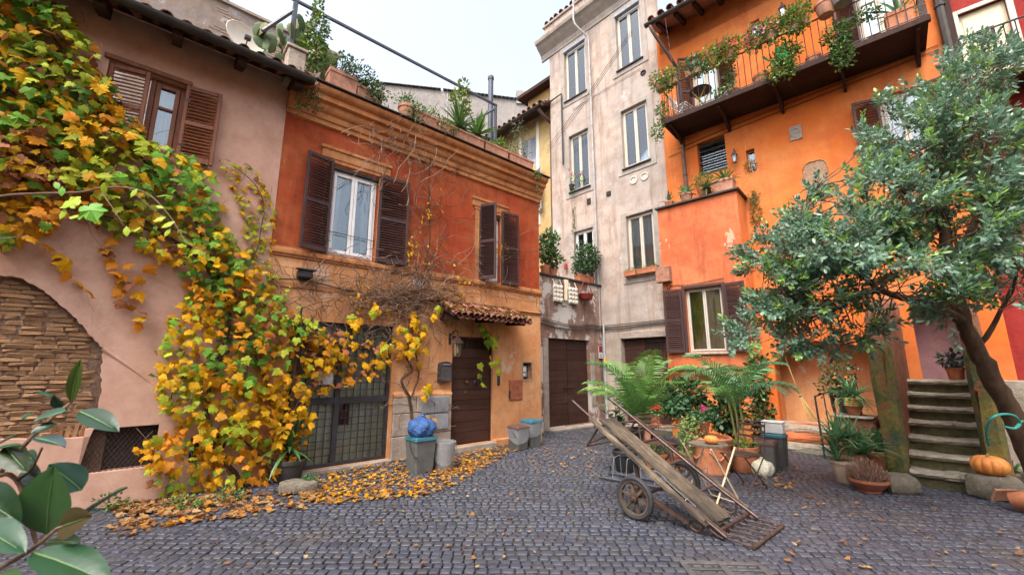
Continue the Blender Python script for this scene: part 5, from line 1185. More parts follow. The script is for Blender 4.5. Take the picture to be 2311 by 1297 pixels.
# sprigs: little leafy shoots
lv, la, ln_, lc = [], [], [], []; tw = MB()
for P, D in zip(SP, SD):
    D = (D + Vector(rng.normal(0, .45, 3))).normalized(); L_ = random.uniform(.13, .26); k = random.randint(9, 15); sd = D.orthogonal().normalized(); bn = D.cross(sd)
    young = random.random() < .22
    tw.tube([P - D * .08, P + D * L_], [.003, .0015], 3, False)
    for j in range(k):
        t = j / (k - 1); a = j * 2.4; o = sd * math.cos(a) + bn * math.sin(a); c = P + D * (L_ * t)
        lv.append(c); la.append(o * (1 - .55 * t) + D * (.45 + .6 * t)); ln_.append(D * .7 - o * .25 + Vector((0, 0, .55)) + Vector(rng.normal(0, .2, 3)))
        lc.append(((.19, .32, .07) if t > .5 else (.13, .26, .07)) if young else random.choice([(.11, .20, .13), (.14, .25, .16), (.07, .15, .09), (.18, .30, .20)]))
for i in range(420):
    P = SP[rng.integers(0, len(SP))]; Q = min((LP[q] for q in rng.integers(0, len(LP), 14)), key=lambda q: (q - P).length); m_ = (P + Q) / 2 + Vector(rng.normal(0, .08, 3))
    tw.tube([Q, Q.lerp(m_, .5) + Vector(rng.normal(0, .03, 3)), m_, m_.lerp(P, .5) + Vector(rng.normal(0, .03, 3)), P], [.009, .007, .005, .004, .002], 4, False)
n = len(lv)
sz = rng.uniform(.05, .09, n); fo_ = bulk('crown', LEAF_V, LEAF_F, np.array(lv), frames(np.array(la), np.array(ln_)), np.stack([sz * .85, sz, sz], 1), np.array(lc) * rng.uniform(.75, 1.3, (n, 1)), leafmat('tree_leaf', .3, .28, .6, .05), tree)
tag(tw.obj('twigs', M_twig, tree), kind='stuff')
# ================= HAND CART =================
cA = gp(1702, 1240); cB = gp(1768, 1190); _d = (cB - cA); CWD = _d.length
cart = thing('hand_cart', 'old wooden and iron two wheeled hand cart tipped onto its toe bar', 'cart', Matrix.Translation(cA) @ Matrix.Rotation(math.atan2(_d.y, _d.x), 4, 'Z'))
M_plank = wood('weathered_plank', (.070, .056, .046), (.235, .175, .11), .9, axis=(1, .10, .14), scale=38, bmp=.8, spec=.2, patch=.8)
M_wheelw = simple('painted_wheel', (.085, .064, .045), .65, .4, scale=14); M_rub = simple('old_rubber', (.035, .033, .035), .65, .3, scale=20)
M_tube = simple('worn_steel_tube', (.075, .048, .042), .38, .5, scale=14, metal=.55, bmp=.2)
SL = .63                                              # slope of the tipped bed
def bz_(y): return .03 + SL * (y - .27)
W = CWD
for x, nm in ((.0, 'rail'), (W, 'rail')): MB().tube([(x, .24, .035), (x, .6, bz_(.6)), (x, 2.14, bz_(2.14))], .019, 10).obj(nm, M_tube, cart, True)
for x, s_ in ((-.055, 1), (W + .075, -1)):            # angle irons
    ang = math.atan(SL); L_ = (1.78 - .36) / math.cos(ang)
    if s_ < 0: MB().box(-.016, .016, 0, L_, -.005, .005, M=T(x, .36, bz_(.36) + .0, rx=ang)).box(.012, .017, 0, L_, -.035, -.0055, M=T(x, .36, bz_(.36), rx=ang)).obj('angle_iron', M_rust, cart)
for (y, x0, x1, r) in ((1.72, -.08, W + .085, .014), (1.40, .0, W + .07, .015), (1.06, .0, W + .07, .016), (.70, 0, W + .0, .015), (.34, .0, W + .07, .018)): MB().tube([(x0, y, bz_(y) - .02), (x1, y, bz_(y) - .02)], r, 8).obj('crossbar', M_rust, cart, True)
def board(x0, x1, y0, y1, zo, th, seed, name, sk=0.):
    rr = random.Random(seed); n = 26; vs = []
    for i in range(n + 1):
        t = i / n; y = lerp(y0, y1, t); z = bz_(y) + zo; e = .004
        a = x0 + rr.uniform(-e, e) + sk * t; b = x1 + rr.uniform(-e, e) + sk * t; ye = (rr.uniform(-.012, .012) if i in (0, n) else 0)
        row = [(a, y - SL * th * .5 + ye, z - th), (a, y + ye, z)]
        for j in range(1, 8): row.append((lerp(a, b, j / 8), y + (rr.uniform(-.022, .022) if i in (0, n) else 0), z + rr.uniform(-.0035, .0025)))
        row += [(b, y + ye, z), (b, y - SL * th * .5 + ye, z - th)]
        vs += row
    m = len(row); fs = [(i * m + j, (i + 1) * m + j, (i + 1) * m + (j + 1) % m, i * m + (j + 1) % m) for i in range(n) for j in range(m)] + [tuple(range(m)), tuple(n * m + j for j in range(m))[::-1]]
    return MB().add(vs, fs).obj(name, M_plank, cart)
board(.10, .40, .36, 1.74, .045, .04, 1, 'bed_plank', -.04)
board(-.10, -.022, .42, 1.80, .04, .045, 2, 'side_plank', .0)
board(W + .022, W + .065, .36, .85, .03, .03, 3, 'side_plank', .0)
MB().tube([(.035, .26, .05), (.035, .62, bz_(.62) + .0)], .017, 8).obj('toe_sleeve', M_rust, cart, True)
# toe: curved tines to a bar lying on the cobbles
MB().tube([(-.01, 0, .02), (W + .01, 0, .02)], .017, 8).obj('toe_bar', M_rust, cart, True)
for k in range(7):
    x = lerp(0.0, W, k / 6); zs = bz_(.34) - .03; MB().tube(smoothpath([(x, .40, zs + .03), (x, .30, zs - .02), (x, .18, .028), (x, .0, .022)], 4), .009, 6).obj('tine', M_rust, cart, True)
# wheels, axle, springs
def wheel(x, y, r, label):
    w_ = MB().lathe([(r - .045, -.022), (r - .018, -.030), (r, -.018), (r + .004, 0), (r, .018), (r - .018, .030), (r - .045, .022), (r - .045, -.022)], 40, M=T(x, y, r, ry=R_(90)), cap=False).obj('wheel', M_rub, cart, True)
    MB().lathe([(r - .062, -.022), (r - .046, -.026), (r - .044, .0), (r - .046, .026), (r - .062, .022), (r - .062, -.022)], 40, M=T(x, y, r, ry=R_(90)), cap=False).obj('rim', M_wheelw, w_, True)
    MB().lathe([(0, -.065), (.022, -.065), (.028, -.05), (.048, -.045), (.052, -.02), (.052, .02), (.048, .045), (.028, .05), (0, .065)], 18, M=T(x, y, r, ry=R_(90))).obj('hub', M_rust, w_, True)
    for k in range(6):
        q = R_(15 + 60 * k); a = Vector((0, math.cos(q), math.sin(q))); c = Vector((x, y, r)); t_ = Vector((0, -math.sin(q), math.cos(q)))
        mb = MB(); vs = []
        for (rr, hw, ht) in ((.045, .017, .014), (r - .058, .012, .011)):
            for (p, s) in ((-1, -1), (1, -1), (1, 1), (-1, 1)): vs.append(c + a * rr + t_ * hw * p + Vector((1, 0, 0)) * ht * s)
        mb.add(vs, [(0, 1, 5, 4), (1, 2, 6, 5), (2, 3, 7, 6), (3, 0, 4, 7)]).obj('spoke', M_wheelw, w_)
wheel(-.13, 1.16, .225, ''); wheel(W + .15, 1.16, .225, '')
MB().tube([(-.17, 1.16, .225), (W + .19, 1.16, .225)], .02, 8).obj('axle', M_rust, cart, True)
for x in (-.0, W):
    MB().profile([(1.30, .30), (1.32, .28), (.74, .10), (.60, .065), (.60, .085), (.74, .125), (1.28, .315)], x - .025, x + .025).obj('axle_arm', M_rust, cart)
    MB().tube(smoothpath([(x, .62, .075), (x, .58, .03), (x, .51, .022), (x, .46, .08), (x, .46, .17)], 4), .013, 6).obj('rest_hook', M_rust, cart, True)
    MB().tube([(x, 1.16, .24), (x, 1.22, bz_(1.22) - .03)], .024, 6).obj('axle_strut', M_rust, cart)
    MB().tube([(x, 1.72, bz_(1.72) - .03), (x, 1.92, .66)], .013, 6).tube([(x, 1.58, bz_(1.58) - .03), (x, 1.90, .69)], .009, 5).obj('stand_leg', M_rust, cart)
MB().tube([(-.01, 1.92, .66), (W + .01, 1.92, .66)], .010, 6).obj('stand_bar', M_rust, cart)
for x in (0, W): MB().lathe([(0, 0), (.022, 0), (.023, .015), (.015, .025), (0, .026)], 10, M=T(x, 2.13, bz_(2.13), rx=R_(-58))).obj('grip_cap', M_iron, cart)
MB().tube(smoothpath([(-.03, .98, bz_(.98) + .05), (.02, .92, bz_(.92) + .06), (.03, .8, bz_(.8) + .035), (.05, .55, bz_(.55) + .03)], 4), .004, 4).obj('wire', M_zinc, cart)

# ================= BIKE RACK =================
rk = thing('bike_rack', 'low grey tubular bicycle rack lying behind the hand cart', 'bike rack', Matrix.Translation(gp(1352, 1080)) @ Matrix.Rotation(math.atan2(gp(1500, 1106).y - gp(1352, 1080).y, gp(1500, 1106).x - gp(1352, 1080).x), 4, 'Z'))
for y in (0, .32): MB().tube([(0, y, .03), (1.7, y, .03)], .018, 8).obj('base_tube', M_metalpost, rk, True)
MB().tube(smoothpath([(.03, 0, .03), (.04, .0, .12), (.05, .06, .15), (.05, .26, .15), (.04, .32, .12), (.03, .32, .03)], 3), .012, 6).obj('end_hoop', M_metalpost, rk, True)
for k in range(7):
    x = .22 + k * .21; MB().tube(smoothpath([(x, 0, .04), (x + .01, .05, .30), (x + .02, .08, .33), (x + .02, .24, .33), (x + .01, .28, .30), (x, .32, .04)], 3), .005, 5).obj('hoop', M_zinc, rk, True)

# ================= TABLES, CHAIRS =================
tc = gp(1598, 1000, .72); tr_ = 40 * (tc.y * _c) / FPX
tb_ = thing('bistro_table', 'round weathered folding table with small pumpkin beside terracotta pot', 'table', Matrix.Translation((tc.x, tc.y, 0)) @ Matrix.Rotation(.4, 4, 'Z'))
for k in range(6):      # planks of the round top
    a, b = -1 + k / 3 + .008, -1 + (k + 1) / 3 - .008; pl_ = [(tr_ * x, tr_ * s_ * math.sqrt(max(0, 1 - x * x))) for s_ in (1, -1) for x in ([lerp(a, b, j / 6) for j in range(7)] if s_ > 0 else [lerp(b, a, j / 6) for j in range(7)])]
    n_ = len(pl_); MB().add([(x, y, .70) for x, y in pl_] + [(x, y, .722) for x, y in pl_], [tuple(range(n_)), tuple(range(2 * n_ - 1, n_ - 1, -1))] + [(i, i + n_, (i + 1) % n_ + n_, (i + 1) % n_) for i in range(n_)]).obj('top_plank', M_plank, tb_)
M_cane = simple('pale_cane_leg', (.52, .40, .26), .6, .2)
for sx in (-1, 1):
    for sy in (-1, 1): MB().tube([(sx * .24, sy * .22, 0), (-sx * .20, sy * .22, .70)], .011, 6).obj('leg', M_cane, tb_)
MB().tube([(-.2, -.22, .05), (-.2, .22, .05)], .008, 5).tube([(.2, -.22, .05), (.2, .22, .05)], .008, 5).obj('stretcher', M_cane, tb_)
M_pump = simple('pumpkin_skin', (.56, .20, .045), .45, .3, scale=10); M_stalk = simple('pumpkin_stalk', (.22, .17, .09), .8)
def pumpkin(label, M, r, h, ribs=11):
    t = thing('pumpkin', label, 'pumpkin', M); n, m = ribs * 6, 14; vs = []
    for j in range(m + 1):
        f = math.pi * j / m; rr = math.sin(f) ** .75; z = h / 2 * (1 + math.cos(f)) - (.14 * h * (1 - min(1, math.sin(f) * 2.2)) if j < 4 else 0)
        for i in range(n): q = 2 * math.pi * i / n; k = 1 - .10 * (1 - abs(math.sin(q * ribs / 2))) ** 2; vs.append((r * rr * k * math.cos(q), r * rr * k * math.sin(q), z))
    MB().add(vs, [(j * n + i, (j + 1) * n + i, (j + 1) * n + (i + 1) % n, j * n + (i + 1) % n) for j in range(m) for i in range(n)]).obj('skin', M_pump, t, True)
    MB().tube([(0, 0, h * .84), (.0, .005, h * .98), (r * .08, 0, h * 1.06)], [r * .14, r * .09, r * .1], 6).obj('stalk', M_stalk, t); return t
pumpkin('small orange pumpkin on the round folding table', Matrix.Translation((tc.x + .02, tc.y - .05, .722)), .085, .105)
def chair(label, M, mat, back=True, name='folding_chair'):
    t = thing(name, label, 'chair', M)
    for sx in (-.2, .2):
        MB().tube([(sx, -.22, 0), (sx, .20, .45), (sx, .24, .62), (sx, .28, .86)], .010, 6).obj('back_leg', mat, t); MB().tube([(sx * .86, .24, 0), (sx * .86, -.20, .45)], .010, 6).obj('front_leg', mat, t)
    for k in range(6): MB().box(-.19, .19, -.02, .02, -.006, .006, .002).obj('seat_slat', mat, t, M=T(0, -.19 + k * .073, .455))
    MB().tube([(-.19, -.21, .445), (-.19, .2, .445)], .008, 5).tube([(.19, -.21, .445), (.19, .2, .445)], .008, 5).obj('seat_rail', mat, t)
    for z, h_ in ((.66, .03), (.74, .03), (.82, .035)): MB().box(-.19, .19, -.005, .005, 0, h_, .002).obj('back_slat', mat, t, M=T(0, .24 + (z - .62) * .17, z, rx=-.17))
    MB().tube(smoothpath([(-.2, .28, .86), (-.17, .283, .885), (.17, .283, .885), (.2, .28, .86)], 3), .010, 6).obj('top_rail', mat, t); return t
chair('rusty folding garden chair beside the pots and white bag', Matrix.Translation(gp(1682, 1100)) @ Matrix.Rotation(R_(-62), 4, 'Z'), M_rust)
chair('rusty garden chair half hidden behind the tipped hand cart', Matrix.Translation(gp(1492, 1065)) @ Matrix.Rotation(R_(20), 4, 'Z'), M_rust)

# ================= BINS AND BAGS =================
M_gbin = simple('grey_bin_plastic', (.105, .105, .10), .55, .25); M_teal = simple('teal_lid', (.03, .12, .16), .45, .15); M_brn = simple('brown_lid', (.10, .055, .045), .5, .2)
m, nt, p, out = _new('clear_bag'); p.inputs['Base Color'].default_value = (.42, .43, .45, 1); p.inputs['Roughness'].default_value = .25; p.inputs['Alpha'].default_value = .25; co = node(nt, 'ShaderNodeTexCoord').outputs['Object']; bump(nt, p, noise(nt, co, 22, 5, .7), .9, .03); M_clear = m
m, nt, p, out = _new('blue_bag'); p.inputs['Base Color'].default_value = (.03, .095, .27, 1); p.inputs['Roughness'].default_value = .22; co = node(nt, 'ShaderNodeTexCoord').outputs['Object']; bump(nt, p, noise(nt, co, 16, 5, .65), 1.0, .05); M_blueb = m
m, nt, p, out = _new('white_bag'); p.inputs['Base Color'].default_value = (.72, .68, .52, 1); p.inputs['Roughness'].default_value = .35; co = node(nt, 'ShaderNodeTexCoord').outputs['Object']; bump(nt, p, noise(nt, co, 18, 5, .65), 1.0, .04); M_whiteb = m
def taper(w0, d0, w1, d1, z0, z1, ch=.02):
    mb = MB(); rows = []
    for w_, d_, z in ((w0, d0, z0), (lerp(w0, w1, .5), lerp(d0, d1, .5), (z0 + z1) / 2), (w1, d1, z1)):
        a, b = w_ / 2, d_ / 2; rows += [(-a + ch, -b, z), (a - ch, -b, z), (a, -b + ch, z), (a, b - ch, z), (a - ch, b, z), (-a + ch, b, z), (-a, b - ch, z), (-a, -b + ch, z)]
    return mb.add(rows, [(i * 8 + j, i * 8 + (j + 1) % 8, i * 8 + 8 + (j + 1) % 8, i * 8 + 8 + j) for i in range(2) for j in range(8)] + [tuple(range(7, -1, -1)), tuple(range(16, 24))])
def tbin(label, pos, rz, h, w, lid, bag=False, group=None):
    t = thing('waste_bin', label, 'bin', Matrix.Translation(pos) @ Matrix.Rotation(rz, 4, 'Z'), group)
    taper(w * .82, w * .82, w, w, 0, h).obj('body', M_gbin, t)
    if lid: taper(w * 1.08, w * 1.08, w * 1.04, w * 1.04, h + .003, h + .035).obj('lid', lid, t); taper(w * 1.0, w * 1.0, w * .9, w * .9, h + .036, h + .055).obj('lid_top', lid, t)
    MB().tube([(-w * .52, 0, h - .03), (-w * .60, -.1, h * .72), (-w * .5, -w * .45, h * .55), (-w * .40, -w * .52, h * .52)], .008, 5).obj('handle', M_iron, t)
    if bag:
        rr = random.Random(h); n = 28; vs = []
        for j in range(4):
            for i in range(n):
                q = 2 * math.pi * i / n; k = w * .54 * (1 / max(abs(math.cos(q)), abs(math.sin(q)))) ** .8 + .01 * j; vs.append((k * math.cos(q) + rr.uniform(-.006, .006), k * math.sin(q) + rr.uniform(-.006, .006), h + .004 - j * (.05 + .045 * math.sin(q * 1.0 + 3.8)) + rr.uniform(-.008, .008)))
        MB().add(vs, [(j * n + i, (j + 1) * n + i, (j + 1) * n + (i + 1) % n, j * n + (i + 1) % n) for j in range(3) for i in range(n)]).obj('bin_liner', M_clear, t, True)
    return t
rl = PL.rz
tbin('grey bin with teal lid under a blue rubbish bag', gp(947, 1064), rl, .50, .38, M_teal)
def bagmesh(label, M, r, h, mat, name='rubbish_bag', seed=0):
    t = thing(name, label, 'bag', M); n, m = 64, 30; rr = random.Random(seed); ph = [rr.uniform(0, 6) for _ in range(6)]; vs = []
    for j in range(m + 1):
        f = j / m; rad = r * 1.06 * (math.sin(math.pi * min(1, .20 + .72 * f)) ** .5) * (1 if f < .84 else lerp(1, .25, ((f - .84) / .16) ** .8))
        if f > .96: rad = r * .30
        for i in range(n):
            q = 2 * math.pi * i / n; k = 1 + .07 * math.sin(3 * q + ph[0] + 2 * f) + .05 * math.sin(6 * q + ph[1] - 5 * f) + .06 * abs(math.sin(5.5 * q + ph[2] + 9 * f)) * (.4 + f) + rr.uniform(-.012, .012)
            vs.append((rad * k * math.cos(q), rad * k * math.sin(q), h * f + (.012 * math.sin(5 * q) if f > .9 else 0)))
    MB().add(vs, [(j * n + i, j * n + (i + 1) % n, (j + 1) * n + (i + 1) % n, (j + 1) * n + i) for j in range(m) for i in range(n)] + [tuple(range(n))[::-1], tuple(m * n + i for i in range(n))]).obj('bag_body', mat, t, True)
    MB().tube([(0, 0, h * .96), (.02, .01, h * 1.06), (-.02, .0, h * 1.12)], [r * .16, r * .22, r * .05], 7).obj('knot', mat, t); return t
b_ = gp(947, 1064); bagmesh('tied blue rubbish bag on the teal lidded bin', Matrix.Translation((b_.x, b_.y, .556)), .21, .30, M_blueb, seed=1)
cb_ = thing('clear_lined_bin', 'round pale bin with clear liner beside the teal lidded bin', 'bin', Matrix.Translation(gp(1001, 1057)))
MB().lathe([(0, 0), (.155, 0), (.16, .01), (.19, .42), (.195, .43), (.185, .43), (.15, .03), (0, .03)], 28).obj('body', simple('pale_grey_bin', (.22, .215, .20), .5, .3), cb_, True)
n = 36; vs = []; rr = random.Random(5)
for j in range(6):
    for i in range(n): q = 2 * math.pi * i / n; k = [.175, .20, .21, .205, .215, .21][j]; z = [.36, .44, .40, .30, .20, .14][j] + (.05 * math.sin(q * 2 + 1) if j > 2 else 0); vs.append(((k + rr.uniform(-.006, .006)) * math.cos(q), (k + rr.uniform(-.006, .006)) * math.sin(q), z + rr.uniform(-.012, .012)))
MB().add(vs, [(j * n + i, (j + 1) * n + i, (j + 1) * n + (i + 1) % n, j * n + (i + 1) % n) for j in range(5) for i in range(n)]).obj('bin_liner', M_clear, cb_, True)
tbin('small grey bin with flat brown lid by the orange corner', gp(1170, 1013), rl, .42, .34, M_brn, True)
tbin('taller grey bin with teal lid and clear liner by the corner', gp(1199, 1006), rl, .50, .36, M_teal, True)
tbin('grey food bin with brown lid beside the niche steps', gp(1733, 1062), PR.rz, .42, .32, M_brn)
tbin('grey bin with teal lid carrying a white box by niche steps', gp(1755, 1050), PR.rz, .48, .34, M_teal)
_q = gp(1755, 1050); t = thing('white_crate', 'white polystyrene box on the teal lidded bin by niche steps', 'box', Matrix.Translation((_q.x, _q.y, .54)) @ Matrix.Rotation(PR.rz, 4, 'Z'))
MB().box(-.16, .16, -.12, .12, 0, .17, .012).obj('box', M_white, t); MB().box(-.165, .165, -.125, .125, .172, .20, .01).obj('lid', M_white, t)
bagmesh('crumpled cream plastic bag lying by the rusty chair', Matrix.Translation(gp(1722, 1072) + Vector((0, 0, .0))), .14, .24, M_whiteb, seed=4)

# ================= BROOM, RAILING, GREEN PANEL, HOSE, STONE =================
def rp(px, py, y=0): s, z = PR.sz(px, py, y); return (s, y, z)
bm = thing('broom', 'straw broom leaning in the orange niche', 'broom', PR.M())
p0 = Vector(rp(1772, 806, .22)); p1 = Vector(rp(1803, 888, .08)); p2 = Vector(rp(1838, 948, -.05)); p2.z = max(.44, p2.z)
MB().tube([p0, p1], .013, 8).obj('handle', simple('broom_stick', (.26, .16, .07), .7), bm)
M_straw = simple('straw', (.42, .27, .10), .85, .35, scale=30); ax_ = (p2 - p1)
for k in range(34):
    q = Vector((random.uniform(-.13, .13), random.uniform(-.04, .04), random.uniform(-.03, .03))); MB().tube([p1 - ax_ * .1, p1 + ax_ * .35 + q * .35, p2 + q], [.006, .009, .003], 4).obj('straw', M_straw, bm)
MB().tube([p1 + ax_ * .08, p1 + ax_ * .12], .03, 8).obj('binding', M_rust, bm)
gr = thing('iron_railing', 'short iron railing beside the niche steps with cable hanging', 'railing', PR.M())
rb = gp(1862, 1034); _r = np.array([rb.x, rb.y]) - PR.o; rs, ry = float(_r @ PR.u), float(_r @ PR.i)
for k in range(6):
    x = rs + k * .12; y = ry + k * .17; z0 = .0 if k == 0 else .16 + .06 * k; MB().tube([(x, y, z0), (x - .03, y, 1.12 + .05 * k)], .011 if k else .018, 6).obj('bar', M_iron, gr)
MB().tube([(rs - .03, ry, 1.12), (rs + .57, ry + .85, 1.37)], .016, 6).obj('top_bar', M_iron, gr)
MB().tube(smoothpath([(rs + .2, ry + .2, 1.22), (rs + .22, ry + .15, .9), (rs + .3, ry + .2, .5), (rs + .34, ry + .2, .42)], 5), .022, 7).obj('hanging_hose', M_iron, gr)
MB().tube([(rs + .31, ry + .18, .66), (rs + .33, ry + .18, .52)], .028, 7).obj('yellow_fitting', simple('yellow_plastic', (.6, .36, .02), .4), gr)
gpn = thing('green_panel', 'dark green wooden panel leaning inside the orange niche', 'panel', PR.M()); a, b, c, d = PR.rect(1888, 872, 1946, 985, -.1)
MB().box(a, b, -.14, -.10, .3, d, .006).obj('board', simple('dark_green_paint', (.012, .05, .04), .5, .25), gpn); MB().box(a - .03, a - .004, -.16, -.08, .3, d + .03).box(b + .004, b + .03, -.16, -.08, .3, d + .03).box(a, b, -.16, -.08, d + .004, d + .03).obj('frame', M_ochre, gpn)
M_rock = plaster('rough_rock', (.24, .20, .15), (.32, .28, .22), (.14, .12, .08), None, .3, 0, scale=4, seed=51, bmp=1.)
def rock(label, M, sx, sy, h, seed, cat='stone'):
    rr = random.Random(seed); n = 22; prof = [(.86, 0), (1.0, .12), (1.03, .5), (.97, .82), (.80, .97), (.4, 1.0)]; vs = []
    ph = [rr.uniform(.9, 1.08) for _ in range(n)]
    for (r, z) in prof:
        for i in range(n): q = 2 * math.pi * i / n; vs.append((sx * r * ph[i] * math.cos(q) * rr.uniform(.97, 1.03), sy * r * ph[i] * math.sin(q) * rr.uniform(.97, 1.03), h * z * rr.uniform(.97, 1.03)))
    m = len(prof); o = MB().add(vs, [(j * n + i, j * n + (i + 1) % n, (j + 1) * n + (i + 1) % n, (j + 1) * n + i) for j in range(m - 1) for i in range(n)] + [tuple((m - 1) * n + i for i in range(n))]).obj('stone_block', M_rock, None, True, M); return tag(o, label, cat)
sq = gp(2248, 1122); rock('rounded stone block under the large pumpkin by the stairs', Matrix.Translation(sq), .28, .24, .28, 3)
pumpkin('large ribbed orange pumpkin on a stone block by the stairs', Matrix.Translation((sq.x, sq.y, .27)), .185, .25)
sq2 = gp(2030, 1108); rock('rough stone block beside the heather bowl at the parapet foot', Matrix.Translation(sq2), .22, .2, .22, 8)
M_hose = simple('teal_hose_rubber', (.03, .26, .21), .4, .15)
t = thing('garden_hose', 'teal garden hose looped around the leaning tree trunk', 'hose')
hp = [(2232, 1005, -.05), (2226, 975, -.2), (2236, 945, -.35), (2262, 934, -.38), (2290, 938, -.38), (2302, 955, -.34), (2290, 966, -.36), (2268, 962, -.36), (2290, 966, -.36), (2306, 950, -.3), (2330, 960, -.1), (2350, 1000, .1)]
MB().tube(smoothpath([at(a, b, Y0 + c) for a, b, c in hp], 5), .012, 8).obj('hose', M_hose, t, True)
# drain grate
g0 = gp(1655, 1304); dg = thing('drain_grate', 'rusty cast iron drain grate set in the cobbles', 'grate', Matrix.Translation((g0.x, g0.y, .003)) @ Matrix.Rotation(R_(-4), 4, 'Z'))
mb = MB(); gw, gl = .34, .27
for q in ((-gw, gw, -gl, -gl + .05), (-gw, gw, gl - .05, gl), (-gw, -gw + .05, -gl + .05, gl - .05), (gw - .05, gw, -gl + .05, gl - .05), (-.03, .03, -gl + .05, gl - .05)): mb.box(q[0], q[1], q[2], q[3], -.02, .012, .003)
M_cast = simple('cast_iron', (.085, .08, .082), .55, .4, scale=12, metal=.3); mb.obj('frame', M_cast, dg)
for k in range(1, 5):
    for sx in (-1, 1): MB().box(min(sx * .03, sx * (gw - .05)), max(sx * .03, sx * (gw - .05)), -.018, .018, -.02, .010, .003).obj('grate_bar', M_cast, dg, M=T(0, -gl + .05 + k * (2 * gl - .1) / 5, 0))
MB().box(-gw + .04, gw - .04, -gl + .04, gl - .04, -.022, -.018).obj('pit', M_dark, dg)  # near-black plate stands in for the unlit drain pit
# ================= POTTED PLANTS IN THE COURT =================
def pp(name, label, pos, cat='plant', rz=0, group=None, z=0.): return thing(name, label, cat, Matrix.Translation((pos[0], pos[1], z)) @ Matrix.Rotation(rz, 4, 'Z'), group)
BL = [(.04, .11, .05), (.05, .14, .06), (.07, .17, .07)]
M_blackp = simple('black_plastic_pot', (.025, .025, .027), .45, .2)
# big urn with trailing ivy
q = gp(1608, 1066); t = pp('potted_ivy', 'variegated ivy spilling from the big terracotta urn behind the table', q); pot(t, .335, .56, 'urn', M_terra, n=40)
for k in range(5):
    a = R_(k * 72 - 90); MB().tube(smoothpath([(.285 * math.cos(a - .5), .285 * math.sin(a - .5), .36), (.30 * math.cos(a), .30 * math.sin(a), .24), (.285 * math.cos(a + .5), .285 * math.sin(a + .5), .36)], 4), .014, 6).obj('garland', M_terra, t, True)
bush('', t, [(-.30, .0, .62, .24, .2, .26), (-.42, -.06, .45, .16, .14, .3), (-.2, .1, .8, .2, .18, .16)], 620, .055, [(.14, .28, .07), (.10, .22, .05), (.32, .42, .18), (.2, .34, .1)], M_leaf, stems=[(0, 0, .5)])
q2 = gp(1590, 1050); t = pp('cyclamen_pot', 'magenta flower in terracotta pot on the big urn', (q.x - .06, q.y + .08), z=.56); pot(t, .12, .23, 'tall')
bush('', t, [(0, 0, .30, .22, .2, .10)], 240, .06, BL, M_gloss, stems=[(0, 0, .2)]); dots(t, [(-.02, -.1, .42), (.03, -.08, .44), (0, -.05, .46)], .03, M_pinkf)
# kentia palm in terracotta
q = gp(1678, 1062); t = pp('potted_palm', 'tall arching palm in round terracotta pot beside the rusty chair', q); pot(t, .26, .40, 'std', M_terra, n=36)
for k in range(6): a = k * 1.05; MB().tube(smoothpath([(.05 * math.cos(a), .05 * math.sin(a), .33), (.08 * math.cos(a) - .02, .08 * math.sin(a), .8), (.10 * math.cos(a) - .05, .10 * math.sin(a), 1.15)], 4), [.024 - .0015 * i for i in range(9)], 6).obj('stem', simple('palm_stem%d' % k, (.20, .20, .06), .6, .3), t, True)
for k, (az, el, L_, dp) in enumerate(((200, 62, 1.3, 105), (150, 66, 1.3, 100), (-20, 55, 1.15, 115), (20, 66, 1.2, 100), (255, 70, 1.2, 95), (300, 55, 1.05, 110), (90, 70, 1.2, 80), (225, 45, 1.1, 80), (-50, 72, 1.25, 95), (180, 78, 1.3, 90))): frond(t, L_, R_(az), el, dp, 26, .32, [(.08, .22, .08), (.14, .29, .08), (.10, .25, .11)][k % 3], (-.05, 0, .95))
bush('', t, [(0, -.05, .42, .22, .2, .06)], 160, .06, G_YEL, M_leaf)
# left palm in black pot behind handles
q = gp(1450, 1010); t = pp('potted_palm', 'bushy feather palm in dark pot against the grey doorway', q); pot(t, .26, .40, 'std', M_blackp)
for k in range(16):
    az = k * 137.5; el = 88 - k * 2.6; frond(t, random.uniform(1.6, 2.0), R_(az), el, random.uniform(60, 95), 34, .27, [(.12, .26, .06), (.08, .20, .05), (.17, .30, .06)][k % 3], (0, 0, .38))
# rubber plant in black pot
def ovalleaf(parent, a, b, w, nrm, col, mat=None, cup=.25, name='leaf', bend=.12):
    """one broad leaf from base a to tip b with midrib fold"""
    a, b = Vector(a), Vector(b); ax = b - a; L_ = ax.length; ax.normalize(); nrm = Vector(nrm); nrm = (nrm - ax * nrm.dot(ax)).normalized(); sd = ax.cross(nrm); n, m = 10, 6; vs = []
    for i in range(n + 1):
        t = i / n; wd = w / 2 * (math.sin(math.pi * min(1, t ** .85)) ** .72 if 0 < t < 1 else .02)
        for j in range(m + 1):
            u = j / m * 2 - 1; vs.append(tuple(a + ax * (L_ * t) + sd * (wd * u) + nrm * (cup * wd * abs(u) ** 1.3 - bend * L_ * (t - .3) ** 2 - (.003 if j == m // 2 else 0) + .006 * L_ * math.sin(t * 9) * u)))
    me = MB().add(vs, [(i * (m + 1) + j, (i + 1) * (m + 1) + j, (i + 1) * (m + 1) + j + 1, i * (m + 1) + j + 1) for i in range(n) for j in range(m)]).mesh(name, mat or M_ficus, True); colorize(me, col); o = link(name, me, parent)
    MB().tube([a + ax * (L_ * t) - nrm * (.0015 + bend * L_ * (t - .3) ** 2) for t in (0, .3, .6, .85)], [.0022 * (L_ / .2) ** .5, .0018, .0012, .0005], 4).obj('midrib', M_midrib, o); return o
M_midrib = simple('leaf_midrib', (.09, .16, .05), .5); M_ficus = leafmat('ficus_leaf', .30, .05, .28, .05, 14.)
q = gp(1412, 1062); t = pp('rubber_plant', 'rubber plant with broad dark leaves in black pot behind the cart', q); pot(t, .20, .32, 'std', M_blackp)
rr = random.Random(4)
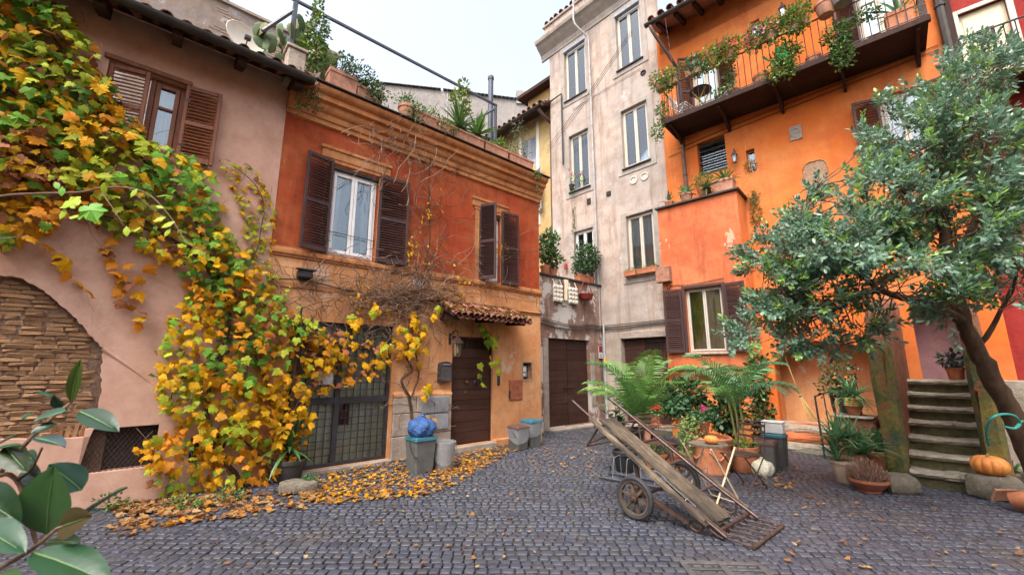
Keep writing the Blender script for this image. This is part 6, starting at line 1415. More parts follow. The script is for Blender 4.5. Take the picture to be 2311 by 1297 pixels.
for st_ in range(5):
    a0 = rr.uniform(0, 6.28); tip = Vector((.28 * math.cos(a0), .25 * math.sin(a0), rr.uniform(.75, 1.25))); base = Vector((.03 * math.cos(a0), .03 * math.sin(a0), .28)); MB().tube([base, (base + tip) / 2 + Vector((0, 0, .08)), tip], [.010, .008, .005], 5).obj('stem', M_bark, t)
    for k in range(11):
        f = .25 + .75 * k / 10; c = base.lerp(tip, f); az = k * 2.4 + a0; d = Vector((math.cos(az), math.sin(az), rr.uniform(.1, .7))); ovalleaf(t, c, c + d.normalized() * rr.uniform(.16, .24), rr.uniform(.07, .10), (0, 0, 1), rr.choice([(.02, .07, .035), (.03, .09, .04), (.025, .06, .045)]), bend=.2)
# low plank bench with geranium etc.
q = gp(1502, 1040, 0); t = thing('plant_bench', 'plank shelf on crates holding flower pots beneath the palms', 'bench', Matrix.Translation(q) @ Matrix.Rotation(R_(-8), 4, 'Z')); MB().box(-.42, .55, -.14, .14, .58, .62, .006).obj('plank', M_plank, t)
for x in (-.3, .42): MB().box(x - .05, x + .05, -.1, .1, 0, .578, .006).obj('support', M_terra2, t)
def lp3(M, x, y, z): v = M @ Vector((x, y, z)); return v
qb = Matrix.Translation(q) @ Matrix.Rotation(R_(-8), 4, 'Z')
v = lp3(qb, -.12, 0, .622); t = pp('geranium_pot', 'red geranium in small terracotta pot on the plank shelf', v, z=.622); pot(t, .10, .16, 'std', saucer=True); bush('', t, [(0, 0, .24, .15, .14, .09)], 200, .05, G_MID, stems=[(0, 0, .14)]); dots(t, [(-.05, -.12, .33), (.0, -.1, .35), (-.08, -.08, .31), (.02, -.12, .31)], .03, M_redf)
v = lp3(qb, .30, 0, .622); t = pp('leafy_pot', 'glossy leafed plant in terracotta pot on the plank shelf', v, z=.622); pot(t, .10, .14, 'std'); bush('', t, [(0, 0, .34, .20, .18, .18)], 170, .10, BL, M_gloss, stems=[(0, 0, .13)])
# background shrubs against the orange block
for (px, py, lab, bl, n, sz, pal) in ((1560, 1020, 'dark broad leaved shrub in pot behind the plank shelf', [(0, 0, 1.15, .40, .3, .32), (.2, 0, .8, .35, .3, .3), (-.2, .1, .9, .3, .3, .3)], 1300, .11, G_DARK), (1648, 1030, 'dense green shrub between the urn and the palm', [(0, 0, .75, .36, .3, .35), (.1, 0, 1.2, .3, .3, .25)], 1200, .11, G_DARK), (1728, 1025, 'tall umbrella leaved shrub beside the niche pillar', [(0, 0, 1.3, .24, .24, .4), (0, 0, .7, .30, .25, .35), (.05, 0, 1.75, .2, .2, .2)], 1300, .09, G_DARK + [(.12, .22, .05)])):
    q = gp(px, py); t = pp('potted_shrub', lab, q); pot(t, .22, .36, 'std', M_terra2); bush('', t, bl, n, sz, pal, M_gloss, stems=[(0, 0, .3), (.05, .03, .3)])
q = gp(1500, 1056); t = pp('trough_greens', 'low green plants in a terracotta trough behind the cart wheel', q); trough(t, .7, .24, .24, M_terra); bush('', t, [(-.1, 0, .30, .3, .12, .09)], 240, .05, G_MID)
# aloe group by the stairs
SUCC = [(.12, .27, .12), (.16, .32, .15), (.09, .21, .09)]
q = gp(1912, 1088); t = pp('aloe_pot', 'dense narrow leaved aloe in pale conical pot by the stairs', q); pot(t, .20, .31, 'tall', simple('pale_pot', (.42, .30, .22), .8, .3, scale=6))
for k in range(11): straps(t, 16, .46, .026, SUCC, M_leaf, (12, 78), 1.0, (random.uniform(-.16, .30), random.uniform(-.12, .12), .28 + random.uniform(0, .40)), spiky=True, seed=k)
q = gp(2005, 1072); t = pp('aloe_pot', 'aloe in broad terracotta pot on the stone beside the stairs', q, z=.0); pot(t, .22, .36, 'std')
for k in range(7): straps(t, 14, .44, .027, SUCC, M_leaf, (10, 78), 1.0, (random.uniform(-.12, .12), random.uniform(-.1, .1), .33 + random.uniform(0, .12)), spiky=True, seed=20 + k)
q = gp(1962, 1108); t = pp('heather_bowl', 'dried pink heather in a low brown terracotta bowl', q); pot(t, .235, .17, 'bowl', simple('brown_glazed', (.26, .09, .05), .4, .25))
mb = []; n = 900; a = rng.uniform(0, 6.28, n); r = np.sqrt(rng.uniform(0, 1, n)) * .21; P = np.stack([r * np.cos(a), r * np.sin(a), .15 + rng.uniform(0, .24, n) * (1 - (r / .26) ** 2)], 1); ax = np.stack([np.cos(a) * r * 3.2, np.sin(a) * r * 3.2, np.ones(n)], 1) + rng.normal(0, .2, (n, 3))
bulk('sprigs', LEAF_V, LEAF_F, P, frames(ax, rand_unit(n)), np.stack([np.full(n, .018), rng.uniform(.04, .09, n), np.full(n, .02)], 1), pick([(.36, .20, .16), (.30, .18, .11), (.42, .28, .24), (.2, .14, .07)], n), M_leaf, t)
# pot stack on the pier
v = PS.w(-.64, .75, .862); t = pp('aloe_pot', 'aloe in ribbed yellow terracotta pot on the brick pier', v, z=.862); pot(t, .12, .15, 'std', M_terra)
for k in range(4): MB().lathe([(.135, .15 + k * .035), (.155, .155 + k * .035), (.155, .178 + k * .035), (.135, .182 + k * .035)], 24).obj('pot_ring', simple('yellow_ring%d' % k, (.46, .33, .11), .7, .3), t, True)
for k in range(4): straps(t, 17, .44, .03, SUCC, M_leaf, (-25, 70), 1.1, (random.uniform(-.1, .06), random.uniform(-.06, .06), .30), spiky=True, seed=40 + k)
v = PS.w(-.85, 1.15, 0); t = pp('orange_tree_pot', 'little dark leaved citrus bush above the brick pier', v); pot(t, .2, .36, 'std', M_terra2); bush('', t, [(0, 0, 1.55, .32, .28, .26), (-.15, 0, 1.3, .3, .26, .2)], 620, .065, G_DARK, M_gloss, stems=[(0, 0, .3)])
for k in range(7): MB().lathe([(0, -.03), (.022, -.02), (.03, 0), (.022, .02), (0, .03)], 8, (random.uniform(-.3, .1), random.uniform(-.3, -.1), random.uniform(1.25, 1.5))).obj('orange_fruit', M_pump, t, True)
MB().tube([(0, 0, .3), (.02, 0, .8), (-.03, 0, 1.3)], [.022, .018, .012], 6).obj('trunk', M_bark, t)
# right edge pots
q = gp(2290, 1098); t = pp('striped_basket_pot', 'dark spiky plant in wicker pot behind the overturned terracotta pot', q); pot(t, .14, .2, 'std', M_plank); straps(t, 18, .26, .03, G_DARK, M_gloss, (15, 80), .9, (0, 0, .18), seed=61)
q = gp(2288, 1152); t = pp('broken_pot', 'overturned broken terracotta pot beside the pumpkin stone', q, 'pot'); pm = MB().lathe([(a_ * .12, b_ * .2) for a_, b_ in POTS['std'][:8]], 20, M=T(0, 0, .11, rx=R_(75), rz=.5)).obj('pot_body', M_terra, t, True)
MB().box(-.14, .12, .1, .13, 0, .16, .004, M=T(.06, .05, .02, rx=.5)).obj('shard', M_terra2, t)
v = PS.w(.62, NS * TR + .6, NS * RI); t = pp('landing_pot', 'dark leaved plant in terracotta pot at the top of the stairs', v, z=NS * RI - .02); pot(t, .13, .22, 'std'); bush('', t, [(0, 0, .36, .24, .2, .14)], 160, .10, [(.02, .05, .05), (.03, .07, .06)], M_gloss, stems=[(0, 0, .2)])
v = PR.w(6.55, .02, 1.2); t = pp('wall_trough', 'small cream trough fixed to the dark red wall', v, 'planter', z=1.1, rz=PR.rz); trough(t, .34, .16, .14, M_cream)
# yucca by the gate, rock, cactus ball
q = gp(648, 1082); t = pp('yucca_pot', 'yucca with long green leaves in dark round pot beside the gate', q); pot(t, .25, .30, 'std', simple('dark_pot', (.07, .065, .06), .6, .3)); MB().tube([(0, 0, .2), (-.02, .0, .7), (-.05, 0, 1.6), (-.04, 0, 2.05)], [.04, .035, .03, .03], 7).obj('trunk', M_bark, t)
straps(t, 22, .55, .045, G_DARK + [(.08, .18, .05)], M_gloss, (-25, 75), .8, (.02, -.05, .45), seed=71); straps(t, 20, .60, .05, G_DARK, M_gloss, (10, 82), .6, (-.04, 0, 2.05), seed=72)
rock('pale broken rock lying by the yucca pot and leaves', Matrix.Translation(gp(672, 1108)), .26, .17, .14, 12)
q = gp(697, 1104); t = pp('cactus_ball', 'small round green cactus in a bowl beside the pale rock', q); MB().lathe([(0, 0), (.10, 0), (.12, .05), (.11, .05), (0, .04)], 18).obj('pot', M_terra2, t, True); bush('', t, [(0, 0, .11, .12, .12, .09)], 500, .03, [(.05, .14, .05), (.08, .18, .07)], M_leaf)
for k, (px, py, w_) in enumerate(((420, 1150, .3), (250, 1150, .26), (520, 1130, .2), (1215, 988, .16), (1010, 1026, .15))):
    q = gp(px, py); t = pp('weed_tuft', ['green weeds under the pink wall vent', 'green weeds at the pink wall foot near the rubber plant', 'green weeds at the foot of the big vine', 'grass tuft growing at the corner of the orange house', 'green weeds beside the front door step'][k], q); bush('', t, [(0, 0, .08, w_, .09, .09)], int(500 * w_), .045, G_MID, M_leaf)

# ================= ROOF TERRACE =================
def terr(s, y, z=6.56): v = PL.w(s, y, z); return v
CACT = [(.08, .13, .05), (.11, .15, .06), (.15, .15, .05), (.06, .11, .045)]
t = thing('prickly_pear', 'large prickly pear cactus in terracotta pots on the roof terrace', 'cactus', PL.M(-4.32, .50, 6.75)); trough(t, .6, .35, .4, M_terra2, (-.15, .05, 0))
rr = random.Random(9); nodes = [((-.4, .05, .36), 0), ((.05, .05, .36), 0), ((-.15, .0, .36), 0), ((.45, 0, .35), 0), ((-.7, 0, .3), 0)]
cm = []
for k in range(4):
    m_ = MB().lathe([(0, 0), (.06, .03), (.11, .10), (.135, .19), (.13, .27), (.09, .34), (0, .37)], 14, sy=.13).mesh('cactus_pad', M_cact if 'M_cact' in globals() else globals().setdefault('M_cact', leafmat('cactus_skin', .6, .05, .3, .3, 10.)), True); colorize(m_, CACT[k]); cm.append(m_)
cnt = 0
while nodes and cnt < 46:
    (p, lv_) = nodes.pop(0); az = rr.uniform(-1.3, 1.3); tl_ = rr.uniform(-.75, .75) if lv_ else rr.uniform(-.4, .4); sc = rr.uniform(.7, 1.05)
    M_ = T(*p, rz=az) @ Matrix.Rotation(tl_, 4, 'Y') @ Matrix.Rotation(rr.uniform(-.25, .25), 4, 'X') @ Matrix.Scale(sc, 4); link('cactus_pad', rr.choice(cm), t, M_); cnt += 1
    if lv_ < 4:
        for k in range(rr.choice([1, 2, 2, 3]) if lv_ < 3 else 1): nodes.append((tuple(M_ @ Vector((rr.uniform(-.07, .07), 0, .34))), lv_ + 1))
t = thing('lemon_tree', 'slender lemon tree in pot on the roof terrace beside the cactus', 'tree', PL.M(-4.28, .2, 6.62)); pot(t, .18, .3, 'std', M_terra2); MB().tube([(0, 0, .25), (.03, 0, .9), (.0, 0, 1.5)], [.018, .014, .006], 6).obj('trunk', M_bark, t); bush('', t, [(0, 0, .8, .30, .25, .4), (.05, 0, 1.35, .22, .2, .4), (.0, 0, 1.8, .10, .1, .25)], 1000, .075, G_MID + G_YEL, M_gloss, stems=[(0, 0, .5), (0, 0, 1.)])
t = thing('masonry_post', 'stained stone post at the end of the pink roof', 'post', PL.M(-4.62, -.1, 6.42)); MB().box(-.14, .14, -.14, .14, 0, .62, .015).obj('shaft', M_stone, t); MB().box(-.17, .17, -.17, .17, .623, .68, .01).obj('cap', M_stone, t)
def tp(s, label, kind, L_=.7, h=.26, y=-.20, **k):
    t = thing('terrace_planter', label, 'planter', PL.M(s, y, 6.58)); 
    if kind != 'pot': trough(t, L_, .28, h, k.get('mat', M_terra2))
    else: pot(t, .17, h, 'std', k.get('mat', M_terra2))
    return t
t = tp(-3.85, 'terracotta planter with dense dark shrub on the roof terrace', 'trough', .5, .36); bush('', t, [(0, 0, .55, .32, .25, .28), (.3, -.05, .5, .36, .25, .25), (.6, -.1, .3, .3, .2, .2)], 1100, .06, G_DARK + [(.08, .14, .04)], stems=[(0, 0, .3)])
t = tp(-3.35, 'trailing green shrub in planter next to the dark shrub', 'trough', .5, .26); bush('', t, [(0, 0, .32, .3, .2, .16), (.1, -.18, .12, .25, .1, .14)], 420, .05, G_DARK, stems=[(0, 0, .2)])
t = tp(-2.55, 'round terracotta pot with thin grasses on the terrace edge', 'pot', .4, .32); straps(t, 26, .42, .010, G_MID + [(.2, .18, .08)], M_leaf, (35, 85), .7, (0, 0, .27), seed=81); bush('', t, [(0, 0, .42, .26, .2, .16), (.1, -.2, .1, .22, .1, .22)], 320, .055, G_MID + G_DARK, stems=[(0, 0, .25)])
t = tp(-1.95, 'long terracotta trough with a few succulents on cornice', 'trough', .95, .28); straps(t, 12, .22, .03, SUCC, M_leaf, (25, 75), .6, (-.2, 0, .22), seed=82, spiky=True); straps(t, 12, .25, .03, G_MID, M_leaf, (25, 75), .6, (.2, 0, .22), seed=83, spiky=True); bush('', t, [(-.35, -.1, .32, .22, .16, .12), (.3, -.15, .15, .3, .1, .2), (.05, .05, .45, .14, .12, .2)], 420, .055, G_MID + G_YEL, stems=[(-.3, 0, .2), (.3, 0, .2)])
t = tp(-1.05, 'terracotta trough with pointed green yuccas on the cornice', 'trough', .85, .26); straps(t, 40, .60, .045, G_MID, M_leaf, (-5, 85), .3, (-.2, 0, .40), seed=84, spiky=True); straps(t, 40, .58, .045, G_MID, M_leaf, (-5, 85), .3, (.32, 0, .40), seed=85, spiky=True)
bush('', t, [(-.1, .1, 1.1, .32, .15, .3), (-.05, .1, 1.55, .12, .1, .25)], 260, .10, G_YEL, M_gloss, stems=[(-.1, .15, .25)])
t = tp(-.25, 'terracotta trough with leafy succulent at the terrace end', 'trough', .7, .26); bush('', t, [(.2, 0, .40, .22, .16, .16), (-.2, 0, .32, .2, .15, .08)], 260, .07, G_MID + G_YEL, stems=[(0, 0, .2)])
t = tp(.55, 'planter with tangled grey green climber by the chimney pipe', 'trough', .8, .26); bush('', t, [(0, 0, .45, .4, .2, .25), (.1, .1, 1.0, .3, .2, .5), (-.3, 0, .35, .25, .2, .15)], 480, .05, [(.12, .17, .09), (.16, .18, .09), (.07, .12, .05)], stems=[(0, 0, .2), (.2, 0, .2), (-.2, 0, .2)])
for k, (s, n, L_, lab, bl) in enumerate(((-4.45, 480, .9, 'feathery plant hanging over the cornice beside the pink eave', [(0, -.06, -.25, .22, .10, .30), (.10, -.06, -.55, .14, .08, .28), (-.1, -.06, -.6, .08, .06, .25)]), (1.0, 130, .5, 'small green plant hanging over the cornice near the corner', [(0, -.04, -.15, .14, .06, .12), (.03, -.03, -.45, .06, .05, .25)]))):
    t = thing('hanging_plant', lab, 'plant', PL.M(s, -.40, 6.6)); bush('', t, bl, n, .05, [(.06, .12, .03), (.10, .16, .04), (.12, .09, .05)], stems=[(0, .1, .0), (.05, .1, 0)])
# pergola steelwork and chimney pipe
pg_ = thing('pergola_frame', 'dark steel pergola frame over the roof terrace', 'pergola', PL.M(0, .3, 0))
zb = 8.44
MB().box(-6.2, .24, -.026, .026, zb - .028, zb + .028, .005).obj('beam', M_metalpost, pg_); MB().box(.15, .22, -.034, .034, 6.55, zb - .042, .005).obj('post', M_metalpost, pg_); MB().box(-4.68, -4.60, -.034, .034, 6.9, zb - .042, .005).obj('post', M_metalpost, pg_)
MB().tube([(.18, 0, zb - .1), (-.9, .0, 7.3)], .035, 6).obj('strut', M_metalpost, pg_); MB().tube([(-4.64, 0, zb - .2), (-5.1, .0, 7.5)], .035, 6).obj('strut', M_metalpost, pg_)
mb = thing('flue_pipe', 'grey metal chimney pipe with cap beside the pergola post', 'chimney', PL.M(.22, .55, 6.5)); MB().tube([(0, 0, 0), (0, 0, 2.85)], .07, 12).obj('pipe', M_metalpost, mb, True); MB().lathe([(0, 2.851), (.085, 2.851), (.085, 2.93), (.05, 2.97), (0, 2.975)], 12).obj('cap', M_metalpost, mb, True)

# ================= LOW TERRACE: plants, cushions, basket =================
def lowp(s, y, z=4.30): return PL2.M(s, y, z)
t = thing('potted_shrub', 'broad leaved potted plant on the low terrace behind the orange corner', 'plant', lowp(.15, .15)); pot(t, .15, .28, 'std'); pot(t, .13, .24, 'std', M_terra, (.34, 0, 0)); bush('', t, [(.0, 0, .75, .4, .3, .35), (.2, 0, 1.15, .36, .3, .25), (.35, 0, .55, .3, .25, .3)], 800, .13, G_DARK + G_MID, M_gloss, stems=[(0, 0, .2), (.34, 0, .2)])
t = thing('potted_bush', 'round dense bush in terracotta pots on the terrace coping', 'plant', lowp(1.95, .12)); trough(t, .5, .24, .24, M_terra, (-.15, 0, 0)); pot(t, .13, .22, 'std', M_terra, (.28, 0, 0)); bush('', t, [(0.1, 0, .85, .55, .4, .55), (-.2, 0, .45, .3, .25, .25)], 2000, .085, G_DARK, M_gloss, stems=[(0, 0, .2)])
M_quilt = simple('quilted_cream', (.62, .56, .46), .9, .12, scale=8)
for k, (s, lab) in enumerate(((.42, 'quilted cream cushion hung on the low wall beside the apron'), (1.08, 'quilted cream cushion hung on the low wall beside the basket'))):
    t = thing('cushion', lab, 'cushion', lowp(s, -.075, 3.52))
    def qf(u, v): 
        x = (u - .5) * .40; z = v * .50; return (x + .01 * math.sin(v * 14), -.03 - .045 * (abs(math.sin(u * math.pi * 3)) * abs(math.sin(v * math.pi * 4))) ** .5, z)
    MB().grid(qf, 18, 24).obj('padding', M_quilt, t, True); MB().box(-.2, .2, -.03, .0, 0, .5, .01).obj('backing', M_quilt, t); MB().tube([(-.15, -.03, .5), (-.15, .05, .68)], .012, 5).tube([(.15, -.03, .5), (.15, .05, .68)], .012, 5).obj('tie', M_quilt, t)
t = thing('apron', 'beige striped cloth hung between the two cushions', 'cloth', lowp(.76, -.08, 3.6))
MB().grid(lambda u, v: ((u - .5) * (.16 + .06 * v), -.02 - .025 * math.sin(u * 11 + v * 2), v * .62), 16, 8).obj('cloth', M_beige, t, True)
t = thing('basket', 'red wicker basket with hoop handle hung on the low wall', 'basket', lowp(1.62, -.16, 3.70)); M_wick = simple('red_wicker', (.28, .035, .03), .6, .4, scale=30)
MB().lathe([(0, 0), (.15, 0), (.20, .16), (.21, .17), (.19, .17), (.14, .015), (0, .015)], 22, sx=1.25).obj('bowl', M_wick, t, True); MB().tube([(.25 * math.cos(q_), 0, .16 + .40 * math.sin(q_)) for q_ in [math.pi * k / 14 for k in range(15)]], .012, 6).obj('handle', M_wick, t, True)
for k in range(3): MB().tube([(1.25 * (.16 + .015 * k) * math.cos(q_), (.16 + .015 * k) * math.sin(q_), .03 + .05 * k) for q_ in [2 * math.pi * i / 24 for i in range(25)]], .008, 4).obj('weave_band', M_wick, t)
t = thing('red_lantern', 'small red lantern hanging on the grey wall above terrace', 'lantern', PG.M(-1.35, -.1, 5.05)); MB().lathe([(0, 0), (.06, .01), (.06, .18), (.03, .24), (0, .26)], 8).obj('body', M_wick, t); MB().tube([(0, 0, .26), (0, .06, .36)], .006, 4).obj('hook', M_iron, t)
# window boxes on the grey house
for k, (s, w_) in enumerate(((1.20, .42), (1.62, .38), (1.95, .3))):
    t = thing('window_box', ['terracotta flower trough on the grey sill, nearest the drain pipe', 'terracotta trough on the grey sill between two other troughs', 'terracotta trough on the grey sill beside the orange block'][k], 'planter', PG.M(s, -.12, 4.40)); trough(t, w_, .16, .16, M_terra); bush('', t, [(0, 0, .20, w_ * .45, .08, .07)], 110, .04, G_MID + [(.45, .35, .1)])
t = thing('sill_plant', 'red flowering trailing plant in dark pot on grey sill', 'plant', PG.M(-.95, -.14, 7.88)); pot(t, .10, .2, 'std', M_blackp); bush('', t, [(0.1, 0, .45, .18, .12, .2), (.45, -.02, .3, .2, .1, .3), (.1, -.03, -.1, .08, .05, .25)], 190, .06, G_MID, stems=[(0, 0, .18)]); dots(t, [(.0, -.1, .75), (.5, -.1, .4), (.1, -.1, .55)], .05, M_pinkf)
t = thing('wall_creeper', 'thin creeper trailing down the grey wall below the sill', 'creeper', PG.M(-1.0, -.03, 6.2)); bush('', t, [(0, 0, .2, .06, .02, .45), (.03, 0, .8, .05, .02, .4)], 70, .07, G_MID + G_YEL, stems=[(0, 0, 1.0), (.02, 0, .4)])
# plants on the projecting block
def blk_(s, y=-.62): return PR.M(s, y, bt + .06)
t = thing('snake_plant', 'snake plant in small terracotta pot on the orange block corner', 'plant', blk_(.05)); pot(t, .12, .17, 'std'); straps(t, 7, .36, .05, G_DARK, M_gloss, (72, 88), .1, (0, 0, .14), seed=91); straps(t, 8, .30, .03, G_DARK, M_gloss, (5, 40), .9, (0, 0, .14), seed=92, spiky=True)
t = thing('agave_pot', 'blue green agave in weathered terracotta pot on the orange block', 'plant', blk_(.52)); pot(t, .16, .26, 'std', M_terra2); straps(t, 24, .30, .06, SUCC, M_leaf, (5, 80), .5, (0, 0, .24), seed=93, spiky=True)
t = thing('fern_pot', 'feathery green fern in terracotta pot on the orange block', 'plant', blk_(.98)); pot(t, .16, .26, 'std', M_terra); bush('', t, [(0, 0, .5, .32, .25, .24)], 900, .06, G_MID, aspect=.4, stems=[(0, 0, .2)]); straps(t, 26, .36, .035, G_DARK, M_leaf, (-50, 40), .4, (.1, -.15, .22), seed=94, spiky=True)
t = thing('spider_plant', 'spiky aloe in large square terracotta planter on block end', 'plant', blk_(1.45)); trough(t, .5, .36, .34, M_terra2); straps(t, 34, .42, .035, SUCC + G_MID, M_leaf, (10, 80), .9, (.05, -.05, .3), seed=95, spiky=True)
lantern('little iron lantern on the orange wall beside the louvred window', PR, PR.sz(1660, 350)[0], PR.sz(1660, 350)[1], .16, .9)
lantern('black iron lantern on the orange wall above the balcony', PR, PR.sz(1768, 25)[0], PR.sz(1768, 25)[1], .18, 1.0)
t = thing('dried_wreath', 'bundle of dried corn hanging below the small window', 'wreath', PR.M(PR.sz(1694, 375)[0], -.06, PR.sz(1694, 375)[1])); bush('', t, [(0, 0, 0, .11, .05, .12)], 90, .11, [(.45, .26, .05), (.35, .2, .06)], M_autumn, aspect=.35)
t = thing('wall_ivy', 'narrow yellowing creeper hanging on the bright orange wall', 'creeper', PR.M(PR.sz(1705, 470)[0], -.06, PR.sz(1705, 470)[1])); bush('', t, [(0, 0, .25, .15, .05, .25), (0, 0, -.2, .16, .05, .35)], 260, .06, G_YEL + [(.35, .2, .06)], M_leaf, stems=[(0, 0, .4)])

# ================= BALCONY: pots, table, chairs, can =================
def bm_(s, y, z): return PR.M(s, y, z)
RZ = bz + 1.02
for k, (s, lab, kind, pal, n, fl) in enumerate((
    (.22, 'leafy geranium in pot at the balcony corner', 'pot', G_YEL, 240, M_rosef), (.52, 'terracotta trough of green herbs on the balcony rail corner', 'trough', G_MID, 160, None), (1.15, 'wooden trough of blue green daisies hung on the rail', 'trough', BL, 190, None), (1.62, 'tall yellow green geranium on the rail beside the shutter', 'pot', G_YEL, 330, M_redf), (2.02, 'reddish leaved geranium spreading along the rail', 'pot', G_YEL + [(.4, .12, .06)], 330, M_redf), (2.62, 'pink geranium in terracotta pot under the iron lantern', 'pot', G_MID + [(.4, .15, .1)], 240, M_pinkf), (2.92, 'second pink geranium with pale blooms near the green can', 'pot', G_MID, 230, M_rosef), (3.42, 'lush lime green geranium in wooden rail box', 'trough', G_YEL + G_MID, 460, None), (3.95, 'bare pink flower pot with broken rim on the rail', 'pot', G_MID, 0, None))):
    t = thing('rail_planter', lab, 'planter', bm_(s, -1.12, RZ - .12)); 
    if kind == 'pot': pot(t, .13 if n else .19, .2 if n else .32, 'std', M_terra if k % 2 else M_terra2)
    else: trough(t, .42, .18, .16, M_terra2)
    if n: bush('', t, [(0, 0, .36, .33, .24, .24), (random.uniform(-.15, .15), -.08, .05, .27, .14, .26)], int(n * 1.8), .08, pal, stems=[(0, 0, .15)])
    if fl: dots(t, [(random.uniform(-.22, .22), random.uniform(-.2, -.1), random.uniform(.15, .5)) for _ in range(9)], .03, fl)
for k, (s, z, lab, bl, n, pal) in enumerate(((.2, bz, 'trailing plant spilling from the balcony slab corner', [(0, -.1, .3, .18, .15, .3), (-.1, -.2, -.3, .22, .12, .35)], 380, G_MID), (1.95, bz, 'climber growing up the balcony bars beside the folding chair', [(0, -.05, .5, .16, .08, .5), (-.3, -.05, .2, .2, .08, .15)], 260, G_MID), (3.15, bz, 'yellow green geranium hanging below the balcony slab', [(0, -.1, .45, .32, .14, .3), (-.15, -.16, .05, .36, .14, .3)], 900, G_YEL + G_MID), (4.05, bz, 'dark green ivy cascading over the balcony edge', [(.0, -.1, .35, .30, .14, .35), (.05, -.16, -.15, .24, .12, .35), (.5, -.05, .6, .3, .1, .2)], 1100, G_DARK + G_MID))):
    t = thing('trailing_plant', lab, 'plant', bm_(s, -.98, z)); pot(t, .14, .22, 'std', M_terra, (0, .16, .002)); bush('', t, bl, n, .07, pal, stems=[(0, .16, .2)])
for k, (s, r, h, lab) in enumerate(((2.55, .17, .36, 'round terracotta pot standing on the balcony floor'), (3.6, .15, .3, 'terracotta pot behind the ivy on the balcony floor'), (2.9, .13, .26, 'small clay pot on the balcony floor under pink geraniums'))):
    t = thing('clay_pot', lab, 'pot', bm_(s, -.75, bz)); pot(t, r, h, 'std', M_terra)
t = thing('square_planter', 'large square terracotta planter with spiky aloe at balcony end', 'planter', bm_(5.05, -.8, bz)); trough(t, .42, .36, .45, M_terra); straps(t, 34, .5, .04, SUCC, M_leaf, (15, 85), .8, (0, 0, .4), seed=97, spiky=True)
t = thing('hanging_basket', 'grey wicker basket hung on the balcony rail', 'basket', bm_(4.25, -1.15, RZ - .05)); MB().lathe([(0, 0), (.16, .02), (.22, .2), (.23, .32), (.21, .32), (0, .1)], 20).obj('bowl', simple('grey_wicker', (.22, .19, .16), .8, .4, scale=40, bmp=.6), t, True); MB().tube([(.2 * math.cos(q_), 0, .32 + .1 * math.sin(q_)) for q_ in [math.pi * k / 8 for k in range(9)]], .01, 5).obj('handle', M_iron, t)
M_can = simple('green_plastic', (.015, .33, .12), .35, .1)
t = thing('watering_can', 'bright green plastic watering can on the balcony', 'watering can', bm_(3.05, -.9, bz + .38)); MB().lathe([(0, 0), (.15, 0), (.16, .05), (.15, .30), (.11, .36), (.08, .36), (0, .3)], 20).obj('body', M_can, t, True); MB().tube(smoothpath([(-.12, 0, .08), (-.28, 0, .2), (-.38, 0, .36)], 4), .022, 8).obj('spout', M_can, t, True); MB().tube(smoothpath([(.05, 0, .36), (.12, 0, .46), (.22, 0, .40), (.18, 0, .1)], 4), .016, 7).obj('handle', M_can, t, True)
t = thing('balcony_stand', 'dark plant stand under the green watering can', 'stand', bm_(3.05, -.9, bz)); MB().box(-.2, .2, -.15, .15, .35, .378).obj('shelf', M_iron, t)
for sx in (-.18, .18):
    for sy in (-.13, .13): MB().tube([(sx, sy, 0), (sx, sy, .35)], .01, 5).obj('leg', M_iron, t)
t = thing('balcony_table', 'small round table with yellow crossed legs on the balcony', 'table', bm_(1.12, -.62, bz)); MB().lathe([(0, .70), (.27, .70), (.28, .71), (.28, .73), (0, .735)], 26).obj('top', M_shut, t, True); M_yleg = simple('yellow_leg', (.45, .30, .06), .5, .2)
for sx in (-1, 1):
    for sy in (-1, 1): MB().tube([(sx * .22, sy * .15, 0), (-sx * .18, sy * .15, .70)], .014, 6).obj('leg', M_yleg, t)
chair('white folding chair between the balcony corner and the round table', bm_(.62, -.62, bz) @ Matrix.Rotation(R_(80), 4, 'Z'), M_white); chair('white folding chair between the round table and the balcony climber', bm_(1.68, -.6, bz) @ Matrix.Rotation(R_(-80), 4, 'Z'), M_white)
t = thing('string_of_lights', 'thin string with red beads hanging from the orange eave', 'string', PR.M(gx + .55, -.92, 0)); MB().tube(smoothpath([(0, 0, gz), (.03, .05, gz - .8), (.08, .1, 9.6)], 5), .006, 4).obj('string', M_iron, t); 
for k in range(9): MB().lathe([(0, -.02), (.016, 0), (0, .02)], 6, (.01 + .008 * k, .01 * k, gz - .15 - k * .22)).obj('bead', M_redf, t)
# cables crossing above the court
t = thing('overhead_cables', 'thin overhead cables strung across the grey facade', 'cable'); a_, b__ = PG.w(-1.9, -.35, 9.6), PR.w(-.55, -.95, gz)
for k in range(3): MB().tube([a_ + Vector((0, 0, .12 * k)), a_.lerp(b__, .5) + Vector((0, 0, -.12 + .1 * k)), b__ + Vector((0, 0, .08 * k))], .008, 4).obj('cable', M_dark, t)
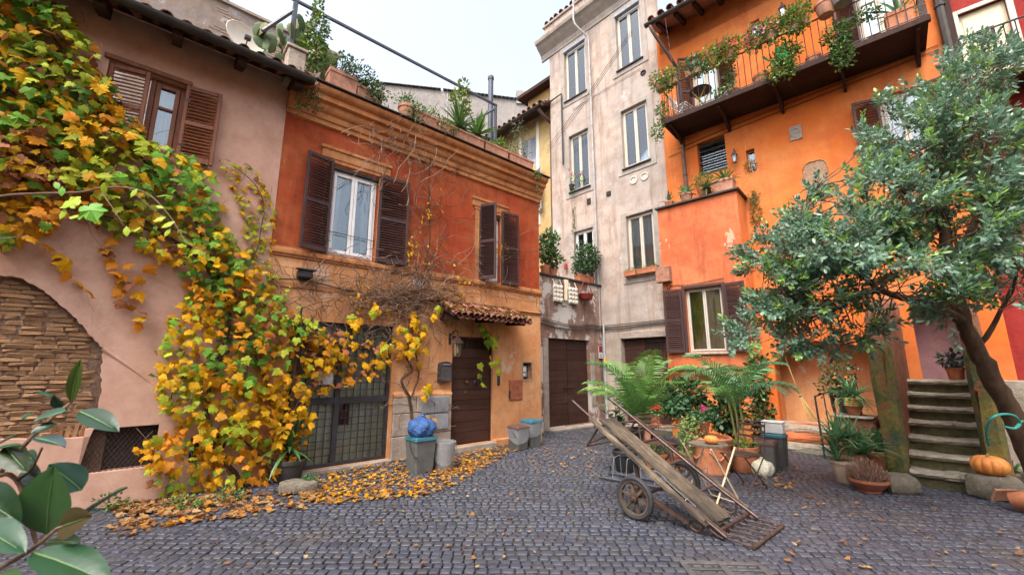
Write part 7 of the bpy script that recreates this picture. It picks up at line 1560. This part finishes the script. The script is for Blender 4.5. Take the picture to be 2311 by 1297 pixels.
# ================= FALLEN LEAVES =================
FL = []
def litter(poly, n, s0, s1, pal):
    xs = [p[0] for p in poly]; ys = [p[1] for p in poly]; k = 0; tries = 0
    while k < n and tries < n * 30:
        tries += 1; x, y = random.uniform(min(xs), max(xs)), random.uniform(min(ys), max(ys))
        if not inpoly(x, y, poly): continue
        g = gp(x, y)
        if not inyard(g.x, g.y): continue
        FL.append((g.x, g.y, random.uniform(.004, .022), random.uniform(s0, s1), AUT[random.choice(pal)] if isinstance(pal, str) else random.choice(pal))); k += 1
TAN = [(.34, .20, .085), (.40, .26, .12), (.27, .12, .045), (.36, .17, .05), (.20, .09, .04)]
litter([(660, 1090), (760, 1062), (900, 1040), (1030, 1022), (1130, 1005), (1220, 985), (1200, 1010), (1140, 1030), (1090, 1060), (1040, 1090), (960, 1120), (860, 1130), (740, 1140), (680, 1130)], 1500, .025, .065, TAN + [AUT['y'], AUT['g'], AUT['o']])
litter([(1000, 1030), (1100, 1012), (1160, 1012), (1120, 1040), (1040, 1070), (980, 1090)], 500, .025, .055, TAN + [AUT['g'], AUT['o']])
litter([(230, 1180), (330, 1150), (560, 1120), (680, 1100), (740, 1110), (700, 1150), (560, 1165), (400, 1190), (280, 1215)], 260, .04, .095, TAN + [AUT['o']])
litter([(250, 1140), (560, 1110), (560, 1135), (260, 1170)], 260, .04, .11, TAN + [(.2, .1, .05)])
litter([(700, 1020), (1350, 960), (1500, 1080), (1200, 1290), (300, 1290), (500, 1150)], 110, .025, .05, TAN)
litter([(1230, 985), (1340, 965), (1400, 1010), (1330, 1060), (1180, 1060)], 170, .025, .05, TAN)
litter([(1760, 1060), (2050, 1100), (2311, 1180), (2311, 1290), (1760, 1290)], 60, .025, .055, TAN)
litter([(1690, 1070), (1800, 1060), (1800, 1110), (1700, 1100)], 60, .03, .06, TAN + [AUT['o']])
FL.sort(key=lambda q: -q[3] / (math.hypot(q[0], q[1]) + .5)); lm = {}
def curl(seed):
    v, f = GRAPE[seed % 8]; rr = random.Random(seed); k = rr.uniform(.2, .7); return [(x, y - .4, abs(x) * k + (y - .4) ** 2 * rr.uniform(0, .5) - z * .3) for x, y, z in v], f
for i, (x, y, z, s, c) in enumerate(FL[:300]):
    key = (i % 8, c)
    if key not in lm: me = MB().add(*curl(key[0])).mesh('fallen_leaf', M_autumn, True); colorize(me, c); lm[key] = me
    o = link('fallen_leaf', lm[key], None, T(x, y, z, rz=random.uniform(0, 6.28), rx=random.uniform(-.3, .3), ry=random.uniform(-.3, .3), s=s)); tag(o, 'dry curled fallen leaf lying on the dark cobbles', 'leaf', 'fallen leaves on the cobbles')
q = np.array([(a, b, c, d) for a, b, c, d, _ in FL[300:]]); cc = np.array([e for *_, e in FL[300:]]) * rng.uniform(.7, 1.2, (len(q), 1)); n = len(q)
az = rng.uniform(0, 6.28, n); ax = np.stack([np.cos(az), np.sin(az), rng.normal(0, .25, n)], 1); nm = np.stack([rng.normal(0, .3, n), rng.normal(0, .3, n), np.ones(n)], 1)
o = bulk('leaf_litter', *curl(3), q[:, :3] + [0, 0, .006], frames(ax, nm), q[:, 3], cc, M_autumn, None, smooth=True); tag(o, 'small yellow and brown leaf litter strewn before the gate and door', 'leaf litter', kind='stuff')
# moss and grass tufts in the joints
o_ = [gp(random.uniform(900, 1350), random.uniform(1000, 1200)) for _ in range(500)] + [gp(random.gauss(1850, 60), random.gauss(1060, 22)) for _ in range(350)]; o_ = [p for p in o_ if inyard(p.x, p.y)]
n = len(o_); o = bulk('joint_grass', LEAF_V, LEAF_F, np.array([(p.x, p.y, -.02) for p in o_]), frames(rand_unit(n) * [1, 1, .4] + [0, 0, .6], rand_unit(n)), np.stack([np.full(n, .02), rng.uniform(.025, .05, n), np.full(n, .02)], 1), pick(G_MID, n), M_leaf, None); tag(o, 'short grass and moss sprouting between cobbles', 'grass', kind='stuff')

# ================= FOREGROUND RUBBER PLANT =================
fp = thing('rubber_plant', 'big glossy rubber plant with broad leaves in an aged terracotta pot', 'plant', Matrix.Translation((-1.75, 1.25, 0))); fb = Vector((-1.75, 1.25, 0))
pot(fp, .22, .38, 'std', M_terra2)
def fpt(px, py, y): return at(px, py, y) - fb
LV = [((159, 907), (178, 811), 1.15, 26, (.3, -1, 0), (.10, .17, .03)), ((150, 926), (72, 948), 1.1, 52, (0, -.35, 1), (.03, .10, .05)), ((150, 926), (118, 893), 1.18, 44, (-.3, -.8, .4), (.025, .085, .05)), ((180, 926), (266, 968), 1.1, 46, (.1, -.6, .8), (.02, .07, .03)), ((126, 955), (68, 976), 1.08, 30, (0, -.7, .7), (.02, .065, .04)), ((78, 985), (148, 1001), 1.05, 36, (0, -.2, 1), (.05, .10, .10)),
      ((103, 1206), (113, 1054), 1.05, 108, (.1, -.85, .5), (.06, .15, .05)), ((185, 1105), (112, 1045), 1.14, 60, (.2, -.5, .8), (.03, .10, .06)), ((188, 1160), (282, 1092), 1.0, 48, (-.2, -.3, 1), (.05, .13, .06)), ((130, 1190), (200, 1165), .98, 58, (-.3, -.9, .2), (.08, .06, .02)), ((75, 1242), (250, 1305), .95, 76, (.1, -.35, 1), (.03, .10, .04)), ((-60, 1110), (38, 1178), 1.0, 84, (.2, -.9, .3), (.015, .06, .02)), ((-60, 1180), (54, 1240), .95, 62, (0, -.5, .8), (.03, .11, .05)), ((10, 1006), (58, 1062), 1.1, 46, (.3, -.8, .4), (.04, .07, .02)), ((100, 1222), (180, 1216), 1.08, 34, (0, -.3, 1), (.02, .08, .03)), ((58, 1018), (78, 1046), 1.15, 26, (0, -.8, .5), (.03, .10, .06)), ((50, 1060), (88, 1085), 1.15, 40, (0, -.9, .4), (.03, .10, .07)), ((-20, 1010), (36, 976), 1.12, 20, (0, -.5, .8), (.02, .11, .04)), ((-30, 1015), (52, 998), 1.1, 16, (0, -.3, 1), (.03, .12, .05)), ((-20, 1300), (45, 1294), .93, 30, (0, -.4, 1), (.04, .12, .04)), ((60, 1120), (64, 1060), 1.2, 44, (0, -1, .2), (.02, .08, .05)), ((75, 930), (50, 945), 1.2, 18, (0, -.6, .6), (.03, .09, .03)), ((5, 1240), (-40, 1160), 1.05, 60, (0, -.8, .5), (.02, .08, .03)), ((120, 895), (78, 882), 1.22, 14, (0, -.5, .8), (.03, .12, .08))]
for (a, b, y, w_, nm_, col) in LV: ovalleaf(fp, fpt(*a, y), fpt(*b, y - .03), w_ * y / FPX, nm_, tuple(c_ * .55 for c_ in col), cup=.18)
gz0 = Vector((0, 0, .34))
for path, r, mt in (([(-80, 1130, 1.15), (0, 1066, 1.12), (40, 1022, 1.1), (77, 980, 1.1), (120, 940, 1.12), (157, 910, 1.15)], .006, M_twig), ([(-80, 1130, 1.15), (0, 1072, 1.1), (38, 1083, 1.1), (60, 1140, 1.08), (82, 1222, 1.05), (100, 1210, 1.05)], .006, M_bark), ([(-120, 1350, 1.05), (0, 1281, 1.0), (70, 1240, .98), (130, 1191, .98)], .006, M_twig), ([(38, 1083, 1.1), (70, 1060, 1.08), (95, 1010, 1.06)], .0035, M_bark), ([(130, 1191, .98), (160, 1180, .98), (188, 1160, 1.0)], .003, M_twig)):
    pts = smoothpath([fpt(*p) for p in path], 4); MB().tube(pts, [lerp(r, r * .6, i / (len(pts) - 1)) for i in range(len(pts))], 7).obj('stem', mt, fp, True)
for e in (fpt(-80, 1130, 1.15), fpt(-120, 1350, 1.05)): MB().tube(smoothpath([gz0, gz0.lerp(e, .5) + Vector((-.05, 0, .05)), e], 4), .009, 7).obj('trunk', M_bark, fp, True)
# stray vine shoot close to the lens
vs_ = thing('vine_shoot', 'long bare vine shoot with a few lime leaves above the rubber plant', 'vine', Matrix.Translation((-2.6, 1.7, 0))); vb_ = Vector((-2.6, 1.7, 0))
def vpt(px, py, y): return at(px, py, y) - vb_
sh = [((-140, 470, 1.75), (0, 443, 1.7), (80, 437, 1.65), (180, 434, 1.6), (230, 424, 1.6), (290, 424, 1.6), (340, 442, 1.6), (385, 490, 1.6), (420, 545, 1.6), (470, 572, 1.6)), ((290, 424, 1.6), (330, 460, 1.6), (370, 490, 1.6), (400, 510, 1.6)), ((230, 436, 1.6), (255, 470, 1.58), (280, 510, 1.58)), ((-100, 560, 1.7), (0, 540, 1.65), (60, 532, 1.6))]
for k, path in enumerate(sh):
    pts = smoothpath([vpt(*p) for p in path], 4); r = .005 if k == 0 else .0022 if k < 3 else .004; MB().tube(pts, [lerp(r, r * .3, i / (len(pts) - 1)) for i in range(len(pts))], 6).obj('shoot', M_twig, vs_, True)
for k, e in enumerate((vpt(-140, 470, 1.75), vpt(-100, 560, 1.7))): MB().tube(smoothpath([(0, .03 * k, 0), (-.05, .03 * k, .9), e + Vector((-.2, 0, -.15)), e], 4), .009, 6).obj('stem', M_bark, vs_, True)
for (px, py, s, c) in ((200, 465, .085, 'n'), (175, 450, .07, 'l'), (235, 440, .05, 'l'), (150, 470, .05, 'l'), (155, 490, .05, 'l'), (285, 510, .045, 'l'), (300, 522, .04, 'l'), (375, 490, .05, 'l'), (395, 500, .055, 'l'), (385, 515, .04, 'l'), (310, 425, .045, 'l'), (140, 420, .045, 'n'), (125, 410, .04, 'n'), (370, 470, .03, 'l')):
    me = MB().add(*(GRAPE[int(px) % 8] if s > .06 else (LEAF_V, LEAF_F))).mesh('leaf', M_leaf, True); colorize(me, np.array(AUT[c]) * [1.1, 1.3, 1.1]); p = vpt(px, py, 1.58); a = random.uniform(0, 6.28)
    f = frames(np.array([[math.cos(a), -.2, math.sin(a) - .6]]), np.array([[.2, -1, .6]]))[0]; link('leaf', me, vs_, Matrix([[*f[0], p.x], [*f[1], p.y], [*f[2], p.z], [0, 0, 0, 1]]) @ Matrix.Scale(s, 4))

# dry leaves caught on the canopy tiles
n = 420; s_ = rng.uniform(-1.6, .45, n); y_ = rng.uniform(-.68, -.05, n); P = np.array([PL.w(a, b, lerp(2.95, 2.64, -b / .7) + .07 + random.uniform(0, .03)) for a, b in zip(s_, y_)]); az = rng.uniform(0, 6.28, n)
o = bulk('canopy_leaves', *curl(5), P, frames(np.stack([np.cos(az), np.sin(az), rng.normal(0, .3, n)], 1), np.stack([rng.normal(0, .3, n), rng.normal(0, .3, n), np.ones(n)], 1)), rng.uniform(.05, .10, n), pick(TAN + [(.16, .09, .05), (.08, .12, .03)], n), M_autumn, None, smooth=True); tag(o, 'dry leaves caught on the tile canopy over the door', 'leaf litter', kind='stuff')
